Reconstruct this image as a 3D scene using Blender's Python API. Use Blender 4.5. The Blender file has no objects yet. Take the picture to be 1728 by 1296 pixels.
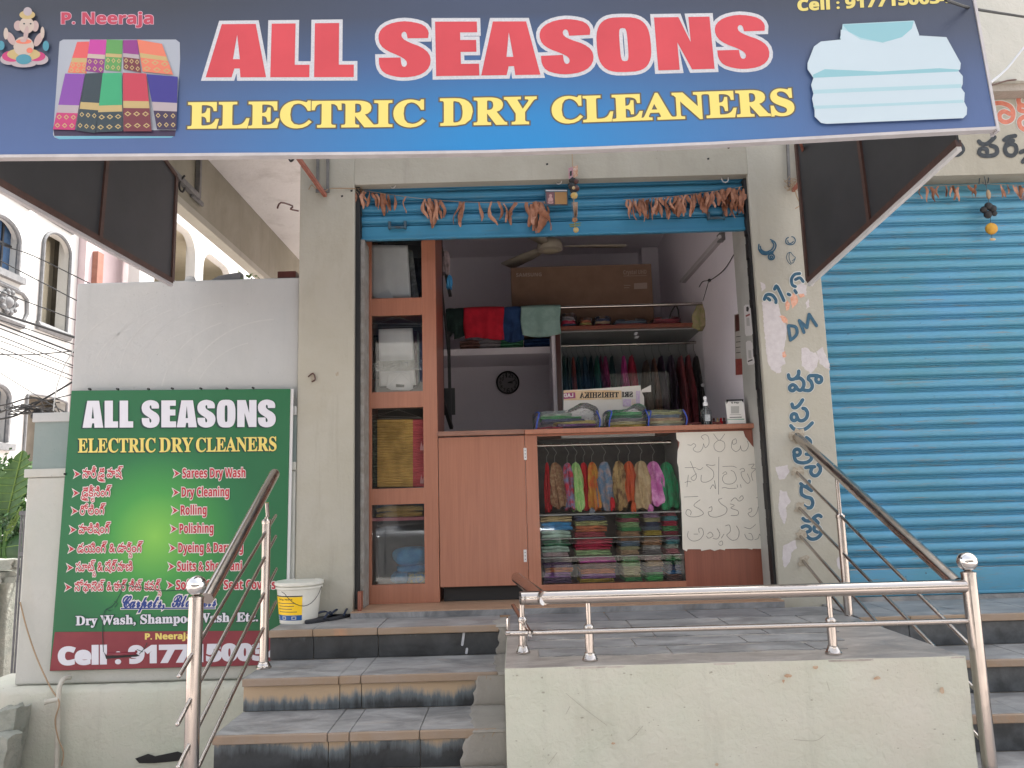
import bpy, bmesh, math, random
import numpy as np
from mathutils import Vector, Matrix, geometry
random.seed(7)
SC = bpy.context.scene
COL = SC.collection

# ---------------------------------------------------------------- camera, sky, sun, exposure
F = 1298.0
PITCH = math.radians(8.36); ROLL = math.radians(1.58)
CAM = Vector((0, -4.45, .64))
R0 = Vector((1, 0, 0)); U0 = Vector((0, -math.sin(PITCH), math.cos(PITCH))); FW = Vector((0, math.cos(PITCH), math.sin(PITCH)))
cr, sr = math.cos(ROLL), math.sin(ROLL)
cam = bpy.data.cameras.new('camera'); camo = bpy.data.objects.new('camera', cam); COL.objects.link(camo)
right = R0 * cr - U0 * sr; up = R0 * sr + U0 * cr
M = Matrix((right, up, -FW)).transposed().to_4x4(); M.translation = CAM
camo.matrix_world = M
cam.sensor_fit = 'HORIZONTAL'; cam.sensor_width = 36; cam.lens = F / 1728 * 36
cam.clip_start = .05; cam.clip_end = 500
SC.camera = camo

SUN_EL = math.radians(58); SUN_AZ = math.radians(140)     # azimuth from -Y: high sun from behind the shop, to the right; the front lies in open shade
w = bpy.data.worlds.new('World'); SC.world = w; w.use_nodes = True
nt = w.node_tree; bg = nt.nodes['Background']
sky = nt.nodes.new('ShaderNodeTexSky'); sky.sky_type = 'NISHITA'; sky.sun_disc = False
sun_dir = Vector((math.sin(SUN_AZ) * math.cos(SUN_EL), -math.cos(SUN_AZ) * math.cos(SUN_EL), math.sin(SUN_EL)))
sky.sun_elevation = SUN_EL; sky.sun_rotation = math.atan2(sun_dir.x, sun_dir.y)
sky.air_density = 1.0; sky.dust_density = 3.0; sky.ozone_density = 1.0
hs = nt.nodes.new('ShaderNodeHueSaturation'); hs.inputs['Saturation'].default_value = .28
nt.links.new(sky.outputs[0], hs.inputs['Color']); nt.links.new(hs.outputs[0], bg.inputs[0])
bg.inputs[1].default_value = .15
sl = bpy.data.lights.new('sun', 'SUN'); sl.energy = 3.4; sl.angle = math.radians(4); sl.color = (1, .96, .9)
so = bpy.data.objects.new('sun', sl); COL.objects.link(so)
so.rotation_euler = (-sun_dir).to_track_quat('-Z', 'Y').to_euler(); so.location = (0, -6, 12)
SC.view_settings.view_transform = 'Standard'; SC.view_settings.look = 'None'
SC.view_settings.exposure = 1.74; SC.view_settings.gamma = 1
try: SC.view_settings.use_curve_mapping = False
except Exception: pass
SC.cycles.max_bounces = 10; SC.cycles.diffuse_bounces = 5; SC.cycles.transparent_max_bounces = 24; SC.cycles.glossy_bounces = 4

# ---------------------------------------------------------------- measuring helpers (photo pixel -> point on a surface at its real distance)
def ray(px, py):
    u = (float(px) - 864) / F; v = (648 - float(py)) / F
    return (u * cr + v * sr) * R0 + (-u * sr + v * cr) * U0 + FW
def W(px, py, Y=0.0):
    d = ray(px, py); return CAM + d * ((Y - CAM.y) / d.y)
def WX(px, py, X):
    d = ray(px, py); return CAM + d * ((X - CAM.x) / d.x)
def WZ(px, py, Z):
    d = ray(px, py); return CAM + d * ((Z - CAM.z) / d.z)
def RC(px0, py0, px1, py1, Y):
    mx, my = (px0 + px1) / 2, (py0 + py1) / 2
    return W(px0, my, Y).x, W(px1, my, Y).x, W(mx, py1, Y).z, W(mx, py0, Y).z
def plane(p, n):
    p = Vector(p); n = Vector(n).normalized()
    if n.dot(CAM - p) < 0: n = -n
    def f(px, py, lift=0.0):
        lift = float(lift); d = ray(px, py); t = (p + n * lift - CAM).dot(n) / d.dot(n)
        return CAM + d * t
    return f

# ---------------------------------------------------------------- materials
def srgb(r, g, b):
    f = lambda c: (c / 255 / 12.92) if c / 255 <= .04045 else ((c / 255 + .055) / 1.055) ** 2.4
    return (f(r), f(g), f(b))
MATS = {}
def newmat(name):
    m = bpy.data.materials.new(name); m.use_nodes = True; MATS[name] = m
    return m, m.node_tree, m.node_tree.nodes['Principled BSDF']
def noise(nt, scale, detail=4, rough=.6, stretch=None, coord='Object', dist=0):
    n = nt.nodes.new('ShaderNodeTexNoise'); n.inputs['Scale'].default_value = scale; n.inputs['Detail'].default_value = detail
    n.inputs['Roughness'].default_value = rough; n.inputs['Distortion'].default_value = dist
    tc = nt.nodes.new('ShaderNodeTexCoord'); mp = nt.nodes.new('ShaderNodeMapping')
    if stretch: mp.inputs['Scale'].default_value = stretch
    if coord == 'World':
        g = nt.nodes.new('ShaderNodeNewGeometry'); nt.links.new(g.outputs['Position'], mp.inputs[0])
    else: nt.links.new(tc.outputs[coord], mp.inputs[0])
    nt.links.new(mp.outputs[0], n.inputs['Vector'])
    return n
def ramp(nt, src, stops):
    r = nt.nodes.new('ShaderNodeValToRGB'); el = r.color_ramp.elements
    while len(el) < len(stops): el.new(.5)
    for e, (p, c) in zip(el, stops):
        e.position = p; e.color = (*c, 1) if len(c) == 3 else c
    nt.links.new(src, r.inputs[0]); return r
def mixc(nt, fac, a, b, mode='MIX'):
    m = nt.nodes.new('ShaderNodeMix'); m.data_type = 'RGBA'; m.blend_type = mode
    for i, v in ((0, fac), (6, a), (7, b)):
        if hasattr(v, 'links') or hasattr(v, 'is_output'): nt.links.new(v, m.inputs[i])
        elif i == 0: m.inputs[0].default_value = v
        else: m.inputs[i].default_value = (*v, 1)
    return m.outputs[2]
def bump(nt, bsdf, src, strength, dist=.01, prev=None):
    b = nt.nodes.new('ShaderNodeBump'); b.inputs['Strength'].default_value = strength; b.inputs['Distance'].default_value = dist
    nt.links.new(src, b.inputs['Height'])
    if prev: nt.links.new(prev, b.inputs['Normal'])
    nt.links.new(b.outputs[0], bsdf.inputs['Normal']); return b.outputs[0]
BW = lambda v: (v, v, v)
def mat(name, c, c2=None, scale=6, rough=.6, metal=0, bmp=0, bscale=60, stretch=None, lo=.35, hi=.65, spec=.5, bdist=.004, coord='World', detail=5):
    if name in MATS: return MATS[name]
    m, nt, b = newmat(name)
    b.inputs['Roughness'].default_value = rough; b.inputs['Metallic'].default_value = metal
    b.inputs['Specular IOR Level'].default_value = spec
    if c2:
        n = noise(nt, scale, detail, .62, stretch, coord)
        r = ramp(nt, n.outputs[0], [(lo, c), (hi, c2)]); nt.links.new(r.outputs[0], b.inputs['Base Color'])
    else: b.inputs['Base Color'].default_value = (*c, 1)
    if bmp:
        n2 = noise(nt, bscale, 6, .65, stretch, coord); bump(nt, b, n2.outputs[0], bmp, bdist)
    m.diffuse_color = (*c, 1)
    return m
def plaster(name, base, warm, dirt, dirt_amt=.5, bmp=.4, streak=.35, bs=45):
    m, nt, b = newmat(name); b.inputs['Roughness'].default_value = .85
    b.inputs['Specular IOR Level'].default_value = .25
    n1 = noise(nt, 1.7, 6, .65, None, 'World', .4); r1 = ramp(nt, n1.outputs[0], [(.35, base), (.7, warm)])
    n2 = noise(nt, 3.2, 10, .72, (1, 1, .35), 'World', .2); r2 = ramp(nt, n2.outputs[0], [(.52, BW(0)), (.78, BW(dirt_amt))])
    c = mixc(nt, r2.outputs[0], r1.outputs[0], dirt)
    n3 = noise(nt, 9, 8, .7, (1, 1, .06), 'World'); r3 = ramp(nt, n3.outputs[0], [(.58, BW(0)), (.85, BW(streak))])
    c = mixc(nt, r3.outputs[0], c, tuple(v * .55 for v in dirt))
    n4 = noise(nt, 55, 4, .6, None, 'World'); r4 = ramp(nt, n4.outputs[0], [(.70, BW(0)), (.74, BW(.45))])
    c = mixc(nt, r4.outputs[0], c, tuple(v * .35 for v in dirt))
    nt.links.new(c, b.inputs['Base Color'])
    n5 = noise(nt, bs, 8, .6, None, 'World', .5); n6 = noise(nt, 4, 4, .6, None, 'World')
    p = bump(nt, b, n6.outputs[0], .35, .03); bump(nt, b, n5.outputs[0], bmp, .006, p)
    return m
plaster('cream_plaster', (.36, .34, .28), (.42, .40, .34), (.24, .22, .18), .35, .35)
plaster('pillar_plaster', (.43, .415, .36), (.385, .365, .30), (.26, .24, .19), .4, .35)
plaster('block_plaster', (.50, .52, .43), (.54, .52, .45), (.33, .32, .26), .4, .8, .25, 38)
plaster('white_plaster', (.44, .45, .45), (.48, .485, .475), (.35, .355, .35), .3, .3, .12)
plaster('low_wall_plaster', (.46, .47, .43), (.52, .515, .48), (.42, .38, .30), .5, .55)
plaster('grey_band_paint', (.22, .28, .27), (.27, .31, .30), (.15, .18, .18), .4, .3)
plaster('olive_plaster', (.25, .235, .18), (.32, .30, .24), (.15, .14, .11), .5, .3)
plaster('rough_texture', (.48, .48, .43), (.54, .53, .48), (.26, .25, .22), .5, 1.0, .3, 22)
plaster('interior_paint', (.755, .72, .77), (.785, .75, .80), (.66, .63, .67), .3, .12, .1)
plaster('soffit_paint', (.60, .585, .56), (.66, .65, .62), (.25, .22, .19), .5, .3, .05)
plaster('cement', (.34, .31, .27), (.40, .36, .32), (.22, .20, .18), .5, .7)
plaster('street_wall', (.70, .68, .64), (.74, .72, .68), (.6, .58, .54), .3, .2)
plaster('far_white', (.50, .50, .485), (.54, .535, .515), (.40, .39, .37), .3, .2)
plaster('far_pink', (.52, .42, .43), (.56, .46, .47), (.42, .36, .36), .3, .2)
plaster('far_cream', (.42, .38, .29), (.46, .42, .33), (.34, .30, .24), .3, .2)
def woodmat(name, c1, c2, rough=.32):
    m, nt, b = newmat(name); b.inputs['Roughness'].default_value = rough
    n = noise(nt, 14, 8, .6, (1, 1, .06), 'World', .6); r = ramp(nt, n.outputs[0], [(.3, c1), (.7, c2)])
    n2 = noise(nt, 120, 3, .5, (1, 1, .03), 'World'); r2 = ramp(nt, n2.outputs[0], [(.45, BW(0)), (.7, BW(.25))])
    c = mixc(nt, r2.outputs[0], r.outputs[0], tuple(v * .6 for v in c1)); nt.links.new(c, b.inputs['Base Color'])
    return m
woodmat('laminate', (.31, .125, .075), (.385, .16, .098))
woodmat('laminate_dark', (.21, .068, .044), (.27, .092, .058))
woodmat('beige_tile', (.36, .22, .14), (.45, .30, .20), .4)
woodmat('dark_wood', (.07, .025, .02), (.10, .035, .028))
m, nt, b = newmat('steel'); b.inputs['Metallic'].default_value = 1; b.inputs['Base Color'].default_value = (.52, .475, .44, 1)
n = noise(nt, 30, 4, .6, (1, 1, .3), 'World'); r = ramp(nt, n.outputs[0], [(.3, BW(.13)), (.8, BW(.30))]); nt.links.new(r.outputs[0], b.inputs['Roughness'])
n = noise(nt, 9, 5, .6, None, 'World'); bump(nt, b, n.outputs[0], .08, .01)
m, nt, b = newmat('steel_ball'); b.inputs['Metallic'].default_value = 1; b.inputs['Base Color'].default_value = (.75, .73, .71, 1); b.inputs['Roughness'].default_value = .06
def shuttermat(name, c, c2, dirt, amt):
    m, nt, b = newmat(name); b.inputs['Roughness'].default_value = .42; b.inputs['Metallic'].default_value = .15
    n = noise(nt, 1.6, 5, .6, (1, 1, 2), 'World'); r = ramp(nt, n.outputs[0], [(.35, c), (.7, c2)])
    n2 = noise(nt, 5, 9, .7, (1, 1, 14), 'World', .3); r2 = ramp(nt, n2.outputs[0], [(.56, BW(0)), (.68, BW(amt))])
    cc = mixc(nt, r2.outputs[0], r.outputs[0], dirt)
    n3 = noise(nt, 26, 6, .6, None, 'World'); r3 = ramp(nt, n3.outputs[0], [(.70, BW(0)), (.74, BW(.9))])
    cc = mixc(nt, r3.outputs[0], cc, (.05, .03, .025))
    nt.links.new(cc, b.inputs['Base Color'])
    n4 = noise(nt, 14, 4, .6, (1, 1, 4), 'World'); bump(nt, b, n4.outputs[0], .12, .01)
shuttermat('shutter_blue_shaded', (.035, .18, .31), (.045, .23, .37), (.10, .15, .16), .5)  # darker copy for the raised shutter, its shade put into the blue
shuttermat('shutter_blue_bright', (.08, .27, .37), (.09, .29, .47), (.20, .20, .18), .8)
def slatemat(name, c, c2, c3):
    m, nt, b = newmat(name)
    n = noise(nt, 4, 10, .75, (1, 2.2, 1), 'World', .7); r = ramp(nt, n.outputs[0], [(.38, tuple(v * .72 for v in c)), (.62, tuple(min(1, v * 1.15) for v in c2))])
    n2 = noise(nt, 2.6, 8, .7, (1, 2, 1), 'World', .8); r2 = ramp(nt, n2.outputs[0], [(.60, BW(0)), (.70, BW(.75))])
    cc = mixc(nt, r2.outputs[0], r.outputs[0], c3); nt.links.new(cc, b.inputs['Base Color'])
    r4 = ramp(nt, n.outputs[0], [(.3, BW(.35)), (.7, BW(.65))]); nt.links.new(r4.outputs[0], b.inputs['Roughness'])
    n5 = noise(nt, 40, 6, .6, None, 'World'); bump(nt, b, n5.outputs[0], .35, .005)
slatemat('slate', (.25, .25, .25), (.33, .325, .32), (.37, .30, .24))
slatemat('slate_dark', (.17, .175, .185), (.25, .25, .255), (.2, .17, .15))
slatemat('nosing_tile', (.40, .28, .18), (.26, .20, .155), (.47, .24, .13))
slatemat('cement_top', (.36, .32, .285), (.42, .38, .34), (.28, .23, .20))
def risermat(name, z_off, warm):
    # glazed black tile, drips of washed-off colour running from its top edge
    m, nt, b = newmat(name)
    n = noise(nt, 7, 8, .65, None, 'World', .3); r = ramp(nt, n.outputs[0], [(.35, (.018, .020, .022)), (.75, (.06, .065, .07))])
    g = nt.nodes.new('ShaderNodeNewGeometry'); sp = nt.nodes.new('ShaderNodeSeparateXYZ'); nt.links.new(g.outputs[0], sp.inputs[0])
    n2 = noise(nt, 22, 8, .7, (1, 1, .18), 'World', .2); n3 = noise(nt, 3, 4, .5, (1, 1, .1), 'World')
    h = nt.nodes.new('ShaderNodeMapRange'); h.inputs[1].default_value = z_off - .13; h.inputs[2].default_value = z_off - .02
    nt.links.new(sp.outputs[2], h.inputs[0])
    a = nt.nodes.new('ShaderNodeMath'); a.operation = 'MULTIPLY_ADD'; a.inputs[1].default_value = 1.1; nt.links.new(n2.outputs[0], a.inputs[0]); nt.links.new(h.outputs[0], a.inputs[2])
    a2 = nt.nodes.new('ShaderNodeMath'); a2.operation = 'MULTIPLY_ADD'; a2.inputs[1].default_value = 1.3; nt.links.new(n3.outputs[0], a2.inputs[0]); nt.links.new(a.outputs[0], a2.inputs[2])
    r1 = ramp(nt, a2.outputs[0], [(.0, BW(0)), (1, BW(0))]);
    mr = nt.nodes.new('ShaderNodeMapRange'); mr.inputs[1].default_value = 1.55 - warm * .55; mr.inputs[2].default_value = 2.05 - warm * .5; nt.links.new(a2.outputs[0], mr.inputs[0])
    c = mixc(nt, mr.outputs[0], r.outputs[0], (.16, .19, .21))
    mr2 = nt.nodes.new('ShaderNodeMapRange'); mr2.inputs[1].default_value = 1.9 - warm * .55; mr2.inputs[2].default_value = 2.15 - warm * .5; nt.links.new(a2.outputs[0], mr2.inputs[0])
    c = mixc(nt, mr2.outputs[0], c, (.42, .31, .20)); nt.links.new(c, b.inputs['Base Color'])
    b.inputs['Roughness'].default_value = .38
    n5 = noise(nt, 50, 5, .6, None, 'World'); bump(nt, b, n5.outputs[0], .3, .003)
risermat('riser_black', 0, -.9); risermat('riser_stained', -.15, .75); risermat('riser_lower', -.30, .05)
mat('riser_far', (.03, .034, .038), (.10, .11, .12), 9, .4, bmp=.2)
def glassmat(name, tint=(1, 1, 1), rough=.02, film=0.0, ior=1.5):
    m, nt, b = newmat(name); out = nt.nodes['Material Output']; nt.nodes.remove(b)
    t = nt.nodes.new('ShaderNodeBsdfTransparent'); t.inputs[0].default_value = (*tint, 1)
    g = nt.nodes.new('ShaderNodeBsdfGlossy'); g.inputs['Roughness'].default_value = rough
    f = nt.nodes.new('ShaderNodeFresnel'); f.inputs[0].default_value = ior
    mx = nt.nodes.new('ShaderNodeMixShader'); nt.links.new(f.outputs[0], mx.inputs[0]); nt.links.new(t.outputs[0], mx.inputs[1]); nt.links.new(g.outputs[0], mx.inputs[2])
    src = mx.outputs[0]
    if film:
        d = nt.nodes.new('ShaderNodeBsdfDiffuse'); d.inputs[0].default_value = (.7, .72, .75, 1)
        n = noise(nt, 13, 4, .6, (1, 1, 2), 'World', 1.5); r = ramp(nt, n.outputs[0], [(.52, BW(.02)), (.72, BW(film))])
        m2 = nt.nodes.new('ShaderNodeMixShader'); nt.links.new(r.outputs[0], m2.inputs[0]); nt.links.new(src, m2.inputs[1]); nt.links.new(d.outputs[0], m2.inputs[2]); src = m2.outputs[0]
        bb = nt.nodes.new('ShaderNodeBump'); bb.inputs['Strength'].default_value = .9; bb.inputs['Distance'].default_value = .02; nt.links.new(n.outputs[0], bb.inputs['Height'])
        nt.links.new(bb.outputs[0], g.inputs['Normal']); nt.links.new(bb.outputs[0], f.inputs['Normal'])
    nt.links.new(src, out.inputs[0]); return m
glassmat('glass', (.96, .97, .965), ior=1.42); glassmat('glass_thin', (.97, .98, .975), ior=1.18); glassmat('glass_shiny', (.88, .9, .9), ior=1.72); glassmat('plastic_film', (.99, .99, 1), .10, .10, 1.35); glassmat('bottle_plastic', (.85, .9, .92), .08, .12)
def pr(name, c, rough=.5, **k): return mat(name, srgb(*c), None, rough=rough, **k)
pr('white_frame', (205, 205, 205), .5); mat('dark_sheet', (.028, .029, .032), (.038, .038, .042), 3, .55)
mat('rust_frame', (.055, .028, .022), (.085, .04, .03), 20, .6, bmp=.3); mat('red_oxide', (.25, .075, .05), (.33, .13, .09), 20, .7, bmp=.3)
mat('grey_metal', (.10, .10, .10), (.17, .165, .16), 20, .5); mat('dark_iron', (.02, .02, .022), None, rough=.5)
mat('black', (.012, .012, .013)); mat('black_rubber', (.02, .022, .028), None, rough=.7)
mat('white_plastic', (.74, .73, .66), (.66, .65, .58), 9, .4); pr('yellow_label', (250, 205, 30), .45); pr('blue_label', (25, 85, 150), .45)
mat('cable_black', (.015, .015, .016), None, rough=.6)
mat('leaf_dry', (.36, .16, .09), (.22, .09, .05), 40, .7, bmp=.3); mat('leaf_dry_light', (.47, .25, .16), (.35, .15, .09), 40, .7, bmp=.3)
mat('string', (.35, .25, .16), None, rough=.9)
mat('sky_ground', (.42, .36, .33), (.50, .44, .40), .8, .9, bmp=.4, bscale=12)
mat('pvc', (.55, .53, .46), (.45, .42, .36), 12, .5)
mat('stone', (.27, .29, .25), (.36, .36, .31), 9, .85, bmp=.9, bscale=14, bdist=.03)
mat('cardboard', (.17, .10, .065), (.20, .12, .08), 8, .8)
mat('leaf_green', (.035, .095, .022), (.07, .16, .035), 8, .45); mat('leaf_light', (.14, .23, .05), (.18, .28, .07), 8, .45); mat('leaf_dark', (.018, .06, .018), (.04, .10, .03), 8, .4)

# ---------------------------------------------------------------- mesh helpers
ORG = {}
def org_of(p): return ORG.get(p.name, Vector()) if p else Vector()
class MB:
    def __init__(s): s.v = []; s.f = []; s.mi = []; s.cur = 0
    def add(s, vs, fs):
        n = len(s.v); s.v += [tuple(v) for v in vs]; s.f += [tuple(i + n for i in f) for f in fs]; s.mi += [s.cur] * len(fs); return s
    def box(s, x0, x1, y0, y1, z0, z1):
        if x0 > x1: x0, x1 = x1, x0
        if y0 > y1: y0, y1 = y1, y0
        if z0 > z1: z0, z1 = z1, z0
        v = [(x, y, z) for z in (z0, z1) for y in (y0, y1) for x in (x0, x1)]
        return s.add(v, [(0, 2, 3, 1), (4, 5, 7, 6), (0, 1, 5, 4), (2, 6, 7, 3), (0, 4, 6, 2), (1, 3, 7, 5)])
    def hexa(s, v): # 8 verts ordered like box
        return s.add(v, [(0, 2, 3, 1), (4, 5, 7, 6), (0, 1, 5, 4), (2, 6, 7, 3), (0, 4, 6, 2), (1, 3, 7, 5)])
    def bar(s, a, b, wx, wy, up=Vector((0, 0, 1))):
        a = Vector(a); b = Vector(b); d = (b - a).normalized(); x = d.cross(up)
        if x.length < 1e-4: x = d.cross(Vector((0, 1, 0)))
        x.normalize(); y = x.cross(d).normalized(); v = []
        for p in (a, b):
            for sy in (-1, 1):
                for sx in (-1, 1): v.append(p + x * sx * wx / 2 + y * sy * wy / 2)
        return s.hexa(v)
    def tube(s, pts, r, n=8, closed=False, caps=True):
        pts = [Vector(p) for p in pts]; m = len(pts); rings = []; px = None
        rr = r if hasattr(r, '__len__') else [r] * m
        for i, p in enumerate(pts):
            a = pts[i - 1] if i or closed else p; b_ = pts[(i + 1) % m] if i < m - 1 or closed else p
            d = (b_ - a).normalized()
            if px is None:
                px = d.cross(Vector((0, 0, 1)));
                if px.length < .05: px = d.cross(Vector((1, 0, 0)))
            px = (px - d * px.dot(d)).normalized(); py = d.cross(px)
            rings.append([p + (px * math.cos(t) + py * math.sin(t)) * rr[i] for t in [2 * math.pi * k / n for k in range(n)]])
        v = [q for rg in rings for q in rg]; f = []
        for i in range(m if closed else m - 1):
            j = (i + 1) % m
            for k in range(n): f.append((i * n + k, i * n + (k + 1) % n, j * n + (k + 1) % n, j * n + k))
        if caps and not closed: f.append(tuple(reversed(range(n)))); f.append(tuple((m - 1) * n + k for k in range(n)))
        return s.add(v, f)
    def lathe(s, prof, c, n=20, axis='z'):
        v = []; f = []; c = Vector(c)
        for r, h in prof:
            for k in range(n):
                t = 2 * math.pi * k / n
                if axis == 'z': q = Vector((r * math.cos(t), r * math.sin(t), h))
                elif axis == 'y': q = Vector((r * math.cos(t), h, r * math.sin(t)))
                else: q = Vector((h, r * math.cos(t), r * math.sin(t)))
                v.append(c + q)
        m = len(prof)
        for i in range(m - 1):
            for k in range(n): f.append((i * n + k, i * n + (k + 1) % n, (i + 1) * n + (k + 1) % n, (i + 1) * n + k))
        f.append(tuple(reversed(range(n)))); f.append(tuple((m - 1) * n + k for k in range(n)))
        return s.add(v, f)
    def sphere(s, c, r, nu=14, nv=9, sc=(1, 1, 1)):
        pr_ = [(max(1e-4, r * math.sin(math.pi * i / nv)), -r * math.cos(math.pi * i / nv)) for i in range(nv + 1)]
        k = len(s.v); s.lathe(pr_, (0, 0, 0), nu); c = Vector(c)
        for i in range(k, len(s.v)):
            q = s.v[i]; s.v[i] = (c.x + q[0] * sc[0], c.y + q[1] * sc[1], c.z + q[2] * sc[2])
        return s
    def prism(s, poly, d):   # poly: 3D points (planar), extruded by vector d
        n = len(poly); d = Vector(d); v = [Vector(p) for p in poly] + [Vector(p) + d for p in poly]
        tri = geometry.tessellate_polygon([[Vector(p) for p in poly]])
        f = [tuple(t) for t in tri] + [tuple(i + n for i in reversed(t)) for t in tri]
        f += [(i, i + n, (i + 1) % n + n, (i + 1) % n) for i in range(n)]
        return s.add(v, f)
    def grid(s, fn, nu, nv, thick=None):
        v = [fn(i / nu, j / nv) for j in range(nv + 1) for i in range(nu + 1)]; f = []
        for j in range(nv):
            for i in range(nu):
                a = j * (nu + 1) + i; f.append((a, a + 1, a + nu + 2, a + nu + 1))
        return s.add(v, f)
    def build(s, name, material, parent=None, bevel=0, solid=0, smooth=40, recalc=True):
        me = bpy.data.meshes.new(name)
        if parent is None and s.v:
            a = np.array(s.v); lo, hi = a.min(0), a.max(0); og = Vector(((lo[0] + hi[0]) / 2, (lo[1] + hi[1]) / 2, lo[2]))
        else: og = org_of(parent)
        me.from_pydata([(v[0] - og.x, v[1] - og.y, v[2] - og.z) for v in s.v], [], s.f)
        if recalc:
            bm = bmesh.new(); bm.from_mesh(me); bmesh.ops.recalc_face_normals(bm, faces=bm.faces); bm.to_mesh(me); bm.free()
        ms = material if isinstance(material, (list, tuple)) else [material]
        for q in ms: me.materials.append(MATS[q] if isinstance(q, str) else q)
        if len(ms) > 1: me.polygons.foreach_set('material_index', s.mi)
        if smooth:
            me.polygons.foreach_set('use_smooth', [True] * len(me.polygons)); me.set_sharp_from_angle(angle=math.radians(smooth))
        o = bpy.data.objects.new(name, me); COL.objects.link(o)
        if parent is None: o.location = og
        else: o.parent = parent
        ORG[o.name] = og
        if solid: q = o.modifiers.new('solid', 'SOLIDIFY'); q.thickness = solid; q.offset = 0
        if bevel: q = o.modifiers.new('bevel', 'BEVEL'); q.width = bevel; q.segments = 2; q.limit_method = 'ANGLE'; q.angle_limit = math.radians(50)
        return o
def tag(o, label=None, cat=None, group=None, kind=None):
    if label: o['label'] = label
    if cat: o['category'] = cat
    if group: o['group'] = group
    if kind: o['kind'] = kind
    return o
def thing(name, loc, label, cat, group=None):
    o = bpy.data.objects.new(name, None); COL.objects.link(o); o.location = loc; o.empty_display_size = .1
    ORG[o.name] = Vector(loc); return tag(o, label, cat, group)
def B(*a): return MB().box(*a)
def smooth_path(pts, k=4, closed=False):
    pts = [Vector(p) for p in pts]; n = len(pts); out = []
    rng = range(n if closed else n - 1)
    for i in rng:
        p0 = pts[i - 1] if (i > 0 or closed) else pts[i]; p1 = pts[i]; p2 = pts[(i + 1) % n]; p3 = pts[(i + 2) % n] if (i + 2 < n or closed) else p2
        for j in range(k):
            t = j / k
            out.append(.5 * ((2 * p1) + (p2 - p0) * t + (2 * p0 - 5 * p1 + 4 * p2 - p3) * t * t + (3 * p1 - p0 - 3 * p2 + p3) * t ** 3))
    if not closed: out.append(pts[-1])
    return out
ORD = ['first', 'second', 'third', 'fourth', 'fifth', 'sixth', 'seventh', 'eighth', 'ninth', 'tenth', 'eleventh', 'twelfth', 'thirteenth', 'fourteenth', 'fifteenth', 'sixteenth', 'seventeenth', 'eighteenth', 'nineteenth', 'twentieth']

# ---------------------------------------------------------------- lettering: outlines unioned by winding number, laid flat on a surface
def area(l): x, y = l[:, 0], l[:, 1]; return .5 * float(np.sum(x * np.roll(y, -1) - np.roll(x, -1) * y))
def clean(l, eps):
    out = [l[0]]
    for p in l[1:]:
        if np.hypot(*(p - out[-1])) > eps: out.append(p)
    if len(out) > 3 and np.hypot(*(out[0] - out[-1])) < eps: out.pop()
    return np.array(out)
def offset_loop(l, r):
    """outline grown by r (outlines turn positive, holes negative), corners mitred"""
    if len(l) < 3: return l
    d = np.roll(l, -1, 0) - l; L = np.hypot(d[:, 0], d[:, 1])[:, None] + 1e-12; d = d / L
    nr = np.stack([d[:, 1], -d[:, 0]], 1); pv = np.roll(nr, 1, 0); m = nr + pv
    q = np.clip((m * m).sum(1) / 2, .22, None)[:, None]
    return l + m / q * r
def capsules(l, r, closed=True, n=8):
    """closed: the grown outline; open: one ribbon with round ends"""
    l = np.asarray(l, float)
    if closed: return [offset_loop(l, r)]
    if len(l) < 2: return []
    d = np.diff(l, axis=0); d = d / (np.hypot(d[:, 0], d[:, 1])[:, None] + 1e-12); nr = np.stack([-d[:, 1], d[:, 0]], 1)
    pn = np.vstack([nr[:1], nr]); nn = np.vstack([nr, nr[-1:]]); m = pn + nn; q = np.clip((m * m).sum(1) / 2, .5, None)[:, None]; o = m / q * r
    a0 = math.atan2(nr[0][1], nr[0][0]); a1 = math.atan2(nr[-1][1], nr[-1][0])
    loop = np.vstack([l + o, np.array([l[-1] + r * np.array([math.cos(a1 - t), math.sin(a1 - t)]) for t in (math.pi / 4, math.pi / 2, 3 * math.pi / 4)]), (l - o)[::-1],
                      np.array([l[0] + r * np.array([math.cos(a0 + math.pi - t), math.sin(a0 + math.pi - t)]) for t in (math.pi / 4, math.pi / 2, 3 * math.pi / 4)])])
    loop = loop[::-1] if area(loop) < 0 else loop
    return [loop]
def union_tris(loops):
    """triangles of the non-zero-winding region of the loops"""
    loops = [l for l in loops if len(l) >= 3]
    if not loops: return np.zeros((0, 2)), []
    pts = np.concatenate(loops); edges = []; k = 0
    for l in loops: edges += [(k + i, k + (i + 1) % len(l)) for i in range(len(l))]; k += len(l)
    r = geometry.delaunay_2d_cdt([Vector(p) for p in pts], edges, [], 0, 1e-6)
    v = np.array([tuple(p) for p in r[0]]); t = np.array(r[2])
    if len(t) == 0: return v, []
    c = v[t].mean(1); wn = np.zeros(len(c), int)
    A = pts; Bp = np.concatenate([np.roll(l, -1, 0) for l in loops])
    for i in range(0, len(c), 400):
        x = c[i:i + 400, 0:1]; y = c[i:i + 400, 1:2]
        isl = (Bp[:, 0] - A[:, 0]) * (y - A[:, 1]) - (x - A[:, 0]) * (Bp[:, 1] - A[:, 1])
        upw = (A[:, 1] <= y) & (Bp[:, 1] > y) & (isl > 0); dn = (A[:, 1] > y) & (Bp[:, 1] <= y) & (isl < 0)
        wn[i:i + 400] = upw.sum(1) - dn.sum(1)
    return v, [tuple(q) for q in t[wn != 0]]
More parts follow.
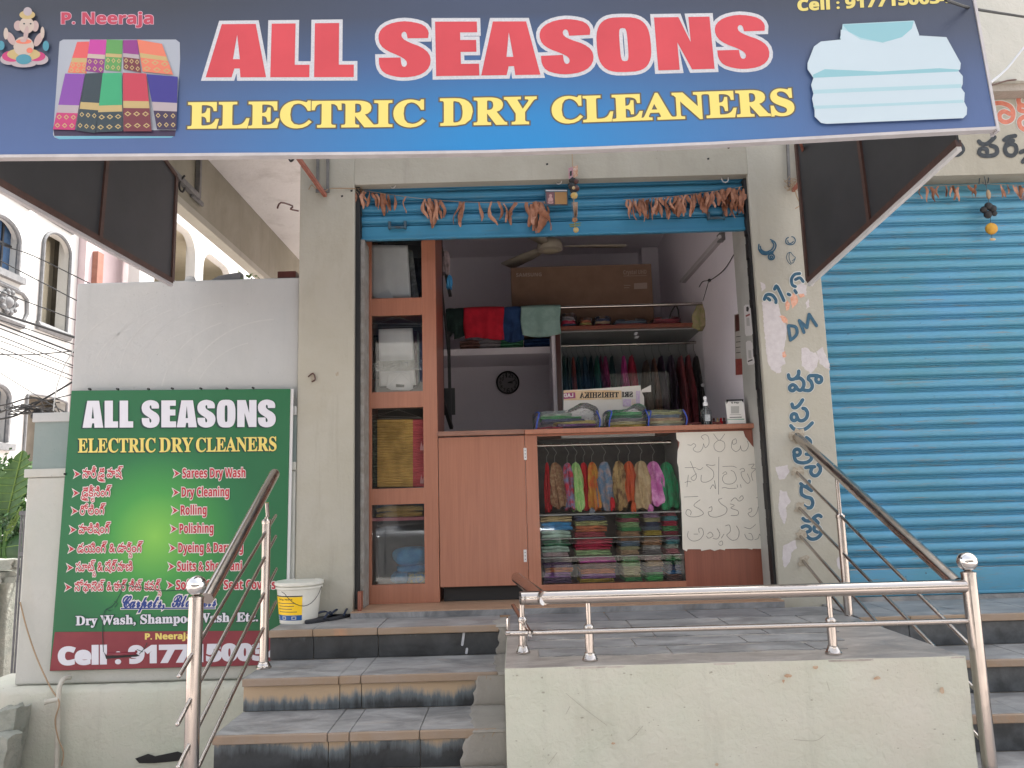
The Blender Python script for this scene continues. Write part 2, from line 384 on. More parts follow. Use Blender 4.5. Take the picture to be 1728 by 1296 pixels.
def groups(loops, pad=0.0):
    bb = [(l.min(0) - pad, l.max(0) + pad) for l in loops]; g = list(range(len(loops)))
    def find(i):
        while g[i] != i: i = g[i]
        return i
    for i in range(len(loops)):
        for j in range(i):
            if (bb[i][0] <= bb[j][1]).all() and (bb[j][0] <= bb[i][1]).all(): g[find(i)] = find(j)
    d = {}
    for i, l in enumerate(loops): d.setdefault(find(i), []).append(l)
    return list(d.values())
def mathal(s, up_, lo, dg=None):
    r = ''
    for ch in s:
        if 'A' <= ch <= 'Z': r += chr(up_ + ord(ch) - 65)
        elif 'a' <= ch <= 'z': r += chr(lo + ord(ch) - 97)
        elif '0' <= ch <= '9' and dg: r += chr(dg + ord(ch) - 48)
        else: r += ch
    return r
STY = {'serif': (0x1D400, 0x1D41A, 0x1D7CE), 'sans': (0x1D5D4, 0x1D5EE, 0x1D7EC), 'ital': (0x1D63C, 0x1D656, 0x1D7EC), 'script': (0x1D4D0, 0x1D4EA, 0x1D7CE)}
FC = {}
def text_loops(s, style=None, res=3):
    key = (s, style)
    if key in FC: return [l.copy() for l in FC[key]]
    body = mathal(s, *STY[style]) if style else s
    c = bpy.data.curves.new('t', 'FONT'); c.body = body; c.fill_mode = 'NONE'; c.resolution_u = res; c.size = 1
    o = bpy.data.objects.new('t', c); COL.objects.link(o)
    dg = bpy.context.evaluated_depsgraph_get(); me = bpy.data.meshes.new_from_object(o.evaluated_get(dg))
    co = np.array([v.co[:2] for v in me.vertices]); nb = {}
    for e in me.edges: nb.setdefault(e.vertices[0], []).append(e.vertices[1]); nb.setdefault(e.vertices[1], []).append(e.vertices[0])
    seen = set(); loops = []
    for st in sorted(nb):
        if st in seen: continue
        lp = [st]; seen.add(st); cur = st; prev = None
        while True:
            nx = [q for q in nb[cur] if q != prev and q not in seen]
            if not nx: break
            prev = cur; cur = min(nx) if prev == st else nx[0]
            lp.append(cur); seen.add(cur)
        if len(lp) > 2: loops.append(clean(co[lp], .004))
    bpy.data.objects.remove(o); bpy.data.curves.remove(c); bpy.data.meshes.remove(me)
    loops = [l for l in loops if len(l) > 2]
    out = []
    for g in groups(loops):  # the largest outline of a cluster tells the winding direction; make it positive
        big = max(g, key=lambda l: abs(area(l))); out += [l[::-1] for l in g] if area(big) < 0 else g
    loops = out
    FC[key] = loops
    return [l.copy() for l in loops]
def lay(loops, mp, name, material, parent, lift, dil=0.0, gap=0.0):
    """union of loops (plus a border of width dil) drawn with mp(u, v, lift)"""
    mb = MB()
    for gi, g in enumerate(groups(loops)):
        L = list(g) if not dil else [offset_loop(l, dil) for l in g]
        v, t = union_tris(L)
        if len(t): mb.add([mp(p[0], p[1], lift + (gi % 5) * .00006) for p in v], t)
    return mb.build(name, material, parent, smooth=0, recalc=False)
def bbox(loops): a = np.concatenate(loops); return a.min(0), a.max(0)
def fit(loops, quad, pl, cap=(None, None)):
    """quad: bl, br, tr, tl photo points of the baseline-left ... cap-left; returns mp"""
    lo, hi = bbox(loops); y0 = 0 if cap[0] is None else cap[0]; y1 = hi[1] if cap[1] is None else cap[1]
    bl, br, tr, tl = [np.array(q, float) for q in quad]
    def mp(u, v, lift=0):
        s = (u - lo[0]) / (hi[0] - lo[0]); t = (v - y0) / (y1 - y0)
        p = (1 - t) * ((1 - s) * bl + s * br) + t * ((1 - s) * tl + s * tr); return pl(p[0], p[1], lift)
    return mp
def pxloops(pl):
    return lambda u, v, lift=0: pl(u, -v, lift)
def P2(pts): # photo-pixel polygon -> loop with positive winding (y flipped)
    l = np.array([(x, -y) for x, y in pts], float); return l if area(l) > 0 else l[::-1]
def decal(polys, pl, name, material, parent, lift):
    mb = MB()
    for i, p in enumerate(polys):
        v, t = union_tris([P2(p)]); mb.add([pl(q[0], -q[1], lift + i * .00004) for q in v], t)
    return mb.build(name, material, parent, smooth=0, recalc=False)
def ragged(poly, amp, step=3.0, seed=0):
    rnd = random.Random(seed); out = []; n = len(poly)
    for i in range(n):
        a, b_ = poly[i], poly[(i + 1) % n]; L = math.hypot(b_[0] - a[0], b_[1] - a[1]); k = max(1, int(L / step))
        for j in range(k): t = j / k; out.append((a[0] + (b_[0] - a[0]) * t + rnd.uniform(-amp, amp), a[1] + (b_[1] - a[1]) * t + rnd.uniform(-amp, amp)))
    return out
def strokes(paths, wd, k=5):
    """photo-pixel polylines -> loops of smooth strokes of width wd"""
    L = []
    for p in paths:
        w_ = wd
        if isinstance(p, tuple) and isinstance(p[1], (int, float)) and isinstance(p[0], list): p, w_ = p
        q = smooth_path([(x, -y, 0) for x, y in p], k) if len(p) > 2 else [Vector((x, -y, 0)) for x, y in p]
        L += capsules(np.array([(a.x, a.y) for a in q]), w_ / 2, False, 10)
    return L
def paint(paths, wd, pl, name, material, parent, lift, k=5):
    mb = MB()
    for i, p in enumerate(paths):
        v, t = union_tris(strokes([p], wd, k)); mb.add([pl(q[0], -q[1], lift + i * .00005) for q in v], t)
    return mb.build(name, material, parent, smooth=0, recalc=False)
def ell(cx, cy, rx, ry, n=18, a=0):
    ca, sa = math.cos(a), math.sin(a)
    return [(cx + rx * math.cos(t) * ca - ry * math.sin(t) * sa, cy + rx * math.cos(t) * sa + ry * math.sin(t) * ca) for t in [2 * math.pi * i / n for i in range(n)]]
# ================================================================ GROUND
gz = -.75
g = MB().grid(lambda u, v: (-60 + 120 * u, -60 + 160 * v, gz), 2, 2); o = g.build('ground', 'sky_ground'); tag(o, kind='structure')
# the lane beside the shop
o = B(-8.6, -3.4, -14, 40, gz, gz + .02).build('lane', mat('lane_concrete', (.58, .50, .46), (.64, .56, .52), 2, .9, bmp=.3)); tag(o, kind='structure')

# ================================================================ SHOP BUILDING
bld = thing('shop_building', (.3, 0, gz), 'cream plastered shop building with two pillars round the open dry cleaner\'s room', 'building')
XL0, XL1, XR0, XR1 = -1.256, -.925, 1.468, 1.86
LZ = 2.545
def bpart(name, m, *a, **k): return B(*a).build(name, m, bld, **k)
pil_l = bpart('pillar', 'pillar_plaster', XL0, XL1, 0, .34, gz, 3.9, bevel=.006)
pil_r = bpart('pillar', 'pillar_plaster', XR0, XR1, 0, .34, gz, 3.9, bevel=.006)
bpart('lintel', 'cream_plaster', XL1, XR0, .0, .24, LZ, 3.9)
# side walls, back wall, floor and ceiling of the room
bpart('side_wall', 'interior_paint', XL0 - .02, -1.0, .341, 3.05, 0, 3.04)
bpart('side_wall', 'interior_paint', 1.462, 1.8, .341, 3.05, 0, 3.04)
bpart('back_wall', 'interior_paint', -1.0, 1.462, 3.0, 3.05, 0, 3.04)
bpart('ceiling', 'interior_paint', -1.0, 1.462, .24, 3.0, 3.03, 3.2)
bpart('floor_slab', 'beige_tile', XL1, XR0, -.075, 3.0, -.02, .036)
bpart('floor_slab', 'slate_dark', XL1 + .001, XR0 - .001, -.079, -.0755, -.0, .03)
bpart('wall_pier', 'interior_paint', 1.30, 1.461, 2.80, 2.999, .04, 3.02)
bpart('roof_slab', 'cement', XL0 - .03, 4.2, .345, 6.0, 3.21, 3.4)
bpart('shading_storey', 'cream_plaster', XL0, 6.5, .25, 6.0, 3.41, 7.2)  # unseen storey added on top so its shade covers the front
bpart('side_wall', 'cream_plaster', 4.21, 6.5, .0, 6.0, gz, 3.2)
# balcony slab, beam to the left
BXF = -2.05; zb_lo, zb_hi = WX(403, 432, BXF).z, WX(497, 430, BXF).z
bpart('balcony_slab', 'soffit_paint', BXF + .001, XL0 - .001, -1.2, 4.2, zb_hi, zb_hi + .16)
bpart('beam', 'olive_plaster', BXF - .07, BXF, -1.2, 3.4, zb_lo + .05, zb_hi + .16)
bpart('beam_trim', 'cream_plaster', BXF - .08, BXF + .004, -1.19, 3.39, zb_lo, zb_lo + .049)
# neighbour's shop front : lintel wall with painted words, textured band above
nb_wall = bpart('lintel', 'cream_plaster', XR1 + .001, 4.2, .0, .24, 2.50, 2.984)
bpart('ledge', 'cement', XR1 + .002, 4.2, -.10, .20, 2.985, 3.03)
bpart('textured_band', 'rough_texture', XR1 - .1, 4.2, -.13, .2, 3.031, 4.1)
bpart('upper_wall', 'rough_texture', XL0, XR1 - .101, -.02, .001, 3.2, 4.1)
bpart('pillar', 'pillar_plaster', 3.9, 4.2, .0, .34, gz, 2.499)

# guide channels beside the opening (a dark slot between pillar and jamb)
ch = B(XL1 + .001, XL1 + .028, .03, .075, .04, LZ - .002).build('shutter_guide', 'black', bld)
ch = B(XL1 + .0285, XL1 + .05, .05, .20, .04, 2.215).build('shutter_guide', mat('guide_grey', (.30, .29, .27), (.2, .18, .16), 20, .6), bld)
bpart('jamb', mat('jamb_paint', (.42, .42, .39), (.36, .36, .33), 5, .7, bmp=.3), 1.452, XR0 - .0005, .092, .34, .04, 2.4)
mb = MB(); random.seed(3)
zs = [2.53 - k * .05 for k in range(51)]
for a in range(50): # ragged dark slot
    j = random.uniform(-.003, .003)
    mb.box(1.452 + j, XR0 - .0007, .030, .090, zs[a + 1], zs[a])
mb.build('shutter_guide', 'black', bld)
bpart('wooden_sill', 'laminate_dark', XL1 + .03, XL1 + .05, -.03, .02, .036, .14)

# ================================================================ ROLLING SHUTTERS (each slat its own part)
def slat_mesh(x0, x1, y, z0, p, depth=.017):
    prof = [(0, .010), (.05, .0), (.12, -.35), (.3, -.9), (.5, -1), (.72, -.8), (.86, -.35), (.91, .1), (.94, .55), (1.0, .6)]
    prof = [(.0, .5), (.06, .5), (.08, -.05), (.14, -.2), (.22, .12), (.26, -.45), (.4, -.85), (.6, -1), (.8, -.75), (.93, -.2), (.97, .2), (1.0, .5)]
    mb = MB(); v = []; n = len(prof)
    for x in (x0, x1): v += [(x, y + d * depth, z0 + t * p) for t, d in prof]
    mb.add(v, [(i, i + 1, n + i + 1, n + i) for i in range(n - 1)])
    return mb
def shutter(name, label, x0, x1, y, z0, z1, p, m, slat_name='slat', group=None, rail=.1):
    t = thing(name, ((x0 + x1) / 2, y, z0), label, 'shutter', group)
    r = MB().box(x0, x1, y - .012, y + .012, z0, z0 + rail - .012); r.box(x0, x1, y - .022, y - .0125, z0, z0 + .018)
    r.build('bottom_rail', m, t, bevel=.004)
    z = z0 + rail - .01
    first = None
    while z < z1:
        if first is None:
            first = slat_mesh(x0, x1, y, z, p).build('slat', m, t, recalc=False, smooth=60); zb = z
        else:
            c = first.copy(); COL.objects.link(c); c.parent = t; c.location = (random.uniform(-.002, .002), random.uniform(-.0012, .0012), z - zb)
        z += p
    return t
sh1 = shutter('rolling_shutter', 'blue rolling shutter raised above the shop counter with dried leaves strung over it', XL1 + .03, 1.462, .085, 2.215, 2.53, .0735, 'shutter_blue_shaded', rail=.10)
B(XL1 + .002, XR0 - .002, .10, .235, 2.50, LZ - .001).build('housing', 'shutter_blue_shaded', sh1)
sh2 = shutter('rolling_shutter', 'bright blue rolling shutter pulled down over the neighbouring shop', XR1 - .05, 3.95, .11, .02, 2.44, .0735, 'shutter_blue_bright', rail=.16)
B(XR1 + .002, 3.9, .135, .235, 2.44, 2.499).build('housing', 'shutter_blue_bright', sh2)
# handles, latches on the raised shutter
def latch(px, py, parent):
    c = W(px, py, .07); mb = MB()
    mb.box(c.x - .055, c.x - .04, .05, .075, c.z - .02, c.z + .028); mb.box(c.x + .04, c.x + .055, .05, .075, c.z - .02, c.z + .028)
    mb.box(c.x - .04, c.x + .04, .052, .066, c.z - .018, c.z - .004); mb.build('latch', mat('latch_blue', (.03, .12, .18), (.05, .04, .04), 30, .5), parent, bevel=.002)
latch(671, 382, sh1); latch(1208, 366, sh1)
def hook(px, py, name, label, Y=.05, s=1, m='grey_metal'):
    c = W(px, py, Y)
    pts = [c + Vector(q) * s for q in ((0, 0, .04), (0, 0, 0), (.006, -.01, -.022), (.018, -.02, -.03), (.032, -.02, -.02), (.034, -.02, 0))]
    o = MB().tube(smooth_path(pts, 3), .003 * s, 6).build(name, m); return tag(o, label, 'hook', 'hooks over the shutter')
hook(659, 312, 'wall_hook', 'bent white hook at the left end of the raised blue shutter', .05, 1, 'white_frame')
hook(938, 305, 'wall_hook', 'bent white hook above the small framed picture on the shutter', .05, 1, 'white_frame')
hook(1218, 302, 'wall_hook', 'bent white hook at the right end of the raised blue shutter', .05, 1, 'white_frame')

# ================================================================ PAINTED LETTERS ON THE PILLAR
PF = plane((0, -.0, 0), (0, 1, 0))
mat('paint_navy', (.018, .075, .13), (.03, .11, .18), 40, .6); mat('paint_halo', (.58, .60, .57)); mat('paint_red', (.62, .22, .15), (.5, .15, .1), 40); mat('paint_black', (.02, .025, .03), (.04, .05, .06), 40)
mat('peel_white', (.50, .465, .475), (.57, .54, .545), 30, .9, bmp=.5); mat('peel_orange', (.62, .28, .18), (.68, .42, .32), 60, .9)
zz = lambda x, y, s=4.632, ox=1270, oy=380: (ox + x / s, oy + y / s)
def tr(pts, s=4.632, ox=1270, oy=380): return [zz(x, y, s, ox, oy) for x, y in pts]
T2 = lambda pts: tr(pts, 3.8118, 1270, 620)
def painted(paths, wd, name, lift=.002, halo=1.5, m='paint_navy', parent=None, pl=PF):
    if halo: paint(paths, wd + halo * 2, pl, 'letter_edge', 'paint_halo', parent, lift)
    return paint(paths, wd, pl, name, m, parent, lift + .0015)
# patches of peeled paint (real shallow layers)
for pp_ in ([tr([(75, 600), (150, 590), (205, 615), (215, 690), (245, 740), (275, 800), (260, 900), (245, 960), (255, 1080), (215, 1110), (190, 1155), (150, 1130), (120, 1080), (105, 960), (90, 800)]),
       tr([(345, 480), (385, 445), (420, 470), (420, 540), (375, 550), (340, 520)]),
       tr([(385, 960), (420, 955), (455, 990), (500, 1000), (520, 1040), (500, 1110), (455, 1160), (415, 1130), (385, 1100), (380, 1010)]),
       tr([(500, 990), (545, 950), (570, 1010), (600, 1080), (605, 1135), (565, 1110), (530, 1090)]), tr([(440, 420), (480, 410), (490, 450), (465, 480), (445, 455)]),
       tr([(415, 600), (440, 575), (445, 640), (420, 655)]), tr([(60, 445), (95, 460), (105, 490), (75, 520)]),
       T2([(145, 640), (225, 630), (235, 670), (205, 720), (175, 725), (160, 690)]), T2([(175, 790), (215, 800), (245, 860), (215, 900), (220, 960), (205, 1010), (180, 960), (165, 900)]),
       T2([(195, 1150), (245, 1120), (275, 1110), (285, 1160), (250, 1190), (240, 1250), (205, 1296), (190, 1230)]), T2([(540, 1230), (590, 1200), (610, 1250), (610, 1296), (550, 1296)]),
       T2([(130, 0), (190, 0), (180, 35), (150, 40)])]):
    random.seed(int(pp_[0][1])); decal([ragged(pp_, .9, 2.2, int(pp_[0][0]))], PF, 'peeled_patch', 'peel_white', pil_r, .0006 + .00005 * (int(pp_[0][1]) % 9))
for pp_ in ([tr([(290, 560), (320, 530), (350, 560), (355, 600), (320, 640), (310, 655), (300, 600)]), tr([(255, 600), (275, 585), (290, 620), (285, 660), (260, 670)]), tr([(210, 710), (240, 705), (275, 740), (272, 770), (240, 760)]),
       tr([(355, 540), (400, 535), (405, 560), (370, 565)]), tr([(232, 995), (255, 985), (262, 1020), (245, 1040), (232, 1020)])]):
    decal([ragged(pp_, .8, 2.0, 3)], PF, 'primer_patch', 'peel_orange', pil_r, .0012)
# necklace, ring and bangle drawings
nk = [tr([(50, 150), (48, 190), (75, 225), (120, 228), (165, 200), (183, 160), (170, 130), (140, 112)]), tr([(60, 165), (68, 190), (100, 208), (135, 200), (160, 175), (165, 150), (150, 125)]),
      tr(ell(147, 248, 24, 22, 10) + [(171, 248)]), tr(ell(147, 250, 10, 9, 8) + [(157, 250)])]
painted(nk, 2.2, 'painted_necklace', halo=0, parent=pil_r)
paint([[zz(56 + i * 12, 195 + 22 * math.sin(i * .32)), zz(60 + i * 12, 203 + 22 * math.sin(i * .32))] for i in range(9)], 3.4, PF, 'painted_beads', 'paint_navy', pil_r, .0044)
painted([tr([(280, 95), (262, 110), (262, 140), (290, 153), (322, 145), (334, 118), (322, 95), (305, 90)]), tr([(275, 120), (280, 138), (300, 142), (318, 128)])], 1.6, 'painted_ring', halo=0, parent=pil_r)
painted([tr([(300, 212), (275, 220), (265, 255), (280, 290), (300, 308)]), tr([(290, 212), (285, 250), (300, 295), (320, 290), (333, 262)]), tr([(300, 215), (320, 240), (335, 255), (310, 280)])], 1.0, 'painted_bangles', halo=0, parent=pil_r)
# 91.6 DM
painted([tr([(92, 580), (110, 545), (150, 545), (180, 580), (182, 605)]), tr([(120, 572), (135, 585)])], 5.5, 'painted_letters', parent=pil_r)
painted([tr([(172, 500), (192, 480), (245, 590)]), tr([(278, 538), (290, 545)])], 5.5, 'painted_letters', parent=pil_r)
painted([tr([(368, 378), (330, 385), (305, 420), (310, 465), (335, 480)]), tr([(335, 425), (370, 412), (395, 440)]), tr([(330, 510), (342, 528)])], 5.2, 'painted_letters', parent=pil_r)
painted([tr([(275, 790), (290, 900), (330, 875), (350, 840), (340, 800), (310, 780), (280, 788)])], 5.5, 'painted_letters', parent=pil_r, k=None) if 0 else paint([tr([(280, 790), (296, 898)]), tr([(296, 898), (330, 872), (348, 838), (335, 795), (282, 785)])], 5.5, PF, 'painted_letters', 'paint_navy', pil_r, .0035)
for sg in ([(365, 745), (402, 838)], [(365, 745), (430, 785)], [(430, 785), (440, 695)], [(440, 695), (502, 785)]):
    pass
paint([tr([(365, 745), (402, 838)]), tr([(368, 748), (425, 800)]), tr([(425, 800), (442, 696)]), tr([(442, 696), (500, 785)])], 5.5, PF, 'painted_letters', 'paint_navy', pil_r, .0036)
# telugu words running down the pillar (traced strokes)
TA = lambda pts: tr(pts, 8.64, 1310, 610)
TB = lambda pts: tr(pts, 6.82, 1310, 740)
tel = [[TA([(178, 195), (188, 240), (225, 262), (280, 245), (322, 195), (328, 140)]), TA([(285, 250), (345, 242), (395, 290), (400, 355), (365, 415), (320, 412), (285, 365), (240, 338), (196, 372), (205, 415), (245, 425), (278, 395)]), TA([(375, 405), (430, 422), (490, 418), (525, 365), (505, 290), (468, 255), (485, 212), (545, 205), (600, 205)]), TA(ell(620, 262, 42, 46, 12) + [(662, 262)])],
       [TA([(230, 620), (245, 668), (285, 672), (335, 632), (385, 560)]), TA(ell(260, 812, 42, 50, 12) + [(302, 812)]), TA([(290, 770), (325, 850), (385, 862), (440, 820), (455, 750), (425, 695), (388, 682)]), TA([(212, 935), (258, 982), (350, 1000), (440, 975), (525, 895)])],
       [TA([(440, 1110), (490, 1150), (500, 1195)]), TB(ell(240, 158, 36, 36, 12) + [(276, 158)]), TB([(204, 185), (225, 255), (290, 280), (360, 270), (402, 235), (395, 190), (345, 180)]), TB([(340, 335), (395, 325), (440, 325)]), TB([(412, 335), (398, 385), (425, 425), (470, 422), (505, 375), (505, 330), (480, 300)])],
       [TB([(282, 520), (310, 545), (345, 560), (405, 600)]), TB([(380, 492), (368, 530), (345, 558)]), TB([(288, 560), (290, 635), (340, 672), (400, 690), (420, 745), (395, 795), (345, 792), (305, 762)])],
       [TB([(308, 920), (340, 946), (400, 945), (440, 905), (485, 882), (515, 898)]), TB([(455, 940), (482, 972)]), TB([(298, 1022), (340, 1005), (385, 1022), (388, 1060), (350, 1078)]), TB([(340, 1110), (395, 1155), (460, 1150), (510, 1105), (512, 1055), (478, 1010), (440, 1015), (440, 1060), (475, 1078)])]]
for gl_ in tel:
    paint(gl_, 8.4, PF, 'letter_edge', 'paint_halo', pil_r, .0018 + .0001)
    paint(gl_, 6.2, PF, 'painted_letters', 'paint_navy', pil_r, .0034)
# words on the neighbour's lintel
T3 = lambda pts: tr(pts, 4.32, 1630, 0)
rd = [[(205, 755), (260, 752), (320, 775), (345, 820), (335, 870), (290, 890), (250, 870), (248, 830), (280, 812), (318, 830)], [(420, 690), (385, 715), (392, 760), (425, 770)], [(392, 762), (390, 800), (425, 812)], [(425, 850), (392, 875), (395, 920), (425, 945)], [(450, 700), (500, 720), (520, 780), (480, 830), (440, 930)]]
bk = [[(95, 1030), (115, 1048), (150, 1050), (185, 1025), (210, 1000)], [(180, 1060), (220, 1075), (228, 1110), (200, 1132), (130, 1135), (98, 1115), (110, 1085), (150, 1088), (155, 1112)], [(280, 1020), (310, 1000), (360, 990)], [(300, 1030), (345, 1025)], [(300, 1045), (285, 1090), (305, 1128), (345, 1132), (368, 1100), (360, 1060), (325, 1050), (300, 1062)], [(400, 1110), (430, 1100), (450, 1130), (415, 1180)], [(-40, 1050), (-20, 1090), (-50, 1125), (-90, 1130)], [(470, 1030), (520, 1060), (500, 1130), (450, 1120)], [(560, 1030), (600, 1060), (590, 1130), (540, 1110)]]
for a, b_ in ((0, 1), (1, 4), (4, 5)):
    paint([T3(p) for p in rd[a:b_]], 10.5, PF, 'letter_edge', 'paint_halo', nb_wall, .0018); paint([T3(p) for p in rd[a:b_]], 7.5, PF, 'painted_letters', 'paint_red', nb_wall, .0034)
for a, b_ in ((0, 2), (2, 5), (5, 6), (6, 7), (7, 9)): paint([T3(p) for p in bk[a:b_]], 7.2, PF, 'painted_letters', 'paint_black', nb_wall, .0034)
# ================================================================ MAIN SIGN
SB = W(820, 255, -1.6)
SN = Vector((0, -1, .075)).normalized()       # leans back a little
SP = plane((0, -1.6, 2.0), SN)
def sgrid_mat():
    m, nt, b = newmat('flex_blue'); b.inputs['Roughness'].default_value = .42
    tc = nt.nodes.new('ShaderNodeTexCoord'); mp = nt.nodes.new('ShaderNodeMapping'); nt.links.new(tc.outputs['Object'], mp.inputs[0])
    sp = nt.nodes.new('ShaderNodeSeparateXYZ'); nt.links.new(mp.outputs[0], sp.inputs[0])
    rz = nt.nodes.new('ShaderNodeMapRange'); rz.inputs[1].default_value = .0; rz.inputs[2].default_value = .78; nt.links.new(sp.outputs[2], rz.inputs[0])
    base = ramp(nt, rz.outputs[0], [(0, (.065, .12, .29)), (.45, (.055, .09, .20)), (.72, (.045, .058, .10)), (1, (.032, .036, .05))])
    ab = nt.nodes.new('ShaderNodeMath'); ab.operation = 'ABSOLUTE'; nt.links.new(sp.outputs[0], ab.inputs[0])
    rx = nt.nodes.new('ShaderNodeMapRange'); rx.inputs[1].default_value = 1.35; rx.inputs[2].default_value = .15; nt.links.new(ab.outputs[0], rx.inputs[0])
    glow = ramp(nt, rz.outputs[0], [(0, (.0, .20, .50)), (.3, (.012, .18, .44)), (.6, (.035, .10, .25)), (.9, (.04, .055, .10))])
    c = mixc(nt, rx.outputs[0], base.outputs[0], glow.outputs[0]); nt.links.new(c, b.inputs['Base Color'])
    n = noise(nt, 220, 2, .5, (1, 1, .15), 'World'); p = bump(nt, b, n.outputs[0], .1, .002)
    n2 = noise(nt, 5, 3, .5, (1, 1, .4), 'World'); bump(nt, b, n2.outputs[0], .25, .02, p)
sgrid_mat()
sign = thing('shop_sign', (0, -1.6, 1.9), 'large blue shop sign with red and yellow lettering hung over the entrance', 'sign')
# bottom edge of the printed face, as it sags, in photo points
bot = [(-40, 263), (0, 261.5), (200, 260), (400, 258.5), (600, 257), (820, 254), (1000, 248), (1200, 240), (1400, 229), (1560, 220), (1680, 214)]
botv = [SP(x, y) for x, y in bot]
XLs, XRs = botv[0].x, botv[-1].x
TOPZ = 3.05
upv = Vector((0, .075, 1))
def sign_col(p, lift=0): # top of the column above p
    h = (TOPZ - p.z); return p + upv * h
mb = MB(); n = len(botv)
xs = []
front = [p - SN * 0 for p in botv] + [sign_col(p) for p in botv]
back = [p - SN * .02 for p in front]
mb.add(front + back, [(i, i + 1, n + i + 1, n + i) for i in range(n - 1)] + [(2 * n + i, 3 * n + i, 3 * n + i + 1, 2 * n + i + 1) for i in range(n - 1)]
       + [(i, 2 * n + i, 2 * n + i + 1, i + 1) for i in range(n - 1)] + [(n + i, n + i + 1, 3 * n + i + 1, 3 * n + i) for i in range(n - 1)] + [(0, n, 3 * n, 2 * n), (n - 1, 3 * n - 1, 4 * n - 1, 2 * n - 1)])
face = mb.build('printed_face', 'flex_blue', sign, smooth=0)
mb = MB()
for i in range(n - 1):
    a, b_ = botv[i], botv[i + 1]
    f = lambda p, dz, dn: p + Vector((0, 0, dz)) + SN * dn
    mb.hexa([f(a, -.013, .005), f(b_, -.013, .005), f(a, -.013, -.025), f(b_, -.013, -.025), f(a, -.001, .005), f(b_, -.001, .005), f(a, -.001, -.025), f(b_, -.001, -.025)])
mb.build('bottom_frame', mat('sign_frame', (.42, .40, .41), (.48, .46, .47), 14, .5), sign, smooth=0)
e = botv[-1]; mb = MB(); mb.hexa([e + Vector((0.001, 0, -.02)) + SN * .006, e + Vector((.012, 0, -.02)) + SN * .006, e + Vector((0.001, 0, -.02)) - SN * .04, e + Vector((.012, 0, -.02)) - SN * .04] + [q + upv * (TOPZ - e.z + .02) for q in (e + Vector((0.001, 0, 0)) + SN * .006, e + Vector((.012, 0, 0)) + SN * .006, e + Vector((0.001, 0, 0)) - SN * .04, e + Vector((.012, 0, 0)) - SN * .04)]); mb.build('side_frame', 'sign_frame', sign, smooth=0)

# --- heavy block letters
def chaik(pts, sharp):
    out = []; n = len(pts)
    for i, p in enumerate(pts):
        if i in sharp: out.append(p); continue
        a = pts[i - 1]; c = pts[(i + 1) % n]
        out.append(((a[0] * .25 + p[0] * .75), (a[1] * .25 + p[1] * .75))); out.append(((c[0] * .25 + p[0] * .75), (c[1] * .25 + p[1] * .75)))
    return out
S_ = [(.95, .70), (.97, .82), (.88, .94), (.68, 1.0), (.45, 1.02), (.2, .97), (.05, .87), (0, .74), (.04, .58), (.18, .47), (.40, .38), (.53, .30), (.55, .22), (.50, .17), (.44, .20), (.425, .35), (.015, .35), (.02, .2), (.1, .07), (.3, 0), (.5, -.02), (.75, .01), (.92, .1), (1.0, .25), (.97, .42), (.82, .54), (.60, .62), (.46, .70), (.44, .78), (.49, .83), (.545, .80), (.56, .70)]
HG = {'A': [[(0, 0), (.23, 1), (.80, 1), (1, 0), (.575, 0), (.56, .165), (.47, .165), (.43, 0)], [(.44, .34), (.495, .80), (.555, .34)]],
      'L': [[(0, 0), (0, 1), (.62, 1), (.62, .23), (1, .23), (1, 0)]],
      'E': [[(0, 0), (0, 1), (.98, 1), (.98, .80), (.58, .80), (.58, .66), (.95, .66), (.95, .44), (.58, .44), (.58, .22), (1, .22), (1, 0)]],
      'N': [[(0, 0), (0, 1), (.44, 1), (.62, .52), (.62, 1), (1, 1), (1, 0), (.60, 0), (.38, .52), (.38, 0)]],
      'S': [chaik(S_, {0, 15, 16, 31})],
      'O': [[(.5 + .5 * math.copysign(abs(math.cos(t)) ** .62, math.cos(t)), .5 + .515 * math.copysign(abs(math.sin(t)) ** .7, math.sin(t))) for t in [2 * math.pi * i / 36 for i in range(36)]],
            [(.5 + .075 * math.copysign(abs(math.cos(t)) ** .5, math.cos(t)), .5 + .31 * math.copysign(abs(math.sin(t)) ** .5, math.sin(t))) for t in [2 * math.pi * i / 20 for i in range(20)]]]}
LET = [('A', 347, 449), ('L', 456, 522), ('L', 530, 597), ('S', 638, 728), ('E', 736, 809), ('A', 812, 912), ('S', 913, 1004), ('O', 1010, 1102), ('N', 1111, 1206), ('S', 1212, 1302)]
def heavy(letters):
    res = []
    for ch_, a, b_ in letters:
        L = []
        for k, l in enumerate(HG[ch_]):
            q = np.array([(a + x * (b_ - a), y * 92) for x, y in l]); ar = area(q)
            if (k == 0) != (ar > 0): q = q[::-1]
            L.append(q)
        res += L
    return res
hl = heavy(LET)
pl_ = lambda x, xs, ys: float(np.interp(x, xs, ys))
def sign_map(u, v, lift=0):
    b_ = pl_(u, [347, 597, 730, 910, 1010, 1206, 1302], [130.5, 130, 128.5, 126, 121.5, 116, 114]); t_ = pl_(u, [347, 597, 730, 910, 1010, 1206, 1302], [41, 38.5, 36.5, 36, 31, 28, 25])
    y = b_ + (t_ - b_) * v / 92; x = u - (b_ - y) * (u - 620) * .00017
    return SP(x, y, lift)
mat('print_red', srgb(196, 66, 74), srgb(182, 58, 66), 2, rough=.5); mat('print_white', (.44, .45, .48), (.54, .55, .58), 160, .5); mat('print_yellow', srgb(222, 202, 110), None, rough=.5); mat('print_brown', (.10, .085, .06), None, rough=.5)
hg_groups = groups(hl)
def letter_parts(loops, mp, name, m, parent, lift, dil=0):
    # every letter its own flat print piece joined in one part
    return lay(loops, mp, name, m, parent, lift, dil)
letter_parts(hl, sign_map, 'lettering_border', 'print_white', sign, .0006, 6.0)
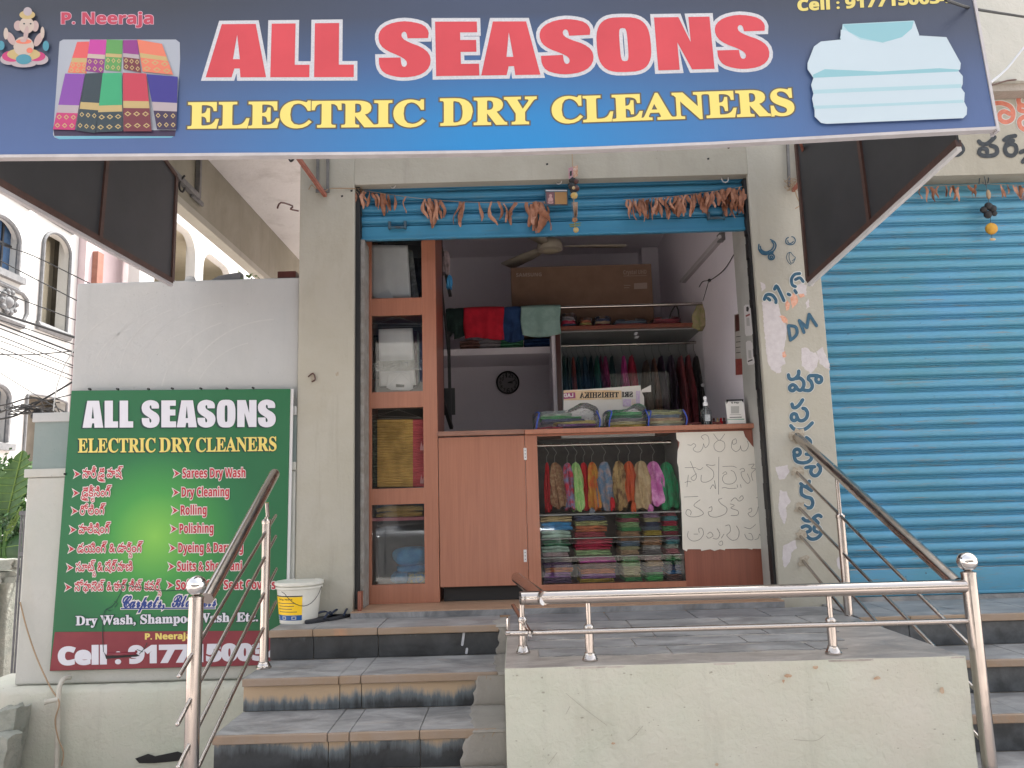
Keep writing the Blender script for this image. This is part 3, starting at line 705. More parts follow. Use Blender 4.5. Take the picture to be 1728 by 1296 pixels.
letter_parts(hl, sign_map, 'lettering', 'print_red', sign, .0014)
def word(s, style, quad, pl, name, m, parent, lift, dil=0, cap=(None, None), pre=0):
    lp = text_loops(s, style); mp = fit(lp, quad, pl, cap)
    if pre:
        mb = MB()
        for gi, g in enumerate(groups(lp)):
            L = [offset_loop(l, pre) for l in g]
            v, t = union_tris(L)
            mb.add([mp(p[0], p[1], lift + (gi % 3) * .00005) for p in v], t)
        return mb.build(name, m, parent, smooth=0, recalc=False)
    return lay(lp, mp, name, m, parent, lift, dil)
def both(s, style, quad, pl, parent, m, mo, lift, bold=.0, out=.04, cap=(None, None)):
    word(s, style, quad, pl, 'lettering_border', mo, parent, lift, pre=bold + out, cap=cap)
    word(s, style, quad, pl, 'lettering', m, parent, lift + .0007, pre=bold, cap=cap)
both('ELECTRIC', 'serif', [(318, 216), (715, 212.5), (715, 169), (319, 173)], SP, sign, 'print_yellow', 'print_brown', .0006, .022, .035)
both('DRY', 'serif', [(744, 211), (904, 208), (904, 164), (744, 167.5)], SP, sign, 'print_yellow', 'print_brown', .0006, .022, .035)
both('CLEANERS', 'serif', [(933, 207), (1340, 193), (1336, 150), (932, 164)], SP, sign, 'print_yellow', 'print_brown', .0006, .022, .035)
both('P. Neeraja', 'sans', [(104, 40), (258, 40), (258, 21), (104, 21)], SP, sign, mat('print_maroon', srgb(170, 60, 80), None), mat('print_pinkish', srgb(205, 170, 185), None), .0006, .02, .03, cap=(0, .72))
both('Cell : 9177150034', 'sans', [(1347, 18), (1604, 4), (1603, -14), (1346, 0)], SP, sign, mat('print_gold', srgb(205, 190, 110), None), 'black', .0006, .03, .02, cap=(0, .72))
# --- printed picture of sarees
PIC = [('pic_bg', srgb(205, 212, 225)), ('p_orange', srgb(235, 95, 95)), ('p_magenta', srgb(205, 60, 165)), ('p_green', srgb(95, 165, 85)), ('p_purple', srgb(150, 45, 140)), ('p_peach', srgb(240, 130, 100)), ('p_violet', srgb(140, 70, 175)),
       ('p_dark', srgb(40, 60, 70)), ('p_emerald', srgb(50, 175, 120)), ('p_red', srgb(205, 55, 80)), ('p_indigo', srgb(50, 40, 145)), ('p_gold', srgb(205, 180, 120)), ('p_silver', srgb(215, 200, 205)), ('p_hot', srgb(205, 50, 120)), ('p_darkred', srgb(120, 40, 55)), ('p_deep', srgb(55, 35, 75)), ('p_cream', srgb(235, 215, 200)), ('p_skin', srgb(225, 195, 190)), ('p_teal', srgb(70, 150, 170)), ('p_base', srgb(120, 190, 215))]
for nme, c in PIC: mat(nme, tuple(v * (.50 if nme in ('p_skin', 'p_cream', 'p_silver', 'pic_bg') else .66) + .012 for v in c), None, rough=.5)
z3 = lambda pts: [(x / 3, y / 3) for x, y in pts]
pic = MB(); PMAT = []
def pg(poly, m, lift=.0006):
    if m not in PMAT: PMAT.append(m)
    pic.cur = PMAT.index(m); v, t = union_tris([P2(z3(poly))]); pg.k += 1
    pic.add([SP(q[0], -q[1], lift + pg.k * .00006) for q in v], t)
pg.k = 0
pg([(300, 225), (302, 210), (320, 200), (890, 200), (910, 215), (912, 300), (905, 410), (895, 560), (890, 660), (880, 690), (860, 697), (300, 705), (275, 695), (268, 680), (285, 450)], 'pic_bg')
pg([(272, 690), (886, 685), (868, 697), (300, 705)], 'p_base')
pg([(270, 655), (890, 660), (885, 690), (275, 688)], 'p_deep')
def saree(tl, tr_, br, bl, c, band, pat, b0=.62, b1=.74):
    L = lambda a, b_, t: (a[0] + (b_[0] - a[0]) * t, a[1] + (b_[1] - a[1]) * t)
    pg([tl, tr_, br, bl], c); pg([L(tl, bl, b0), L(tr_, br, b0), L(tr_, br, b1), L(tl, bl, b1)], band); pg([L(tl, bl, b1), L(tr_, br, b1), br, bl], pat)
    for i in range(3):
        for j in range(2):
            u = (i + .5) / 3; v = b1 + (1 - b1) * (j + .5) / 2; p = L(L(tl, tr_, u), L(bl, br, u), v); w_ = abs(br[0] - bl[0]) / 8
            pg([(p[0] - w_, p[1]), (p[0], p[1] - 13), (p[0] + w_, p[1]), (p[0], p[1] + 13)], 'p_gold' if pat not in ('p_gold',) else c)
            pg([(p[0] - w_ * .55, p[1]), (p[0], p[1] - 7), (p[0] + w_ * .55, p[1]), (p[0], p[1] + 7)], pat)
saree((390, 212), (452, 210), (438, 372), (342, 368), 'p_orange', 'p_gold', 'p_peach', .52, .66)
saree((455, 200), (540, 202), (523, 370), (432, 360), 'p_magenta', 'p_cream', 'p_purple', .45, .58)
saree((540, 200), (622, 203), (612, 362), (530, 355), 'p_green', 'p_gold', 'p_green', .45, .56)
saree((622, 203), (695, 202), (714, 368), (625, 350), 'p_purple', 'p_silver', 'p_darkred', .45, .58)
saree((695, 200), (820, 222), (876, 378), (722, 362), 'p_peach', 'p_gold', 'p_peach', .42, .56)
saree((330, 372), (430, 375), (378, 658), (268, 655), 'p_violet', 'p_silver', 'p_hot', .56, .70)
saree((432, 372), (522, 368), (482, 675), (385, 660), 'p_dark', 'p_gold', 'p_dark', .50, .62)
saree((520, 370), (616, 368), (620, 665), (485, 670), 'p_emerald', 'p_gold', 'p_dark', .55, .66)
saree((622, 368), (740, 372), (768, 665), (625, 665), 'p_red', 'p_gold', 'p_darkred', .48, .60)
saree((742, 375), (900, 388), (893, 655), (795, 655), 'p_indigo', 'p_silver', 'p_deep', .50, .66)
pic.build('printed_picture', PMAT, sign, smooth=0, recalc=False); pic = MB(); PMAT = []
# --- printed seated elephant-headed figure, reduced to plain shapes
for e_, m_ in ((ell(120, 325, 62, 16), 'p_silver'), (ell(200, 300, 45, 28), 'p_silver'), (ell(45, 300, 45, 28), 'p_silver'), (ell(60, 285, 50, 28), 'p_hot'), (ell(185, 285, 45, 25), 'p_hot'),
               (ell(120, 275, 85, 32), 'p_gold'), (ell(120, 235, 52, 50), 'p_cream'), (ell(55, 195, 18, 36, a=-.5), 'p_skin'), (ell(195, 200, 18, 38, a=.5), 'p_skin'), (ell(30, 170, 12, 30), 'p_cream'), (ell(215, 165, 10, 30), 'p_cream'),
               (ell(120, 300, 40, 26), 'p_teal'), (ell(120, 210, 40, 12), 'p_peach'), (ell(92, 130, 22, 26), 'p_skin'), (ell(178, 132, 18, 28), 'p_skin'), (ell(135, 128, 38, 42), 'p_cream'), (ell(138, 75, 40, 22), 'p_gold'), (ell(140, 58, 22, 22), 'p_silver'),
               (ell(132, 170, 12, 40, a=.15), 'p_skin'), (ell(118, 205, 16, 9), 'p_skin'), (ell(150, 255, 16, 14), 'p_peach'), (ell(5, 230, 18, 24), 'p_teal'), (ell(232, 232, 16, 26), 'p_teal'), (ell(122, 120, 5, 4), 'p_dark'), (ell(155, 120, 5, 4), 'p_dark')):
    pg(e_, m_)
pic.build('printed_figure', PMAT, sign, smooth=0, recalc=False); pic = MB(); PMAT = []
# --- folded shirts picture
z4 = lambda pts: [((x + 3456), y) for x, y in pts]
mat('sh_white', srgb(178, 194, 203), None, rough=.5); mat('sh_teal', srgb(128, 174, 184), None, rough=.5); mat('sh_mid', srgb(155, 187, 196), None, rough=.5)
def q4(poly, m): pg(z4(poly), m)
q4([(665, 235), (700, 210), (800, 200), (1200, 180), (1335, 188), (1408, 320), (1405, 350), (1395, 358), (1418, 385), (1418, 425), (1410, 445), (1428, 470), (1425, 515), (1440, 545), (1438, 580), (1420, 598), (730, 627), (700, 622), (668, 590), (668, 560), (655, 500), (662, 475), (650, 430), (662, 395), (632, 350), (632, 320)], 'sh_white')
q4([(660, 378), (720, 350), (1000, 362), (1300, 345), (1400, 352), (1395, 362), (660, 394)], 'sh_teal'); q4([(660, 455), (900, 445), (1410, 425), (1412, 445), (662, 475)], 'sh_mid'); q4([(660, 535), (900, 528), (1420, 505), (1425, 520), (668, 552)], 'sh_mid')
q4([(805, 160), (810, 122), (1170, 104), (1198, 178), (1060, 215), (1020, 218), (960, 212), (795, 195)], 'sh_mid'); q4([(810, 125), (1168, 108), (1160, 150), (1110, 190), (1010, 215), (900, 190), (840, 160)], 'sh_teal')
q4([(800, 150), (830, 155), (900, 200), (1010, 216), (940, 235), (800, 205)], 'sh_white'); q4([(1172, 105), (1198, 178), (1100, 235), (1015, 216), (1110, 188), (1160, 145)], 'sh_white')
pic.build('printed_picture', PMAT, sign, smooth=0, recalc=False)

# ---- brackets that carry the sign, hooks beneath it
def prow(px, py, Y): return W(px, py, Y)
br = MB(); a = WX(140 + 880 / 4.547, 250 + 390 / 4.547, -1.80); Xb = -1.80 + .012
pA = WX(334, 333, -2.03); pB = WX(263, 262, -2.03)
br = MB(); br.bar(pA, pA + (pB - pA) * 1.5, .035, .035); br.build('arm', 'grey_metal', sign)
p2 = WX(333, 262, -2.03); MB().bar(pA, Vector((pA.x, pA.y, 2.95)), .03, .03).build('arm', 'grey_metal', sign)
p3 = WX(270, 262, -2.03); MB().bar(p3 + Vector((0, 0, -.12)), Vector((p3.x, p3.y, 2.95)), .025, .025).build('arm', 'grey_metal', sign)
MB().box(pA.x - .012, pA.x + .004, pA.y - .09, pA.y + .09, pA.z - .03, pA.z).build('fixing_plate', 'grey_metal', sign, bevel=.003)
q1 = W(549, 330, -.01); q2 = W(500, 262, -.42); MB().bar(q1, q1 + (q2 - q1) * 2.4, .02, .022).build('arm', 'red_oxide', sign)
for x in (536, 553):
    t = W(x, 262, -.02); MB().bar(W(x, 320, -.02), t + Vector((0, 0, .35)), .016, .016).build('upright', 'grey_metal', sign)
MB().bar(W(533, 322, -.02), W(556, 322, -.02), .012, .02).build('fixing_plate', 'grey_metal', sign)
for x in (1332, 1350):
    MB().bar(W(x, 315, -.02), W(x, 230, -.02) + Vector((0, 0, .3)), .018, .014).build('upright', 'grey_metal', sign)
q1 = W(1338, 322, -.02); q2 = W(1405, 240, -.40); MB().bar(q1, q1 + (q2 - q1) * 2.2, .018, .018).build('arm', 'red_oxide', sign)
q1 = W(1364, 283, -.05); MB().bar(q1, W(1350, 238, -.3), .014, .014).build('arm', 'red_oxide', sign)
q1 = W(1366, 285, -.02); MB().bar(q1, W(1363, 240, -.02), .014, .014).build('upright', 'grey_metal', sign)
# ================================================================ SIDE SHIELDS OF THE SIGN
def shield(label, X0, Y0, Y1, X1, zb0, zb1, zt0, zt1, trim):
    t = thing('side_shield', (X0, (Y0 + Y1) / 2, zb0), label, 'side panel', 'dark sheets closing the sides of the sign')
    a, b_, c, d = Vector((X0, Y0, zb0)), Vector((X1, Y1, zb1)), Vector((X1, Y1 + .10, zt1)), Vector((X0, Y0, zt0))
    nrm = Vector((1, 0, 0)) * .008
    MB().hexa([a, b_, a + nrm, b_ + nrm, d, c, d + nrm, c + nrm]).build('sheet', 'dark_sheet', t, smooth=0)
    for p, q, w_ in ((a, b_, .03), (a, d, .03), (d, c, .025), ((a + b_) / 2 + Vector((0, 0, 0)), (c + d) / 2, .028)):
        MB().bar(p + nrm * .5, q + nrm * .5, .026, w_).build('frame_bar', 'rust_frame', t)
    e_ = Vector((0, 0, -.024)); MB().bar(a + e_ + nrm * .5, b_ + e_ + nrm * .5, .02, .018).build('edge_trim', trim, t)
    return t
shield('long dark sheet closing the left side of the big blue sign', -1.95, -.16, -1.575, -2.03, 1.925, 1.935, 2.56, 2.95, 'sign_frame')
shield('dark sheet in a rusty frame closing the right side of the big blue sign', 1.72, -.15, -1.48, 1.845, 1.825, 2.02, 2.66, 2.95, 'white_frame')

# ================================================================ GREEN BOARD
bc = [W(120, 659, -.03), W(490, 656, -.03), W(480, 1122, -.03), W(83, 1133, -.03)]
GP = plane((0, -.03, 0), (0, -1, 0))
board = thing('service_board', (-1.95, 0, -.25), 'green board listing the cleaning services, torn near its foot, fixed to the white wall', 'sign')
def green_mat():
    m, nt, b = newmat('flex_green'); b.inputs['Roughness'].default_value = .45
    g = nt.nodes.new('ShaderNodeNewGeometry'); mp = nt.nodes.new('ShaderNodeMapping'); nt.links.new(g.outputs['Position'], mp.inputs[0])
    c0 = W(262, 905, -.03); mp.inputs['Location'].default_value = (-c0.x / .62, 0, -c0.z / .62); mp.inputs['Scale'].default_value = (1 / .62, 0, 1 / .62)
    gr = nt.nodes.new('ShaderNodeTexGradient'); gr.gradient_type = 'SPHERICAL'; nt.links.new(mp.outputs[0], gr.inputs[0])
    r = ramp(nt, gr.outputs[0], [(0, srgb(18, 98, 58)), (.25, srgb(24, 108, 62)), (.6, srgb(62, 148, 66)), (1, srgb(124, 190, 76))])
    nt.links.new(r.outputs[0], b.inputs['Base Color']); n = noise(nt, 260, 2, .5, None, 'World'); p = bump(nt, b, n.outputs[0], .15, .002)
    n2 = noise(nt, 3, 3, .5, None, 'World'); bump(nt, b, n2.outputs[0], .25, .02, p)
green_mat(); mat('print_band', srgb(122, 38, 50), srgb(132, 46, 56), 6, .45)
N_ = Vector((0, .022, 0))
MB().hexa([bc[3] + N_ * .02, bc[2] + N_ * .02, bc[3] + N_, bc[2] + N_, bc[0] + N_ * .02, bc[1] + N_ * .02, bc[0] + N_, bc[1] + N_]).build('printed_face', 'flex_green', board, smooth=0, bevel=.004)
decal([[(92.5, 1066.5), (482, 1064), (480.5, 1121.5), (84, 1132)]], GP, 'printed_band', 'print_band', board, .0022)
MB().bar(bc[1] + Vector((.006, .01, 0)), bc[2] + Vector((.006, .01, 0)), .008, .02).build('edge_trim', 'white_frame', board)
for px, py in ((153, 657), (200, 657), (252, 657), (292, 656), (340, 656), (384, 656), (428, 655), (112, 800)):
    q = GP(px, py, -.01); MB().lathe([(.006, 0), (.006, -.02)], q, 8, 'y').build('screw', 'dark_iron', board)
GQ = lambda x, y: (80 + x / 2.645, 650 + y / 2.645)
def gmap(dx, dy):
    def mp(u, v, lift=0):
        s = (u - 347) / (1302 - 347); x0, y0 = GQ(157, 190); x1, y1 = GQ(1020, 186); t = v / 92
        return GP(x0 + (x1 - x0) * s + t * 0 + dx + .02 * (t - .5), y0 + (y1 - y0) * s - t * 45.5 + dy, lift)
    return mp
mat('print_shadow', srgb(20, 60, 55), None)
lay(hl, gmap(-3, 2.0), 'lettering_shadow', 'print_shadow', board, .0026)
lay(hl, gmap(0, 0), 'lettering', mat('print_lilac', (.66, .66, .72), None), board, .0034)
for s, a, b_ in (('ELECTRIC', (137, 300), (482, 298)), ('DRY', (500, 298), (650, 297)), ('CLEANERS', (664, 297), (1022, 292))):
    x0, y0 = GQ(*a); x1, y1 = GQ(*b_)
    for dx, dy, m_, l_ in ((-2.2, 1.6, 'print_shadow', .0026), (0, 0, 'print_yellow', .0034)):
        word(s, 'serif', [(x0 + dx, y0 + dy), (x1 + dx, y1 + dy), (x1 + dx, y1 + dy - 23.5), (x0 + dx, y0 + dy - 23.5)], GP, 'lettering', m_, board, l_, pre=.012)
mat('print_crimson', srgb(180, 48, 60), None); mat('print_paper', (.70, .66, .64), None)
rows = [('Sarees Dry Wash', 308, 414, 806), ('Dry Cleaning', 306.5, 386.5, 838), ('Rolling', 305, 348.5, 868.5), ('Polishing', 303, 360, 899.5), ('Dyeing & Darning', 301, 410, 932), ('Suits & Sherwani', 299, 408, 963), ('Sofa & Car Seat Covers', 297, 465, 994.5)]
for s, x0, x1, y in rows:
    lp = text_loops(s, 'sans'); q = [(x0, y), (x1, y - .9), (x1, y - 16), (x0, y - 15.4)]
    both(s, 'sans', q, GP, board, 'print_crimson', 'print_paper', .0026, .016, .062, cap=(0, .72))
    arrow = [(x0 - 15, y - 13), (x0 - 5, y - 7), (x0 - 15, y - 1), (x0 - 11.5, y - 7)]
    decal([[(x0 - 17, y - 15.5), (x0 - 2.5, y - 7), (x0 - 17, y + 1.5), (x0 - 13.5, y - 7)]], GP, 'arrow_border', 'print_paper', board, .0026); decal([arrow], GP, 'arrow', 'print_crimson', board, .0034)
def telugu(pieces):
    """pieces: (text, subscript) clusters set one after another; the subscript sign hangs below its cluster"""
    L = []; x = 0
    for s, sub in pieces:
        if s == ' ': x += .22; continue
        lp = text_loops(s); lo, hi = bbox(lp); L += [l + np.array([x - lo[0], 0]) for l in lp]; w_ = hi[0] - lo[0]
        if sub == '~':   # the hook of a following ra
            L += capsules(np.array([(x - .03, .02), (x - .05, -.14), (x + .08, -.24), (x + w_ * .6, -.22), (x + w_ * .8, -.12)]), .035, False, 8)
        elif sub:
            sl_ = text_loops(sub); l2, h2 = bbox(sl_); L += [(l - l2) * .55 + np.array([x + w_ - .30, -.42]) for l in sl_]
        x += w_ + .04
    return L
trow = [([('సారీ', 0), (' ', 0), ('డై', '~'), (' ', 0), ('వాష్', 0)], 139.5, 207, 806, 124), ([('డై', '~'), ('కీ', 'ల'), ('నింగ్', 0)], 137, 188, 838, 122), ([('రోలింగ్', 0)], 135, 178, 868.5, 120), ([('పాలిషింగ్', 0)], 133, 186.5, 900, 117), ([('డయింగ్', 0), (' ', 0), ('&', 0), (' ', 0), ('డా', 0), ('రి', 'న'), ('ంగ్', 0)], 130.5, 241, 932.5, 114.5),
        ([('సూట్', 'స'), (' ', 0), ('&', 0), (' ', 0), ('షేర్', 0), ('వాణి', 0)], 128, 223.5, 964, 112), ([('సోఫాసెట్', 0), (' ', 0), ('&', 0), (' ', 0), ('కార్', 0), (' ', 0), ('సీట్', 0), (' ', 0), ('కవర్', 'స')], 126, 272, 997, 109)]
for pcs, x0, x1, y, ax in trow:
    lp = telugu(pcs); q = [(x0, y), (x1, y - 1), (x1, y - 14.5), (x0, y - 13.5)]
    mp = fit(lp, q, GP, (0, .62))
    for nm, m_, l_, d_ in (('lettering_border', 'print_paper', .0026, .078), ('lettering', 'print_crimson', .0034, .012)):
        lay(lp, mp, nm, m_, board, l_, d_)
    decal([[(ax - 1, y - 14.5), (ax + 13, y - 6), (ax - 1, y + 2.5), (ax + 2.5, y - 6)]], GP, 'arrow_border', 'print_paper', board, .0026); decal([[(ax + 1, y - 11.5), (ax + 11, y - 6), (ax + 1, y - .5), (ax + 4, y - 6)]], GP, 'arrow', 'print_crimson', board, .0034)
both('Carpets,', 'script', [(206, 1025), (277, 1024.5), (279, 1006), (208, 1006)], GP, board, mat('print_blue', srgb(30, 60, 130), None), 'print_paper', .0026, .03, .07)
both('Blankets', 'script', [(290, 1024), (364, 1023), (366, 1004), (292, 1005)], GP, board, 'print_blue', 'print_paper', .0026, .03, .07)
decal([[(203, 1025), (364, 1024), (364, 1028), (203, 1029)]], GP, 'underline', 'print_paper', board, .0024); decal([[(204, 1026), (363, 1025), (363, 1027), (204, 1028)]], GP, 'underline', 'print_blue', board, .0044)
both('Dry Wash, Shampoo Wash, Etc.', 'serif', [(128, 1055), (435, 1048), (435, 1032.5), (128, 1039)], GP, board, 'print_lilac', 'print_shadow', .0030, .02, .05, cap=(0, .72))
word('P. Neeraja', 'sans', [(245, 1079), (322, 1078), (322, 1068), (245, 1069)], GP, 'lettering', 'print_yellow', board, .0034, pre=.03, cap=(0, .72))
word('Cell : 9177150034', 'sans', [(100, 1121), (478, 1112), (478, 1086), (100, 1093)], GP, 'lettering', 'print_lilac', board, .0034, pre=.055, cap=(0, .72))
# the tear : dark slit, curled flap, crease lines
GZ = lambda pts: [GQ(x, y) for x, y in pts]
decal([GZ([(252, 1190), (262, 1204), (300, 1206), (345, 1202), (400, 1200), (412, 1208), (395, 1212), (330, 1216), (262, 1222)])], GP, 'tear_hole', 'black', board, .0052)
paint([GZ([(325, 890), (350, 892), (440, 908), (520, 918), (625, 912)]), GZ([(332, 895), (326, 930), (290, 985), (255, 1010), (246, 1090), (250, 1190)]), GZ([(410, 1200), (432, 1175), (445, 1150)]), GZ([(300, 965), (312, 975), (300, 990)]), GZ([(400, 1180), (425, 1190)]), GZ([(262, 1000), (280, 1008)])], 1.1, GP, 'tear_line', 'print_shadow', board, .0054)
fl = [GP(*GQ(262, 1206), .008), GP(*GQ(330, 1206), .016), GP(*GQ(398, 1202), .010), GP(*GQ(395, 1190), .004), GP(*GQ(330, 1192), .003), GP(*GQ(268, 1192), .004)]
MB().add(fl, [(0, 1, 4, 5), (1, 2, 3, 4)]).build('torn_flap', 'print_band', board, solid=.001)
# small words of the neighbour
# ================================================================ FRONT STEPS (left), PLATFORM, SIDE STEPS (right)
plaster('cement_new', (.30, .28, .25), (.37, .345, .31), (.21, .20, .175), .5, .55, .1, 60)
def steps(name, label, x0, x1, edges, joints, mats_r, patch_x, back_y, seed, top_mat='slate', group='tiled steps up to the shops'):
    random.seed(seed)
    t = thing(name, ((x0 + x1) / 2, edges[0], gz), label, 'steps', group)
    for k, ye in enumerate(edges):
        z = -.15 * k; yb = back_y if k == 0 else edges[k - 1] + .012
        B(x0 + .004, x1 - .004, ye + .022, yb + (0 if k == 0 else .02), gz - .02, z - .012).build('step_core', 'cement', t)
        xs = [x0] + [j for j in joints[k % len(joints)] if x0 < j < patch_x] + [patch_x]
        for a, b_ in zip(xs[:-1], xs[1:]):
            g = .0016; dz = random.uniform(-.0012, .0012)
            B(a + g, b_ - g, ye + .004, yb - .004, z - .0118, z + dz).build('tread_tile', top_mat, t, bevel=.002)
            mb = MB().box(a + g, b_ - g, ye - .014, ye + .0035, z - .036, z - .001 + dz); mb.build('nosing_tile', 'nosing_tile', t, bevel=.004)
            B(a + g, b_ - g, ye + .010, ye + .0215, z - .15 + .001, z - .040).build('riser_tile', mats_r[min(k, len(mats_r) - 1)], t, bevel=.0015)
    if patch_x < x1 - .01:   # rough cement worked over the right end of the flight, step by step
        mb = MB(); prof = []; PW_ = [.055, .05, .15, .18, .2]; k2 = lambda z: int(round((-z + (.06)) / .15)) if z < .1 else 0
        for k, ye in enumerate(edges):
            z = -.15 * k; yb = back_y - .25 if k == 0 else edges[k - 1] + .005
            for i in range(12): prof.append((yb + (ye + .02 - yb) * i / 12 - .014, z + .0025, 0))
            prof += [(ye - .010, z - .002, 1), (ye - .016, z - .012, 1)]
            for i in range(1, 10): prof.append((ye - .012, z - .15 * i / 10, 1))
        m_ = len(prof) - 1
        def f(u, v):
            y, z, s = prof[round(v * m_)]; e = x1 - PW_[min(k2(z), 4)] - .006 * math.sin(v * 171 + 1) - .012 * math.sin(v * 33) - random.uniform(0, .006)
            lift = .0026 + random.uniform(-.0009, .0009) if 0 < u < 1 else -.003
            return (e + (x1 - e) * u, y - (lift if s else 0), z + (0 if s else lift))
        mb.grid(f, 14, m_); mb.build('cement_patch', 'cement_new', t, smooth=35)
    return t
X0s, X1s = -1.275, -.062
st = steps('front_steps', 'left flight of black and grey tiled steps rising to the shop door', X0s, X1s, [-.38, -.76, -1.10, -1.44, -1.80], [[-1.05, -.72], [-.83, -.73], [-.80, -.71, -.42], [-.9, -.5], [-.7]], ['riser_black', 'riser_stained', 'riser_lower'], -.10, -.001, 2)
for k, x in enumerate((-.105, -.10)):   # white drips on the first riser
    pass
RP = plane((0, -.38 + .009, 0), (0, -1, 0))
paint([[(783, 1067), (780, 1088)], [(788, 1095), (787, 1102)]], 4.0, plane((0, -.371, 0), (0, -1, 0)), 'paint_drip', 'print_white', st, .0012)
sr_ = steps('side_steps', 'right flight of tiled steps rising to the neighbouring blue shutter', 1.70, 4.2, [-.47, -.78, -1.10, -1.42, -1.74], [[1.95, 2.25, 2.62, 3.2], [2.0, 2.35, 2.8, 3.3], [2.08, 2.42, 2.9], [2.2, 2.7, 3.2], [2.4, 3]], ['riser_far'], 4.2, -.001, 5)
B(1.70, 4.2, .0, .40, -.12, -.0045).build('step_core', 'slate', sr_)
B(XR1 + .002, 4.0, .08, .30, -.0043, .018).build('sill', 'slate', sr_)

# platform block
pf = thing('platform', (.82, -.7, gz), 'cream plastered platform with a slate top in front of the shop door', 'platform')
bx0, bx1, by0 = -.058, 1.695, -1.40
mb = MB()
def blk(u, v): return (bx0 + (bx1 - bx0) * u, by0 + .004 * math.sin(u * 23) * math.sin(v * 17) + random.uniform(-.0015, .0015), gz - .02 + (-.004 - gz + .02) * v)
random.seed(8); mb.grid(blk, 40, 16); mb.box(bx0, bx1, by0 + .012, -.08, gz - .02, -.013)
mb.add([(bx0, by0, gz), (bx0, by0 + .012, gz), (bx0, by0 + .012, -.004), (bx0, by0, -.004), (bx1, by0, gz), (bx1, by0 + .012, gz), (bx1, by0 + .012, -.004), (bx1, by0, -.004)], [(0, 1, 2, 3), (7, 6, 5, 4)])
mb.build('plastered_block', 'block_plaster', pf, smooth=60)
# cement border and slate tiles on top
B(bx0 + .003, bx1 - .004, by0 + .002, -.0815, -.0125, -.006).build('cement_bed', 'cement_top', pf)
random.seed(12)
rows_ = [(-.082, -.36, .0), (-.368, -.60, -.0005), (-.635, -.83, -.001), (-.865, -1.03, -.001), (-1.06, -1.20, -.0015)]
jn = [[.05, .47, .92, 1.3], [.1, .55, 1.02, 1.42], [.0, .62, 1.13, 1.5], [.03, .50, .98, 1.42], [.05, .62, 1.20]]
for k, (ya, yb, dz) in enumerate(rows_):
    xe_ = bx1 - (.01 if k < 2 else .12 + .06 * k); xs = [bx0 + (.01 if k < 2 else random.uniform(.06, .14))] + [j for j in jn[k] if bx0 + .2 < j < xe_ - .1] + [xe_]
    for a, b_ in zip(xs[:-1], xs[1:]):
        n = 7; poly = []
        rg = .002 if k < 2 else .012
        for i in range(n + 1): poly.append((a + .004 + (b_ - a - .008) * i / n, yb + random.uniform(-rg, rg), 0))
        for i in range(n + 1): poly.append((b_ - .004 - (b_ - a - .008) * i / n, ya + random.uniform(-rg, rg), 0))
        MB().prism([(x, y, -.0062) for x, y, _ in poly], (0, 0, .0055 + dz)).build('slate_tile', 'slate' if k else 'slate_dark', pf, smooth=0)
# slate in front of the sill, left part belongs to the flight's top tread

# ================================================================ STEEL RAILS
def steel(pts, r, name, parent, n=14, k=5): return MB().tube(smooth_path(pts, k) if k else pts, r, n).build(name, 'steel', parent)
def post(t, x, y, z0, z1, r, r2=None, zc=None, flange=True):
    mb = MB()
    if flange: mb.lathe([(r * 1.75, 0), (r * 1.75, .006), (r * 1.5, .010), (r * 1.45, .016), (r * 1.2, .022), (r * 1.15, .03), (r, .032)], (x, y, z0), 20)
    if zc is None: mb.tube([(x, y, z0), (x, y, z1)], r, 18)
    else:
        mb.tube([(x, y, z0), (x, y, zc)], r, 18); mb.lathe([(r * 1.08, -.012), (r * 1.12, -.006), (r * 1.12, .004), (r * .8, .012)], (x, y, zc), 18); mb.tube([(x, y, zc), (x, y, z1)], r2, 14)
    return mb.build('post', 'steel', t)
def ball(t, x, y, z, r):
    MB().lathe([(r * .62, -r * 1.35), (r * .75, -r * 1.3), (r * .75, -r * 1.1), (r * .5, -r * .98)], (x, y, z), 20).build('collar', 'steel', t)
    return MB().sphere((x, y, z), r, 28, 18).build('ball_finial', 'steel_ball', t)
# left stair rail
LX = -1.245
lr = thing('stair_rail', (LX, -1.4, gz), 'polished steel stair rail with a ball finial beside the green board', 'railing', 'steel rails round the entrance')
pb = WX(332, 988, LX); Yb = pb.y
post(lr, LX, Yb, -.62, pb.z - .045, .0275, flange=False); ball(lr, LX, Yb, pb.z, .0385)
te = WX(463, 800, LX); lo_ = WX(349, 1010, LX)
steel([lo_, te], .027, 'handrail', lr, k=0)
MB().sphere(te, .027, 16, 10, (1, .8, 1)).build('end_cap', 'steel', lr)
pm = WX(445, 1128, LX); mt = WX(452, 872, LX)
post(lr, LX, pm.y, -.149, mt.z - .0, .0215, .010, WX(449, 880, LX).z); MB().tube([mt, (LX, pm.y, mt.z + .07)], .010, 10).build('post_pin', 'steel', lr)
for i, (a, b_) in enumerate((((465, 870), (302, 1141)), ((465, 905), (300, 1222)), ((466, 960), (301, 1294)), ((465, 1016), (300, 1368)))):
    pa, pb_ = WX(*a, LX), WX(*b_, LX); steel([pa, pb_], .0085, 'bar', lr, 10, 0)
    for q in (pa, pb_): MB().sphere(q, .0085, 10, 6).build('bar_end', 'steel', lr)
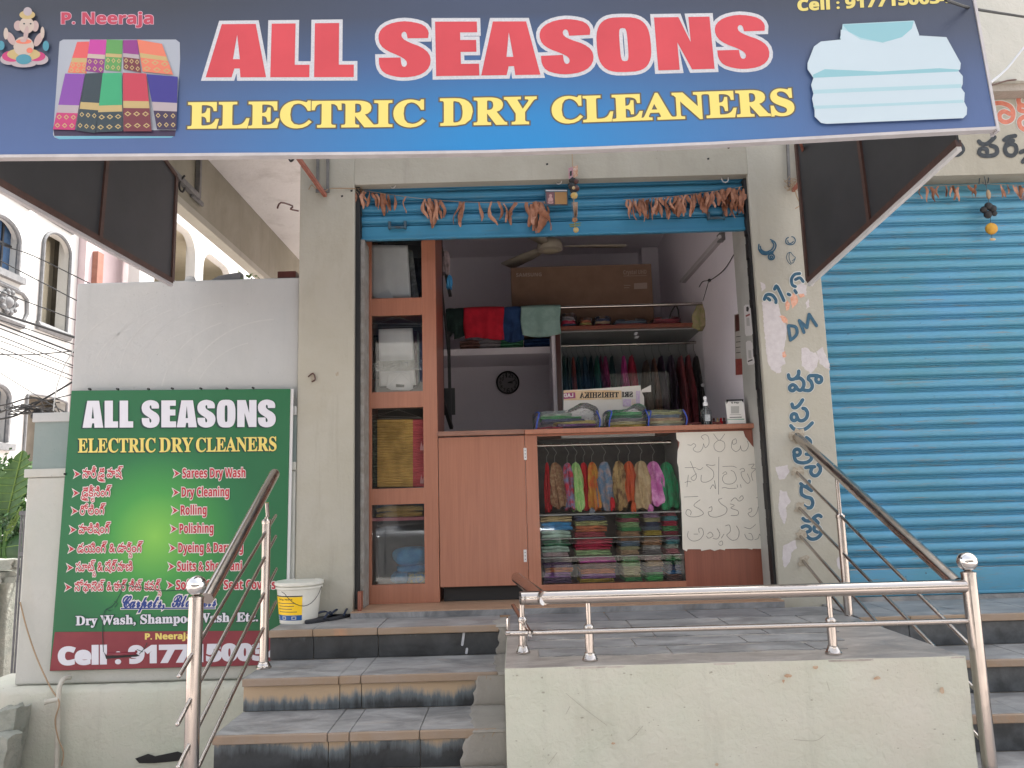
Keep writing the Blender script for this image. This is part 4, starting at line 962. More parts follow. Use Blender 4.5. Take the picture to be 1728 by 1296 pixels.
# centre rail on the platform
RZ = W(1250, 996, -1.33).z
cl_ = WZ(883, 1100, 0); c2 = WZ(997, 1115, 0); c3 = WZ(1408, 1102, 0)
mr_ = thing('platform_rail', (.9, -1.33, 0), 'low polished steel rail standing along the front edge of the platform', 'railing', 'steel rails round the entrance')
yb_ = (c2.y + c3.y) / 2
pr_x = W(1632, 950, yb_).x
cnr = W(912, 1008, yb_); ztop = W(1260, 999, yb_).z; zl = W(1260, 1058, yb_).z
bk_ = WZ(872, 975, ztop)
steel([(pr_x - .02, yb_, ztop), (cnr.x + .05, yb_, ztop), (cnr.x + .015, yb_ + .008, ztop), (cnr.x, yb_ + .04, ztop), (bk_.x, bk_.y, ztop)], .0265, 'top_rail', mr_, 20)
MB().sphere((bk_.x, bk_.y, ztop), .0265, 16, 10, (1, .7, 1)).build('end_cap', 'steel', mr_)
c4 = W(893, 1070, yb_ + .02); bk2 = WZ(866, 1022, zl)
steel([(pr_x, yb_ - .0, zl), (c4.x + .04, yb_, zl), (c4.x + .01, yb_ + .005, zl), (c4.x, yb_ + .03, zl), (bk2.x, bk2.y, zl)], .0105, 'lower_rail', mr_, 10)
MB().sphere((bk2.x, bk2.y, zl), .0105, 10, 6).build('end_cap', 'steel', mr_)
zc_ = W(997, 1058, yb_).z
for c in (c2, c3): post(mr_, c.x, yb_ + .018, -.004, ztop, .018, .010, W(1405, 1048, yb_).z)
post(mr_, cl_.x, cl_.y, -.004, ztop, .017, .011, W(905, 1045, cl_.y).z)
# right stair rail from the pillar down to the ball post
rr = thing('stair_rail', (pr_x, yb_, gz), 'long polished steel stair rail running from the painted pillar down to a ball topped post', 'railing', 'steel rails round the entrance')
bp = W(1631, 947, yb_); post(rr, pr_x, yb_, gz, bp.z - .045, .0275, flange=False); ball(rr, pr_x, yb_, bp.z, .0385)
w0 = W(1345, 737, -.002); steel([w0, W(1615, 985, yb_ + .03)], .0265, 'handrail', rr, 18, 0)
ends = [((1345, 797), (1642, 1094)), ((1349, 857), (1652, 1170)), ((1351, 905), (1660, 1254)), ((1355, 946), (1668, 1330))]
for a, b_ in ends:
    pa = W(*a, -.002); pb_ = W(*b_, yb_); steel([pa, pb_], .0085, 'bar', rr, 10, 0)
    MB().sphere(pb_, .0085, 10, 6).build('bar_end', 'steel', rr)
pmx = WX(1450, 1050, 1.725); hz = W(1428, 828, pmx.y)
t_ = (pmx.y - w0.y) / (yb_ + .03 - w0.y); e1 = W(1615, 985, yb_ + .03); hr = w0 + (e1 - w0) * t_
post(rr, hr.x, hr.y, -.15, hr.z, .0215, .010, hr.z - .22)
# chipped plaster rings where the bars enter the pillar
for a in [(1345, 737)] + [e_[0] for e_ in ends]:
    random.seed(a[1]); poly = [(a[0] + r_ * math.cos(t) + 1, a[1] + r_ * 1.1 * math.sin(t)) for t, r_ in [(2 * math.pi * i / 14, random.uniform(9, 17) if a[1] == 737 else random.uniform(6, 12)) for i in range(14)]]
    decal([poly], PF, 'chipped_plaster', mat('chip_brown', (.30, .26, .20), (.42, .38, .31), 60, .9, bmp=.8), pil_r, .0042)

# ================================================================ WHITE WALL, LOW WALL AND GATE PILLAR ON THE LEFT
wt0, wt1 = W(130, 478, .03), W(503, 475, .03)
wl = thing('compound_wall', (-1.95, .1, gz), 'white plastered compound wall behind the green board', 'wall')
zc1 = W(80, 700, 0).z; zc2 = W(80, 712, 0).z; zc3 = W(80, 792, 0).z; zc4 = W(80, 805, 0).z; zpl = W(100, 1158, -.04).z
xg0 = W(55, 760, 0).x; xg1 = W(44, 830, 0).x
B(wt0.x, XL0 - .001, .03, .17, zc2 - .05, wt0.z).build('upper_wall', 'white_plaster', wl, bevel=.01)
B(xg0 - .01, XL0 - .002, -.006, .029, zc2, zc1 + .012).build('coping', 'white_plaster', wl, bevel=.004)
B(xg0, XL0 - .0015, .006, .0295, zc3, zc2).build('grey_band', 'grey_band_paint', wl)
B(xg1 - .015, XL0 - .002, -.0075, .029, zc4, zc3 + .004).build('coping', 'low_wall_plaster', wl, bevel=.004)
B(xg0, wt0.x, .0296, .33, zc3, zc2).build('gate_pillar_top', 'grey_band_paint', wl)
B(xg0 - .01, wt0.x - .001, .0297, .34, zc2, zc1 + .012).build('coping', 'white_plaster', wl)
B(xg1 - .015, wt0.x, .0297, .36, zc4, zc3 + .004).build('coping', 'low_wall_plaster', wl)
B(xg1, XL0 - .0018, -.0, .35, zpl, zc4).build('low_wall', 'low_wall_plaster', wl, bevel=.012)
# plinth with an uneven top and a broken foot
random.seed(4); mb = MB()
def pln(u, v):
    x = W(-60, 1200, -.04).x * (1 - u) + (X0s - .004) * u
    prof = [(.0, gz - .01), (.0, gz + .1), (.0, zpl - .10), (.002, zpl - .03), (.012, zpl - .006), (.05, zpl + .006)]
    d, z = prof[round(v * 5)]
    return (x, -.10 + d + random.uniform(-.003, .003), z + random.uniform(-.004, .004))
mb.grid(pln, 44, 5); mb.box(W(-60, 1200, -.04).x, X0s - .006, -.05, .34, gz, zpl - .002)
mb.build('plinth', 'block_plaster', wl, smooth=60)
decal([[(228, 1280), (250, 1272), (262, 1276), (300, 1268), (318, 1275), (300, 1284), (260, 1288), (235, 1288)]], plane((0, -.105, 0), (0, -1, 0)), 'broken_hole', 'black', wl, .001)
for a, b_ in (((503, 690), (503, 690)),):
    pass
# drain pipe and cord
dp = [W(*p, y) for p, y in (((118, 1143), -.03), ((108, 1146), -.10), ((101, 1158), -.135), ((99, 1180), -.14), ((97, 1240), -.14), ((95, 1300), -.14))]
pipe = MB().tube(smooth_path(dp, 5), .0125, 12).build('drain_pipe', 'pvc'); tag(pipe, 'thin cream drain pipe bending out of the wall under the green board', 'pipe')
q0, q1 = W(100, 1180, -.14), W(79, 1184, -.17); MB().tube([q0, q1], .0125, 12).build('pipe_stub', 'pvc', pipe); MB().tube([q1, q1 + (q1 - q0).normalized() * .012], .0155, 12).build('pipe_cap', 'pvc', pipe)
cd = smooth_path([W(*p, y) for p, y in (((34, 1016), -.02), ((45, 1060), -.03), ((62, 1110), -.05), ((85, 1160), -.10), ((100, 1185), -.16), ((93, 1215), -.16), ((98, 1245), -.15), ((107, 1270), -.15), ((104, 1292), -.15))], 4)
tag(MB().tube(cd, .004, 6).build('cord', 'string'), 'old brown cord hanging from the wall corner round the drain pipe', 'cord')
# scuffs, scratches and stains on the platform front; trowel marks on the white wall
BP_ = plane((0, by0 - .0062, 0), (0, -1, 0))
mat('scuff', (.30, .29, .24), (.36, .35, .29), 60, .9, bmp=.5); mat('rust_spot', (.42, .27, .17), (.48, .38, .28), 50, .9)
random.seed(44)
for pts in ([(955, 1170), (985, 1195), (1024, 1224)], [(962, 1192), (955, 1205)], [(925, 1290), (940, 1270)], [(1060, 1250), (1072, 1240), (1085, 1225)], [(1340, 1248), (1375, 1250), (1392, 1240)], [(1395, 1150), (1400, 1165)]): paint([pts], .8, BP_, 'scratch', 'scuff', pf, .0005)
for cx_, cy_, rx_, ry_ in ((1330, 1140, 7, 3), (1376, 1126, 5, 3), (1480, 1144, 6, 3), (1322, 1150, 2, 3), (1035, 1255, 3, 2), (1590, 1165, 4, 6), (1210, 1290, 4, 2)): decal([ragged(ell(cx_, cy_, rx_, ry_, 9), 1.0, 2, int(cx_))], BP_, 'stain', 'rust_spot', pf, .0005)
for k in range(46): cx_, cy_ = random.uniform(860, 1640), random.uniform(1128, 1290); s_ = random.uniform(.5, 1.6); decal([ragged(ell(cx_, cy_, s_ * random.uniform(.8, 2.5), s_, 6), .4, 2, k)], BP_, 'speck', 'scuff', pf, .0006)
WPl = plane((0, .03, 0), (0, -1, 0)); mat('trowel_light', (.50, .505, .495), (.46, .47, .46), 30, .85)
for a0, r0, cx_, cy_ in ((200, 130, 330, 640), (205, 105, 345, 655), (195, 165, 330, 660), (210, 190, 400, 690), (200, 150, 420, 680), (205, 120, 445, 690), (190, 210, 300, 700), (200, 95, 250, 640), (215, 170, 470, 700)):
    paint([[(cx_ + r0 * math.cos(math.radians(a0 + t)), cy_ + r0 * math.sin(math.radians(a0 + t)) * .95) for t in range(-8, 62, 10)]], random.uniform(1.2, 2.4), WPl, 'trowel_mark', 'trowel_light', wl, .0008)
# rough stone slabs leaning at the left edge
def rock(name, label, c, s, seed, grp='stone slabs at the wall foot'):
    random.seed(seed); bm = bmesh.new(); bmesh.ops.create_cube(bm, size=1); bmesh.ops.subdivide_edges(bm, edges=bm.edges, cuts=3, use_grid_fill=True)
    for v in bm.verts: v.co += Vector([random.uniform(-.05, .05) for _ in range(3)]); v.co.x *= s[0]; v.co.y *= s[1]; v.co.z *= s[2]; v.co.x += v.co.z * .12
    mb = MB(); mb.add([v.co + Vector(c) for v in bm.verts], [tuple(v.index for v in f.verts) for f in bm.faces]); bm.free()
    return tag(mb.build(name, 'stone', smooth=25), label, 'stone', grp)
p = W(14, 1245, -.20); rock('stone_slab', 'grey green stone slab standing at the foot of the wall on the far left', (p.x, p.y, p.z - .02), (.11, .13, .34), 3)
p = W(6, 1275, -.34); rock('stone_slab', 'lower broken stone block lying before the taller slab on the far left', (p.x - .02, p.y, p.z), (.13, .12, .20), 5)
# litter of small earth at the foot
random.seed(2); mb = MB()
for i in range(160):
    x = random.uniform(-3.2, -1.3); y = random.uniform(-.9, -.11) ** 1 if 1 else 0; r = random.uniform(.006, .02); mb.sphere((x, -.11 - abs(random.gauss(0, .12)), gz + r * .3), r, 6, 4, (1, .8, .6))
tag(mb.build('rubble', 'cement'), 'earth and small rubble along the wall foot', 'rubble', kind='stuff')
# dirt in the stair corner / wall crack are in the plaster materials

# ================================================================ BUCKET AND SLIPPERS
bc_ = WZ(499, 1054, 0); bt = W(492, 984, bc_.y); R_ = (W(533, 990, bc_.y).x - W(456, 990, bc_.y).x) / 2
bk = thing('bucket', (bc_.x, bc_.y + .02, 0), 'white plastic bucket with a yellow label standing by the pillar foot', 'bucket')
bx, by, bh = W(495, 1020, bc_.y).x, bc_.y + R_ * .9, bt.z
MB().lathe([(R_ * .80, .002), (R_ * .82, .0), (R_ * .96, bh * .80), (R_ * .96, bh)], (bx, by, 0), 32).build('body', 'white_plastic', bk)
mb = MB(); mb.lathe([(R_ * .98, bh * .83), (R_ * 1.03, bh * .84), (R_ * 1.03, bh * .89), (R_ * .99, bh * .90)], (bx, by, 0), 32); mb.lathe([(R_ * .99, bh * .93), (R_ * 1.07, bh * .93), (R_ * 1.07, bh * 1.0), (R_ * 1.02, bh * 1.01), (R_ * .95, bh * .985)], (bx, by, 0), 32)
mb.build('lid', 'white_plastic', bk)
hp = [(bx + R_ * 1.03 * math.cos(t), by + R_ * 1.03 * math.sin(t) - .004, bh * .86 - .09 * math.sin((t - math.radians(-120)) / math.radians(115) * math.pi)) for t in [math.radians(-120 + 115 * i / 12) for i in range(13)]]
hp[0] = (hp[0][0], hp[0][1], bh * .80); MB().tube(hp, .0017, 6).build('handle', 'dark_iron', bk)
def wrap(a0, a1, z0, z1, m, nm, lift):
    def f(u, v):
        z = z0 + (z1 - z0) * v; r = R_ * (.82 + .14 * z / (bh * .8)) + lift; t = math.radians(a0 + (a1 - a0) * u); return (bx + r * math.cos(t), by + r * math.sin(t), z)
    return MB().grid(f, 16, 2).build(nm, m, bk, recalc=False)
wrap(-164, -66, bh * .22, bh * .66, 'yellow_label', 'label', .0008); wrap(-164, -66, bh * .09, bh * .215, 'blue_label', 'label', .0008); wrap(-164, -66, bh * .665, bh * .69, 'black', 'label_edge', .0008)
def cylmap(a0, a1, z0, z1, lift_):
    def mp(u, v, lift=0):
        z = z0 + (z1 - z0) * v; r = R_ * (.82 + .14 * z / (bh * .8)) + lift_ + lift; t = math.radians(a0 + (a1 - a0) * u); return Vector((bx + r * math.cos(t), by + r * math.sin(t), z))
    return mp
lp = text_loops('5Kg Nett', 'sans'); lo, hi = bbox(lp); lay([(l - lo) / (hi - lo) for l in lp], cylmap(-138, -92, bh * .57, bh * .62, .0012), 'label_text', 'black', bk, .0003)
for i, (a, b_) in enumerate(((-148, -84), (-140, -88), (-146, -94), (-142, -80))):
    z = bh * (.50 - .07 * i); wrap(a, b_, z, z + .0035, 'print_brown', 'label_line', .0012)
for a in (-158, -128, -96):
    wrap(a, a + 14, bh * .11, bh * .19, 'print_white', 'label_symbol', .0012); wrap(a + 3, a + 11, bh * .13, bh * .17, 'blue_label', 'label_symbol', .0016)
def slipper(px, py, rot, label):
    c = WZ(px, py, 0); t = thing('flip_flop', (c.x, c.y, 0), label, 'slipper', 'pair of dark slippers by the pillar')
    ca, sa = math.cos(rot), math.sin(rot); out = []
    for i in range(20):
        a = 2 * math.pi * i / 20; y = .118 * math.sin(a); wdt = .046 * (1 + .22 * math.sin(a)) * (1 - .12 * math.cos(2 * a)); x = wdt * math.cos(a); out.append((c.x + x * ca - y * sa, c.y + x * sa + y * ca, .001))
    MB().prism(out, (0, 0, .018)).build('sole', 'black_rubber', t, bevel=.004)
    f = lambda x, y, z: (c.x + x * ca - y * sa, c.y + x * sa + y * ca, z)
    for s in (-1, 1): MB().tube(smooth_path([f(.0, .075, .018), f(s * .018, .05, .042), f(s * .034, .01, .040), f(s * .042, -.025, .018)], 4), [.004] * 5 + [.006] * 8, 7).build('strap', mat('strap_blue', (.02, .03, .06), None), t)
slipper(543, 1048, -.55, 'dark blue flip flop nearer the bucket'); slipper(573, 1043, -.35, 'dark blue flip flop nearer the doorway')
# ================================================================ INSIDE THE SHOP
FY = .22                                  # front plane of the furniture
def px_box(p0, p1, Y, dy, m, name, parent, bevel=.0, z0=None):
    x0, x1, za, zb = RC(p0[0], p0[1], p1[0], p1[1], Y); return B(x0, x1, Y, Y + dy, za if z0 is None else z0, zb).build(name, m, parent, bevel=bevel)
# ---- tall cabinet with four glass panes
xc0, xc1, _, _ = RC(612, 600, 738, 800, FY); xp0, xp1 = W(627, 700, FY).x, W(714, 700, FY).x
cab = thing('glazed_cabinet', ((xc0 + xc1) / 2, FY, .04), 'tall narrow red brown cabinet with four glass panes at the left of the doorway', 'cabinet')
pz = [(W(668, 503, FY).z, W(668, 395, FY).z), (W(670, 661, FY).z, W(670, 532, FY).z), (W(672, 824, FY).z, W(672, 688, FY).z), (W(674, 986, FY).z, W(674, 851, FY).z)]
B(xc0, xp0, FY, FY + .02, .037, 2.42).build('stile', 'laminate', cab, bevel=.001); B(xp1, xc1, FY, FY + .02, .037, 2.42).build('stile', 'laminate', cab, bevel=.001)
zr = [2.42] + [v for a, b_ in pz for v in (b_, a)] + [.037]
for i in range(0, 10, 2):
    if zr[i] - zr[i + 1] > .002: B(xp0 + .0003, xp1 - .0003, FY + .0004, FY + .0196, zr[i + 1], zr[i]).build('rail', 'laminate', cab)
for k, (a, b_) in enumerate(pz): B(xp0 - .006, xp1 + .006, FY + .0202, FY + .025, a - .006, b_ + .006).build('glass_pane', 'glass_shiny' if k == 3 else 'glass', cab)
B(xc1 - .018, xc1, FY + .021, FY + .46, .037, 2.42).build('side_panel', 'laminate_dark', cab); B(xc0, xc0 + .015, FY + .026, FY + .46, .037, 2.42).build('side_panel', 'laminate_dark', cab)
mat('cab_grey', (.13, .13, .135), (.17, .17, .17), 8, .6); B(xc0 + .016, xc1 - .019, FY + .44, FY + .455, .037, 2.42).build('back_panel', 'cab_grey', cab)
for a, b_ in ((pz[1][1], pz[0][0]), (pz[2][1], pz[1][0]), (pz[3][1], pz[2][0])): zc = (a + b_) / 2; B(xc0 + .016, xc1 - .02, FY + .03, FY + .435, zc - .009, zc + .009).build('shelf', 'laminate_dark', cab)
B(xc0 + .016, xc1 - .02, FY + .03, FY + .435, .04, pz[3][0] - .01).build('shelf', 'laminate_dark', cab)

def cloth_mat(name, c, c2=None, scale=18, pat=None, rough=.85, bs=160, dk=.5):
    if name in MATS: return MATS[name]
    k_ = .62 / max(.62, max(c) * 1.35) * 1.35; c = tuple(v * k_ for v in c)
    return mat(name, c, tuple(v * 1.3 for v in c2) if c2 else tuple(v * dk for v in c), scale, rough, 0, .4, bs, pat, .42, .60, spec=.2, bdist=.003)
def wire_hanger(p, wd, d=Vector((1, 0, 0)), parent=None, name='hanger', drop=.075, hook_h=.055, m='grey_metal', r=.0018):
    p = Vector(p); l = p - d * wd / 2 - Vector((0, 0, drop + hook_h)); rgt = p + d * wd / 2 - Vector((0, 0, drop + hook_h)); nk = p - Vector((0, 0, hook_h))
    hk = [nk, nk + Vector((0, 0, hook_h * .55)), p + d.cross(Vector((0, 0, 1))) * -.012 + Vector((0, 0, -.002)), p + d.cross(Vector((0, 0, 1))) * .0 + Vector((0, 0, .006)), p + d.cross(Vector((0, 0, 1))) * .014 + Vector((0, 0, -.008))]
    mb = MB().tube(smooth_path(hk, 3), r, 5); mb.tube([nk, l, rgt, nk], r, 5)
    return mb.build(name, m, parent)
def fabric_fold(x0, x1, y0, y1, z0, z1, m, name, parent=None, layers=3, bulge=.006, seed=0, slant=0):
    """folded cloth: a few soft slabs lying on one another, with uneven ends"""
    rnd = random.Random(seed); mb = MB(); h = (z1 - z0) / layers
    for k in range(layers):
        a = x0 + rnd.uniform(0, .012); b_ = x1 - rnd.uniform(0, .014); ys = y0 + rnd.uniform(0, .012); zz_ = z0 + k * h + .0006; ph = rnd.uniform(0, 6); n = 8
        top = []; bot_ = []
        for i in range(n + 1):
            x = a + (b_ - a) * i / n; e = .45 + .55 * math.sin(math.pi * min(max(i / n, .03), .97)) ** .4; wob = .0022 * math.sin(ph + i * 1.3) + slant * (i / n - .5)
            zt = zz_ + wob + h * e * .97; zb_ = zz_ + wob * (1 if k else 0) + (slant * 0)
            fy = ys + bulge * (.4 * math.sin(ph * 2 + i))
            top.append((x, fy, zt)); bot_.append((x, fy, max(zb_, z0)))
        v = []
        for i in range(n + 1):
            t_, b2 = top[i], bot_[i]; mid = (t_[0], t_[1] - bulge, (t_[2] + b2[2]) / 2)
            v += [b2, mid, t_, (t_[0], y1, t_[2]), (t_[0], y1, b2[2])]
        f = []
        for i in range(n):
            for j in range(5): f.append((i * 5 + j, i * 5 + (j + 1) % 5, (i + 1) * 5 + (j + 1) % 5, (i + 1) * 5 + j))
        f += [(4, 3, 2, 1, 0), tuple(n * 5 + j for j in range(5))]
        mb.add(v, f)
    return mb.build(name, m, parent, smooth=50)
def hung(x0, x1, yc, zt, zb, m, name, parent=None, seed=0, folds=4, depth=.05, top_w=.35, sway=0.0, wave=1.0, nv=18):
    """hanging cloth, narrow over its hanger and widening below, with vertical folds"""
    rnd = random.Random(seed); ph = [rnd.uniform(0, 6.28) for _ in range(4)]; cx = (x0 + x1) / 2; hw = (x1 - x0) / 2; nu = 44
    def f(u, v):
        a = 2 * math.pi * u; s = top_w + (1 - top_w) * min(1, (v * 2.2)) ** .55
        if v > .93: s *= 1 - .16 * ((v - .93) / .07) ** 2
        d = depth * (.3 + .7 * min(1, v * 3)); rip = 1 + wave * (.20 * math.sin(folds * a + ph[0] + v * 2.5) + .13 * math.sin((folds * 2 + 1) * a + ph[1] - v * 4) * min(1, v * 3))
        x = cx + sway * v + hw * s * math.cos(a) * rip; y = yc + d * math.sin(a) * rip
        z = zt + (zb - zt) * v + (.012 * math.sin(3 * a + ph[2]) if v > .8 else 0) - .008 * math.cos(a) ** 2 * (1 - v)
        return (x, y, z)
    mb = MB().grid(f, nu, nv); k = len(mb.v) - (nu + 1); mb.f.append(tuple(range(k, k + nu))); mb.f.append(tuple(reversed(range(nu)))); mb.mi += [0, 0]
    return mb.build(name, m, parent, smooth=75)
# ---- what hangs in the cabinet
YC = FY + .16
mat('cloth_white', (.80, .81, .82), (.74, .75, .77), 9, .85, bmp=.2); mat('cloth_white2', (.74, .75, .77), (.68, .69, .72), 9, .85); cloth_mat('cloth_grey', (.30, .32, .31)); cloth_mat('cloth_plum', (.13, .08, .11))
def flat_cloth(quad, Y, dy, m, name, parent=None, seed=0, nu=14, nv=12, amp=.006):
    rnd = random.Random(seed); p = [rnd.uniform(0, 6) for _ in range(3)]; q = [W(a, b_, Y) for a, b_ in quad]  # tl tr br bl
    def f(u, v):
        P = (q[0] * (1 - u) + q[1] * u) * (1 - v) + (q[3] * (1 - u) + q[2] * u) * v
        return P + Vector((0, amp * (math.sin(u * 9 + p[0] + v * 2) + .6 * math.sin(u * 21 + p[1] - v * 3)) * (.4 + v), 0))
    return MB().grid(f, nu, nv).build(name, m, parent, solid=dy, smooth=70)
def cab_item(name, label, cat, group=None):
    return None
# pane 1
t = flat_cloth([(628, 414), (688, 414), (694, 503), (627, 503)], YC, .012, 'cloth_white', 'folded_trousers', None, 1, amp=.004); tag(t, 'white trousers folded over a hanger behind the topmost cabinet pane', 'trousers')
decal([[(632, 503), (641, 494), (655, 488), (664, 503)]], plane((0, YC - .02, 0), (0, 1, 0)), 'cuff', 'cloth_white2', t, .001)
t = flat_cloth([(688, 420), (696, 424), (706, 503), (696, 503)], YC + .05, .010, 'cloth_grey', 'folded_trousers', None, 2, amp=.003); tag(t, 'grey cloth hanging right behind the white trousers in the topmost pane', 'cloth')
t = flat_cloth([(697, 436), (712, 436), (713, 500), (704, 503)], YC + .10, .010, cloth_mat('cloth_black', (.025, .027, .028)), 'folded_trousers', None, 5); tag(t, 'black cloth at the right edge behind the topmost cabinet pane', 'cloth')
hz_ = W(668, 396, YC).z
mb = MB()
def wires(py0, py1, Y, n, seed, label, where):
    random.seed(seed)
    for i in range(n):
        c = W(668 + random.uniform(-3, 8), py0 + random.uniform(0, 3), Y + i * .03); l = W(628 + random.uniform(-6, 2), py1 + random.uniform(-6, 4), Y + i * .03); r_ = W(712 + random.uniform(-2, 6), py1 + random.uniform(-6, 2), Y + i * .03)
        o = MB().tube([c + Vector((0, 0, .03)), c], .0013, 5).tube([c, l, r_, c], .0013, 5).build('wire_hanger', mat('wire_bright', (.5, .5, .48), None, rough=.35, metal=.7))
        tag(o, '%s wire hanger %s' % (ORD[i], where), 'hanger', 'wire hangers in the tall cabinet')
wires(398, 413, YC + .01, 3, 3, '', 'from the front behind the topmost cabinet pane'); wires(534, 550, YC + .01, 4, 4, '', 'from the front above the folded white shirt'); wires(689, 705, YC + .01, 2, 6, '', 'from the front above the yellow saree')
# pane 2
sh = thing('folded_shirt', tuple(W(668, 655, YC)), 'folded white shirt with a buttoned collar behind the second cabinet pane', 'shirt')
flat_cloth([(639, 556), (696, 554), (702, 650), (641, 652)], YC, .014, 'cloth_white', 'body', sh, 8, amp=.002)
CP = plane((0, YC - .008, 0), (0, 1, 0))
def slab(poly, Y, th, m, name, parent): return MB().prism([W(a, b_, Y) for a, b_ in poly], (0, th, 0)).build(name, m, parent, smooth=0, bevel=.0015)
slab([(655, 632), (662, 626), (678, 626), (688, 630), (697, 648), (697, 656), (690, 659), (660, 658), (652, 654)], YC - .020, .008, 'cloth_white2', 'collar', sh)
slab([(655, 632), (675, 629), (653, 652)], YC - .026, .005, 'cloth_white', 'collar_wing', sh); slab([(677, 629), (690, 633), (697, 650)], YC - .026, .005, 'cloth_white', 'collar_wing', sh)
slab([(668, 648), (682, 649), (682, 653.5), (668, 653)], YC - .024, .003, 'black', 'neck_label', sh)
slab([(673, 612), (676, 612), (676.5, 625), (673.5, 625)], YC - .013, .003, 'cloth_white2', 'placket', sh)
for i, (x, c) in enumerate(((698, 'cloth_plum'), (702, 'cloth_grey'), (707, 'cloth_plum'))):
    tag(flat_cloth([(x - 2, 557), (x + 5, 559 + i * 3), (x + 6, 652 - i * 4), (x - 1, 654 - i * 3)], YC + .03 + i * .03, .006, c, 'folded_cloth', None, i), ('dark plum cloth just right of the folded white shirt', 'grey cloth peeping out beside the folded white shirt', 'narrow plum cloth at the right edge of the second cabinet pane')[i], 'cloth')
tag(flat_cloth([(630, 566), (642, 566), (642, 640), (630, 640)], YC + .06, .006, 'cloth_black', 'folded_cloth', None, 4), 'black cloth left of the folded white shirt in the second pane', 'cloth')
strip = slab([(628.5, 610), (713, 607), (713, 624.5), (628.5, 627)], FY + .0265, .001, glassmat('tape_film', (.8, .8, .76), .3, .35), 'tape_strip', None); tag(strip, 'pale translucent strip of tape across the second cabinet pane', 'tape')
# pane 3 : ribbed sarees
ry = YC - .03
def ribbed(px0, px1, py0, py1, Y, m, name, parent, n=27):
    q = [W(px0, py0, Y), W(px1, py0 - (px1 - px0) * .01, Y), W(px1, py1, Y), W(px0, py1, Y)]
    def f(u, v): return (q[0] * (1 - u) + q[1] * u) * (1 - v) + (q[3] * (1 - u) + q[2] * u) * v + Vector((0, -.007 * abs(math.sin(v * n * math.pi)) ** .7, .0006 * math.sin(u * 30)))
    return MB().grid(f, 6, n * 4).build(name, m, parent, recalc=False, smooth=50)
cloth_mat('saree_yellow', (.46, .30, .10), (.31, .20, .065), 6); cloth_mat('saree_pink', (.50, .10, .12), (.36, .07, .085), 8); cloth_mat('saree_black', (.03, .035, .03), (.06, .08, .06), 60)
ys_ = thing('hanging_saree', tuple(W(675, 822, ry)), 'yellow saree with a bright pink border hung in fine pleats behind the third pane', 'saree')
ribbed(637, 697, 708, 822, ry, 'saree_yellow', 'body', ys_); ribbed(697, 717, 708, 822, ry, 'saree_pink', 'border', ys_)
for py in (750, 806):
    decal([[(709, py + 6), (711, py - 6), (713, py + 4), (715, py - 2), (715, py + 10), (709, py + 10)]], plane((0, ry - .009, 0), (0, 1, 0)), 'border_motif', mat('pink_pale', (.7, .35, .38), None), ys_, .001)
bs_ = ribbed(626, 637, 708, 822, ry + .01, 'saree_black', 'pleated_cloth', None); tag(bs_, 'black pleated cloth along the left edge of the third pane', 'cloth')
# pane 4
zsh = pz[3][0] + .004
b1_ = fabric_fold(W(640, 900, YC).x, W(719, 900, YC).x, FY + .04, FY + .36, W(680, 872, FY + .04).z, W(680, 853, FY + .04).z, 'saree_yellow', 'folded_saree', None, 2, .01, 3); tag(b1_, 'folded yellow saree under the top of the lowest cabinet pane', 'saree')
B(xc0 + .016, xc1 - .02, FY + .03, FY + .40, W(680, 876, FY + .04).z - .008, W(680, 873, FY + .04).z).build('shelf', mat('pink_shelf', (.6, .2, .24), None), cab)
cloth_mat('saree_blue', (.04, .20, .45), (.07, .30, .55), 14); cloth_mat('saree_blue_gold', (.35, .33, .12), (.05, .2, .45), 40)
def blue_lump(px0, px1, py0, py1, m, seed, label):
    x0, x1, z0, z1 = RC(px0, py0, px1, py1, FY + .06); rnd = random.Random(seed); p = [rnd.uniform(0, 6) for _ in range(4)]
    mb = MB()
    def f(u, v):
        t = math.pi * v; a = 2 * math.pi * u; r_ = math.sin(t) ** .6; q = 1 + .10 * math.sin(3 * a + p[0] + 5 * v) + .07 * math.sin(7 * a + p[1] - 3 * v)
        return ((x0 + x1) / 2 + (x1 - x0) / 2 * r_ * math.copysign(abs(math.cos(a)) ** .6, math.cos(a)) * q, FY + .16 + .10 * r_ * math.sin(a) * q, (z0 + z1) / 2 - (z1 - z0) / 2 * math.copysign(abs(math.cos(t)) ** .8, math.cos(t)))
    mb.grid(f, 30, 12); return tag(mb.build('cloth_bundle', m, smooth=60), label, 'bundle', 'blue bundles in the lowest pane')
blue_lump(662, 720, 924, 956, 'saree_blue', 1, 'plump blue cloth bundle on top in the lowest cabinet pane'); blue_lump(666, 720, 954, 968, 'saree_blue', 2, 'thin blue cloth bundle in the middle of the lowest pane'); blue_lump(658, 690, 966, 987, 'saree_blue', 3, 'small blue cloth bundle on the floor of the lowest pane'); blue_lump(682, 722, 966, 987, 'saree_blue_gold', 4, 'blue and gold cloth bundle at the lower right of the lowest pane')

